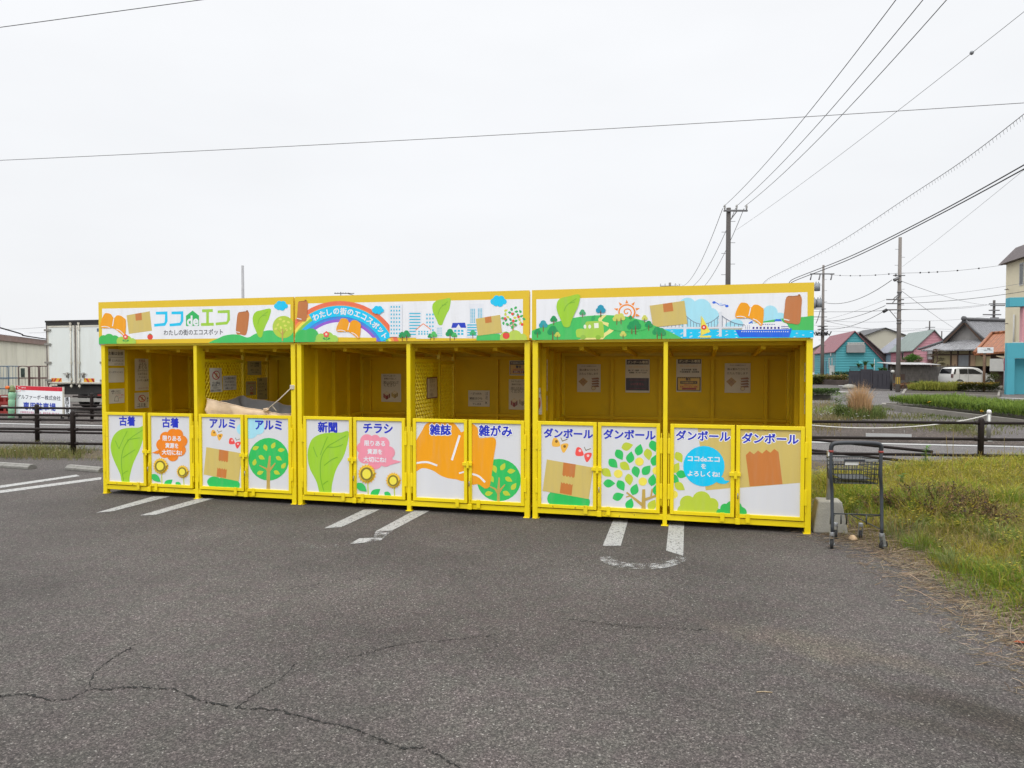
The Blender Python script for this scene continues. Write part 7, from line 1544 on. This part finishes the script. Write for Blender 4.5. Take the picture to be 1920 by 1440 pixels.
arm(t1, z1 - .75, -1.15, .80, (), 1, -.2, .09)
b = MB()
for x in (-1.05, -.35, .62): b.tube([(x, -.2, z1-.8), (x-.12, -.25, z1-1.25)], .05, 6)
b.build('strain_insulator', PST, t1)
for x, z, w_, h_ in ((-.62, z1-2.15, .46, .62), (-.95, z1-3.55, .5, .75), (-.45, z1-3.5, .45, .7)): b = MB(); b.tube([(x, -.3, z), (x, -.3, z+h_)], w_/2, 14); b.tube([(x-.1, -.3, z+h_), (x-.1, -.3, z+h_+.14)], .04, 6); b.tube([(x+.1, -.3, z+h_), (x+.1, -.3, z+h_+.14)], .04, 6); b.build('transformer', TRF, t1)
arm(t1, z1-3.6, -1.25, .2, (), 1, -.1, .06); arm(t1, z1-4.25, -.95, .3, (), 1, -.1, .05); b = MB(); b.tube([(-.85, -.1, z1-4.25), (-.85, -.1, z1-5.6)], .03, 5); b.build('hanger', PST, t1)
b = MB()
for i in range(9): a_ = i*.7; b.tube([(cos(a_)*.3, sin(a_)*.3, z1-5.5), (cos(a_)*.55, sin(a_)*.5, z1-5.75), (cos(a_)*.7, sin(a_)*.6, z1-5.45)], .05, 5)
b.tube([(cos(i*pi/8)*.38, sin(i*pi/8)*.38, z1-5.62) for i in range(16)], .035, 5, closed=True); b.build('cable_loops', DARK, t1)
for zq in (8.1-.3, 7.4, 6.6): b = MB(); b.box(-.3, .3, -.3, .3, zq*.6, zq*.6+.07); b.build('band', PST, t1)
t2, z2 = pole('tall concrete pole with a yellow and black band in front of the block wall', 1684, 40, 445, .125, .085)
Y2 = 40
def Z2(y): return at(1684, y, Y2).z
b = MB(); 
n = 16
for i in range(n):
    a0, a1 = 2*pi*i/n, 2*pi*(i+1)/n; b.m = i % 2; r = .130
    b.add([(cos(a0)*r, sin(a0)*r, Z2(720)), (cos(a1)*r, sin(a1)*r, Z2(720)), (cos(a1)*r, sin(a1)*r, Z2(707)), (cos(a0)*r, sin(a0)*r, Z2(707))], [(0, 1, 2, 3)])
b.build('warning_band', [mat("band_yellow", (.50, .34, .04), .5, .1, 5), mat("band_black", (.03, .03, .03), .5, .1, 5)], t2)
for y, x0, x1 in ((562, -.78, .2), (569.5, -.78, .2), (581, -.72, .1)): arm(t2, Z2(y), x0, x1, (), 1, -.1, .06)
b = MB(); b.bar((-.42, -.1, Z2(562)), (0, -.1, Z2(549)), .04, .04); b.bar((-.45, -.1, Z2(569)), (.05, -.1, Z2(550)), .04, .04); b.bar((-.62, -.1, Z2(581)), (-.12, -.1, Z2(600)), .03, .03); b.build('brace', PST, t2)
b = MB(); b.tube([(-.95, -.1, Z2(585)), (-.75, -.1, Z2(581))], .09, 8); b.build('cable_joint', DARK, t2)
arm(t2, Z2(517), -.42, .25, (), 1, -.1, .05); b = MB(); b.tube([(-.4, -.15, Z2(526)), (-.15, -.15, Z2(522))], .09, 8); b.tube([(-.3, -.15, Z2(519)), (-.3, -.15, Z2(514))], .05, 6); b.build('clamp', PST, t2)
for y in (528, 548, 600, 606): b = MB(); b.tube([(0, 0, Z2(y)-.04), (0, 0, Z2(y)+.04)], .125, 12); b.build('band', PST, t2)
t5, z5 = pole('dark pole with many crossarms between the tiled house and the cream building', 1861.5, 95, 563, .2, .15, PDRK); 
for dy, x0, x1 in ((7, -.8, 1.5), (10, -.6, 1.3), (19, -.8, .6), (27, -1.6, .8), (33, -.6, .5)): arm(t5, z5 - dy*.072, x0, x1, (), 1, -.2, .14)
t6, z6 = pole('far slim pole with a crossarm over the pink house roof', 1741.5, 130, 602, .14, .11, PDRK, False); arm(t6, z6-1.15, -.8, .9, (), 1, -.15, .12); arm(t6, z6-1.6, -.4, .6, (), 1, -.15, .1)
t7, z7 = pole('short far pole end to the right of the pink gable', 1764.5, 135, 621, .13, .10, PDRK, False)
t8, z8 = pole('grey pole at the far left edge behind the warehouse roof', -1.5, 50, 590, .12, .10, mat("thin_pole_grey", (.30, .30, .31)), False)

# ------------------------------------------------------------------ overhead wires
WR = mat("wire_black", (.035, .035, .038), .6, .1, 5); WRG = mat("wire_grey", (.16, .16, .17), .6, .1, 5)
def wire(label, P, sag=.0, r=.009, m=WR, n=24, name='overhead_wire'):
    P = [Vector(p) for p in P]; pts = []
    for k in range(len(P)-1):
        for i in range(n + (k == len(P)-2)): u = i/n; q = P[k].lerp(P[k+1], u); q.z -= sag*(1-(2*u-1)**2); pts.append(q)
    b = MB(); b.tube(pts, r, 5); return tag(b.build(name, m), label, 'wire', 'overhead wires')
W3 = lambda x, y, Y: at(x, y, Y)
wire('single wire cutting the top left corner of the sky', [W3(-2400, 380, 14), W3(-60, 59.5, 12), W3(390, -2, 11), W3(1800, -195, 8)], .0, .006)
wire('long wire crossing the whole sky from left edge to right edge', [W3(-1800, 401, 19), W3(-30, 302, 17), W3(1950, 191, 14), W3(4200, 65, 11)], .06, .0075, WRG, 40)
wire('leftmost of the three wires from the dark pole to the top edge', [W3(1356, 388, 30), W3(1690, -14, 13)], .25, .009); wire('middle of the three wires from the dark pole to the top edge', [W3(1380, 387, 30), W3(1740, -12, 13)], .25, .009); wire('rightmost of the three wires from the dark pole to the top edge', [W3(1396, 387, 30), W3(1785, -12, 13)], .25, .009)
wire('left drooping wire from the dark pole to the distant pole top', [W3(1355, 391, 30), W3(1266, 531, 69)], 1.4, .013, WRG); wire('middle drooping wire from the dark pole down to the distant pole', [W3(1379, 391, 30), W3(1272, 532, 69)], 1.6, .013, WRG); wire('right drooping wire from the dark pole crossarm down behind the roof', [W3(1395, 391, 30), W3(1278, 533, 69)], 2.0, .013, WRG)
wire('thin wire with a grey ball rising to the upper right corner', [W3(1381, 431, 34), W3(1930, 14, 14)], .12, .006, WRG)
q = W3(1822, 99, 17.2); b = MB(); b.lathe([(.01, -.05), (.035, -.035), (.05, 0), (.035, .035), (.01, .05)], q, 10); tag(b.build('marker_ball', TRF), 'small grey ball clamped on the thin wire at upper right', 'wire marker')
# messenger cable with bristling ties
pts = [W3(1265, 545, 69), W3(1395, 545, 46), W3(1445, 520, 40), W3(1560, 462, 31), W3(1700, 371, 25), W3(1810, 298, 21), W3(1930, 206, 17.5)]; ps = smooth([tuple(p) for p in pts], False, 10)
b = MB(); b.tube(ps, .010, 5)
for i in range(0, len(ps)-1):
    for f in (0, .5): q = Vector(ps[i]).lerp(Vector(ps[i+1]), f); b.tube([q, q + Vector((.03, 0, -.11))], .005, 3, cap=False)
tag(b.build('overhead_wire', WRG), 'grey cable with hanging ties all along it, above the thick double cable', 'wire', 'overhead wires')
for dy, lab in ((0, 'upper strand of the thick double black cable at right'), (5, 'lower strand of the thick double black cable at right')):
    pts = [W3(1262, 560 + dy, 69), W3(1440, 545 + dy, 46), W3(1490, 522 + dy*.9, 42), W3(1600, 478 + dy, 33), W3(1760, 398 + dy, 26), W3(1940, 298 + dy*1.6, 20)]; b = MB(); b.tube(smooth([tuple(p) for p in pts], False, 8), .020, 6); tag(b.build('overhead_wire', WR), lab, 'wire', 'overhead wires')
wire('sagging cable from the left pole up to the tall pole clamp', [W3(1545, 567, 58), W3(1672, 525, 40)], .55, .018); wire('cable from the left pole to the tall pole crossarms', [W3(1545, 602, 58), W3(1660, 573, 40)], .25, .016); wire('lowest sagging cable ending in the black joint on the tall pole', [W3(1545, 616, 58), W3(1655, 585, 40)], .35, .016)
wire('level wire behind the left pole at lamp height', [W3(1500, 583, 60), W3(1684, 581, 45), W3(1850, 571, 90)], .1, .014)
w_ = wire('thin beaded wire from the left pole top past the tall pole to the cream building', [W3(1556, 515, 58), W3(1684, 512, 41), W3(1880, 497, 44)], .12, .011, WRG)
b = MB()
for u, k in ((.2, 0), (.38, 0), (.53, 0), (.74, 0), (.9, 0), (.2, 1), (.28, 1), (.36, 1), (.55, 1), (.76, 1)):
    P_, Q_ = ((W3(1556, 515, 58), W3(1684, 512, 41)), (W3(1684, 512, 41), W3(1880, 497, 44)))[k]; q = P_.lerp(Q_, u); q.z -= .12*(1-(2*u-1)**2); b.lathe([(.01, -.05), (.045, -.03), (.05, .02), (.01, .05)], q, 8)
b.build('beads', DARK, w_)
wire('wire sloping down right from the tall pole to the dark far pole', [W3(1690, 527, 40), W3(1860, 572, 94)], .35, .014, WRG); wire('faint wire sloping steeply down right from the tall pole', [W3(1690, 545, 40), W3(1800, 622, 80)], .1, .012, WRG)
wire('wire rising right from the tall pole crossarm to the shop edge', [W3(1690, 569, 40), W3(1935, 544, 34)], .12, .013); wire('lower wire from the tall pole to the dark far pole crossarm', [W3(1690, 580, 40), W3(1855, 571, 94)], .2, .015, WRG); wire('faint wire rising right across the cream building corner', [W3(1690, 559, 40), W3(1935, 528, 34)], .1, .008, WRG)
wire('faint wire from the tall pole top to the upper sky at right', [W3(1692, 500, 42), W3(1945, 298, 22)], .05, .006, WRG)
wire('faint high wire from the left pole to the tall pole crossarm', [W3(1545, 600, 58), W3(1660, 562, 40)], .1, .009, WRG); wire('far level wire at roof height, upper of several', [W3(1520, 598, 120), W3(1700, 601, 120), W3(1870, 590, 120)], .4, .02, WRG); wire('far level wire at roof height, middle of several', [W3(1520, 609, 125), W3(1740, 616, 128), W3(1900, 612, 125)], .3, .02, WRG); wire('far level wire at roof height, lowest of several', [W3(1520, 619, 125), W3(1740, 619, 128), W3(1900, 620, 125)], .3, .018, WRG); wire('far wire dipping from the left pole to the distant slim pole', [W3(1548, 602, 60), W3(1741, 613, 128)], .8, .016, WRG)
wire('slack drop wire hanging from the left pole towards the shelter', [W3(1538, 582, 58), W3(1530, 606, 56)], .1, .03); wire('drop wire from the left pole low behind the shelter', [W3(1540, 616, 58), W3(1515, 630, 50)], .1, .016); wire('faint wire in the sky over the warehouse, upper of two', [W3(-30, 617, 60), W3(110, 611, 50)], .1, .012, WRG); wire('faint wire in the sky over the warehouse, lower of two', [W3(40, 624, 60), W3(120, 621, 50)], .05, .012, WRG)
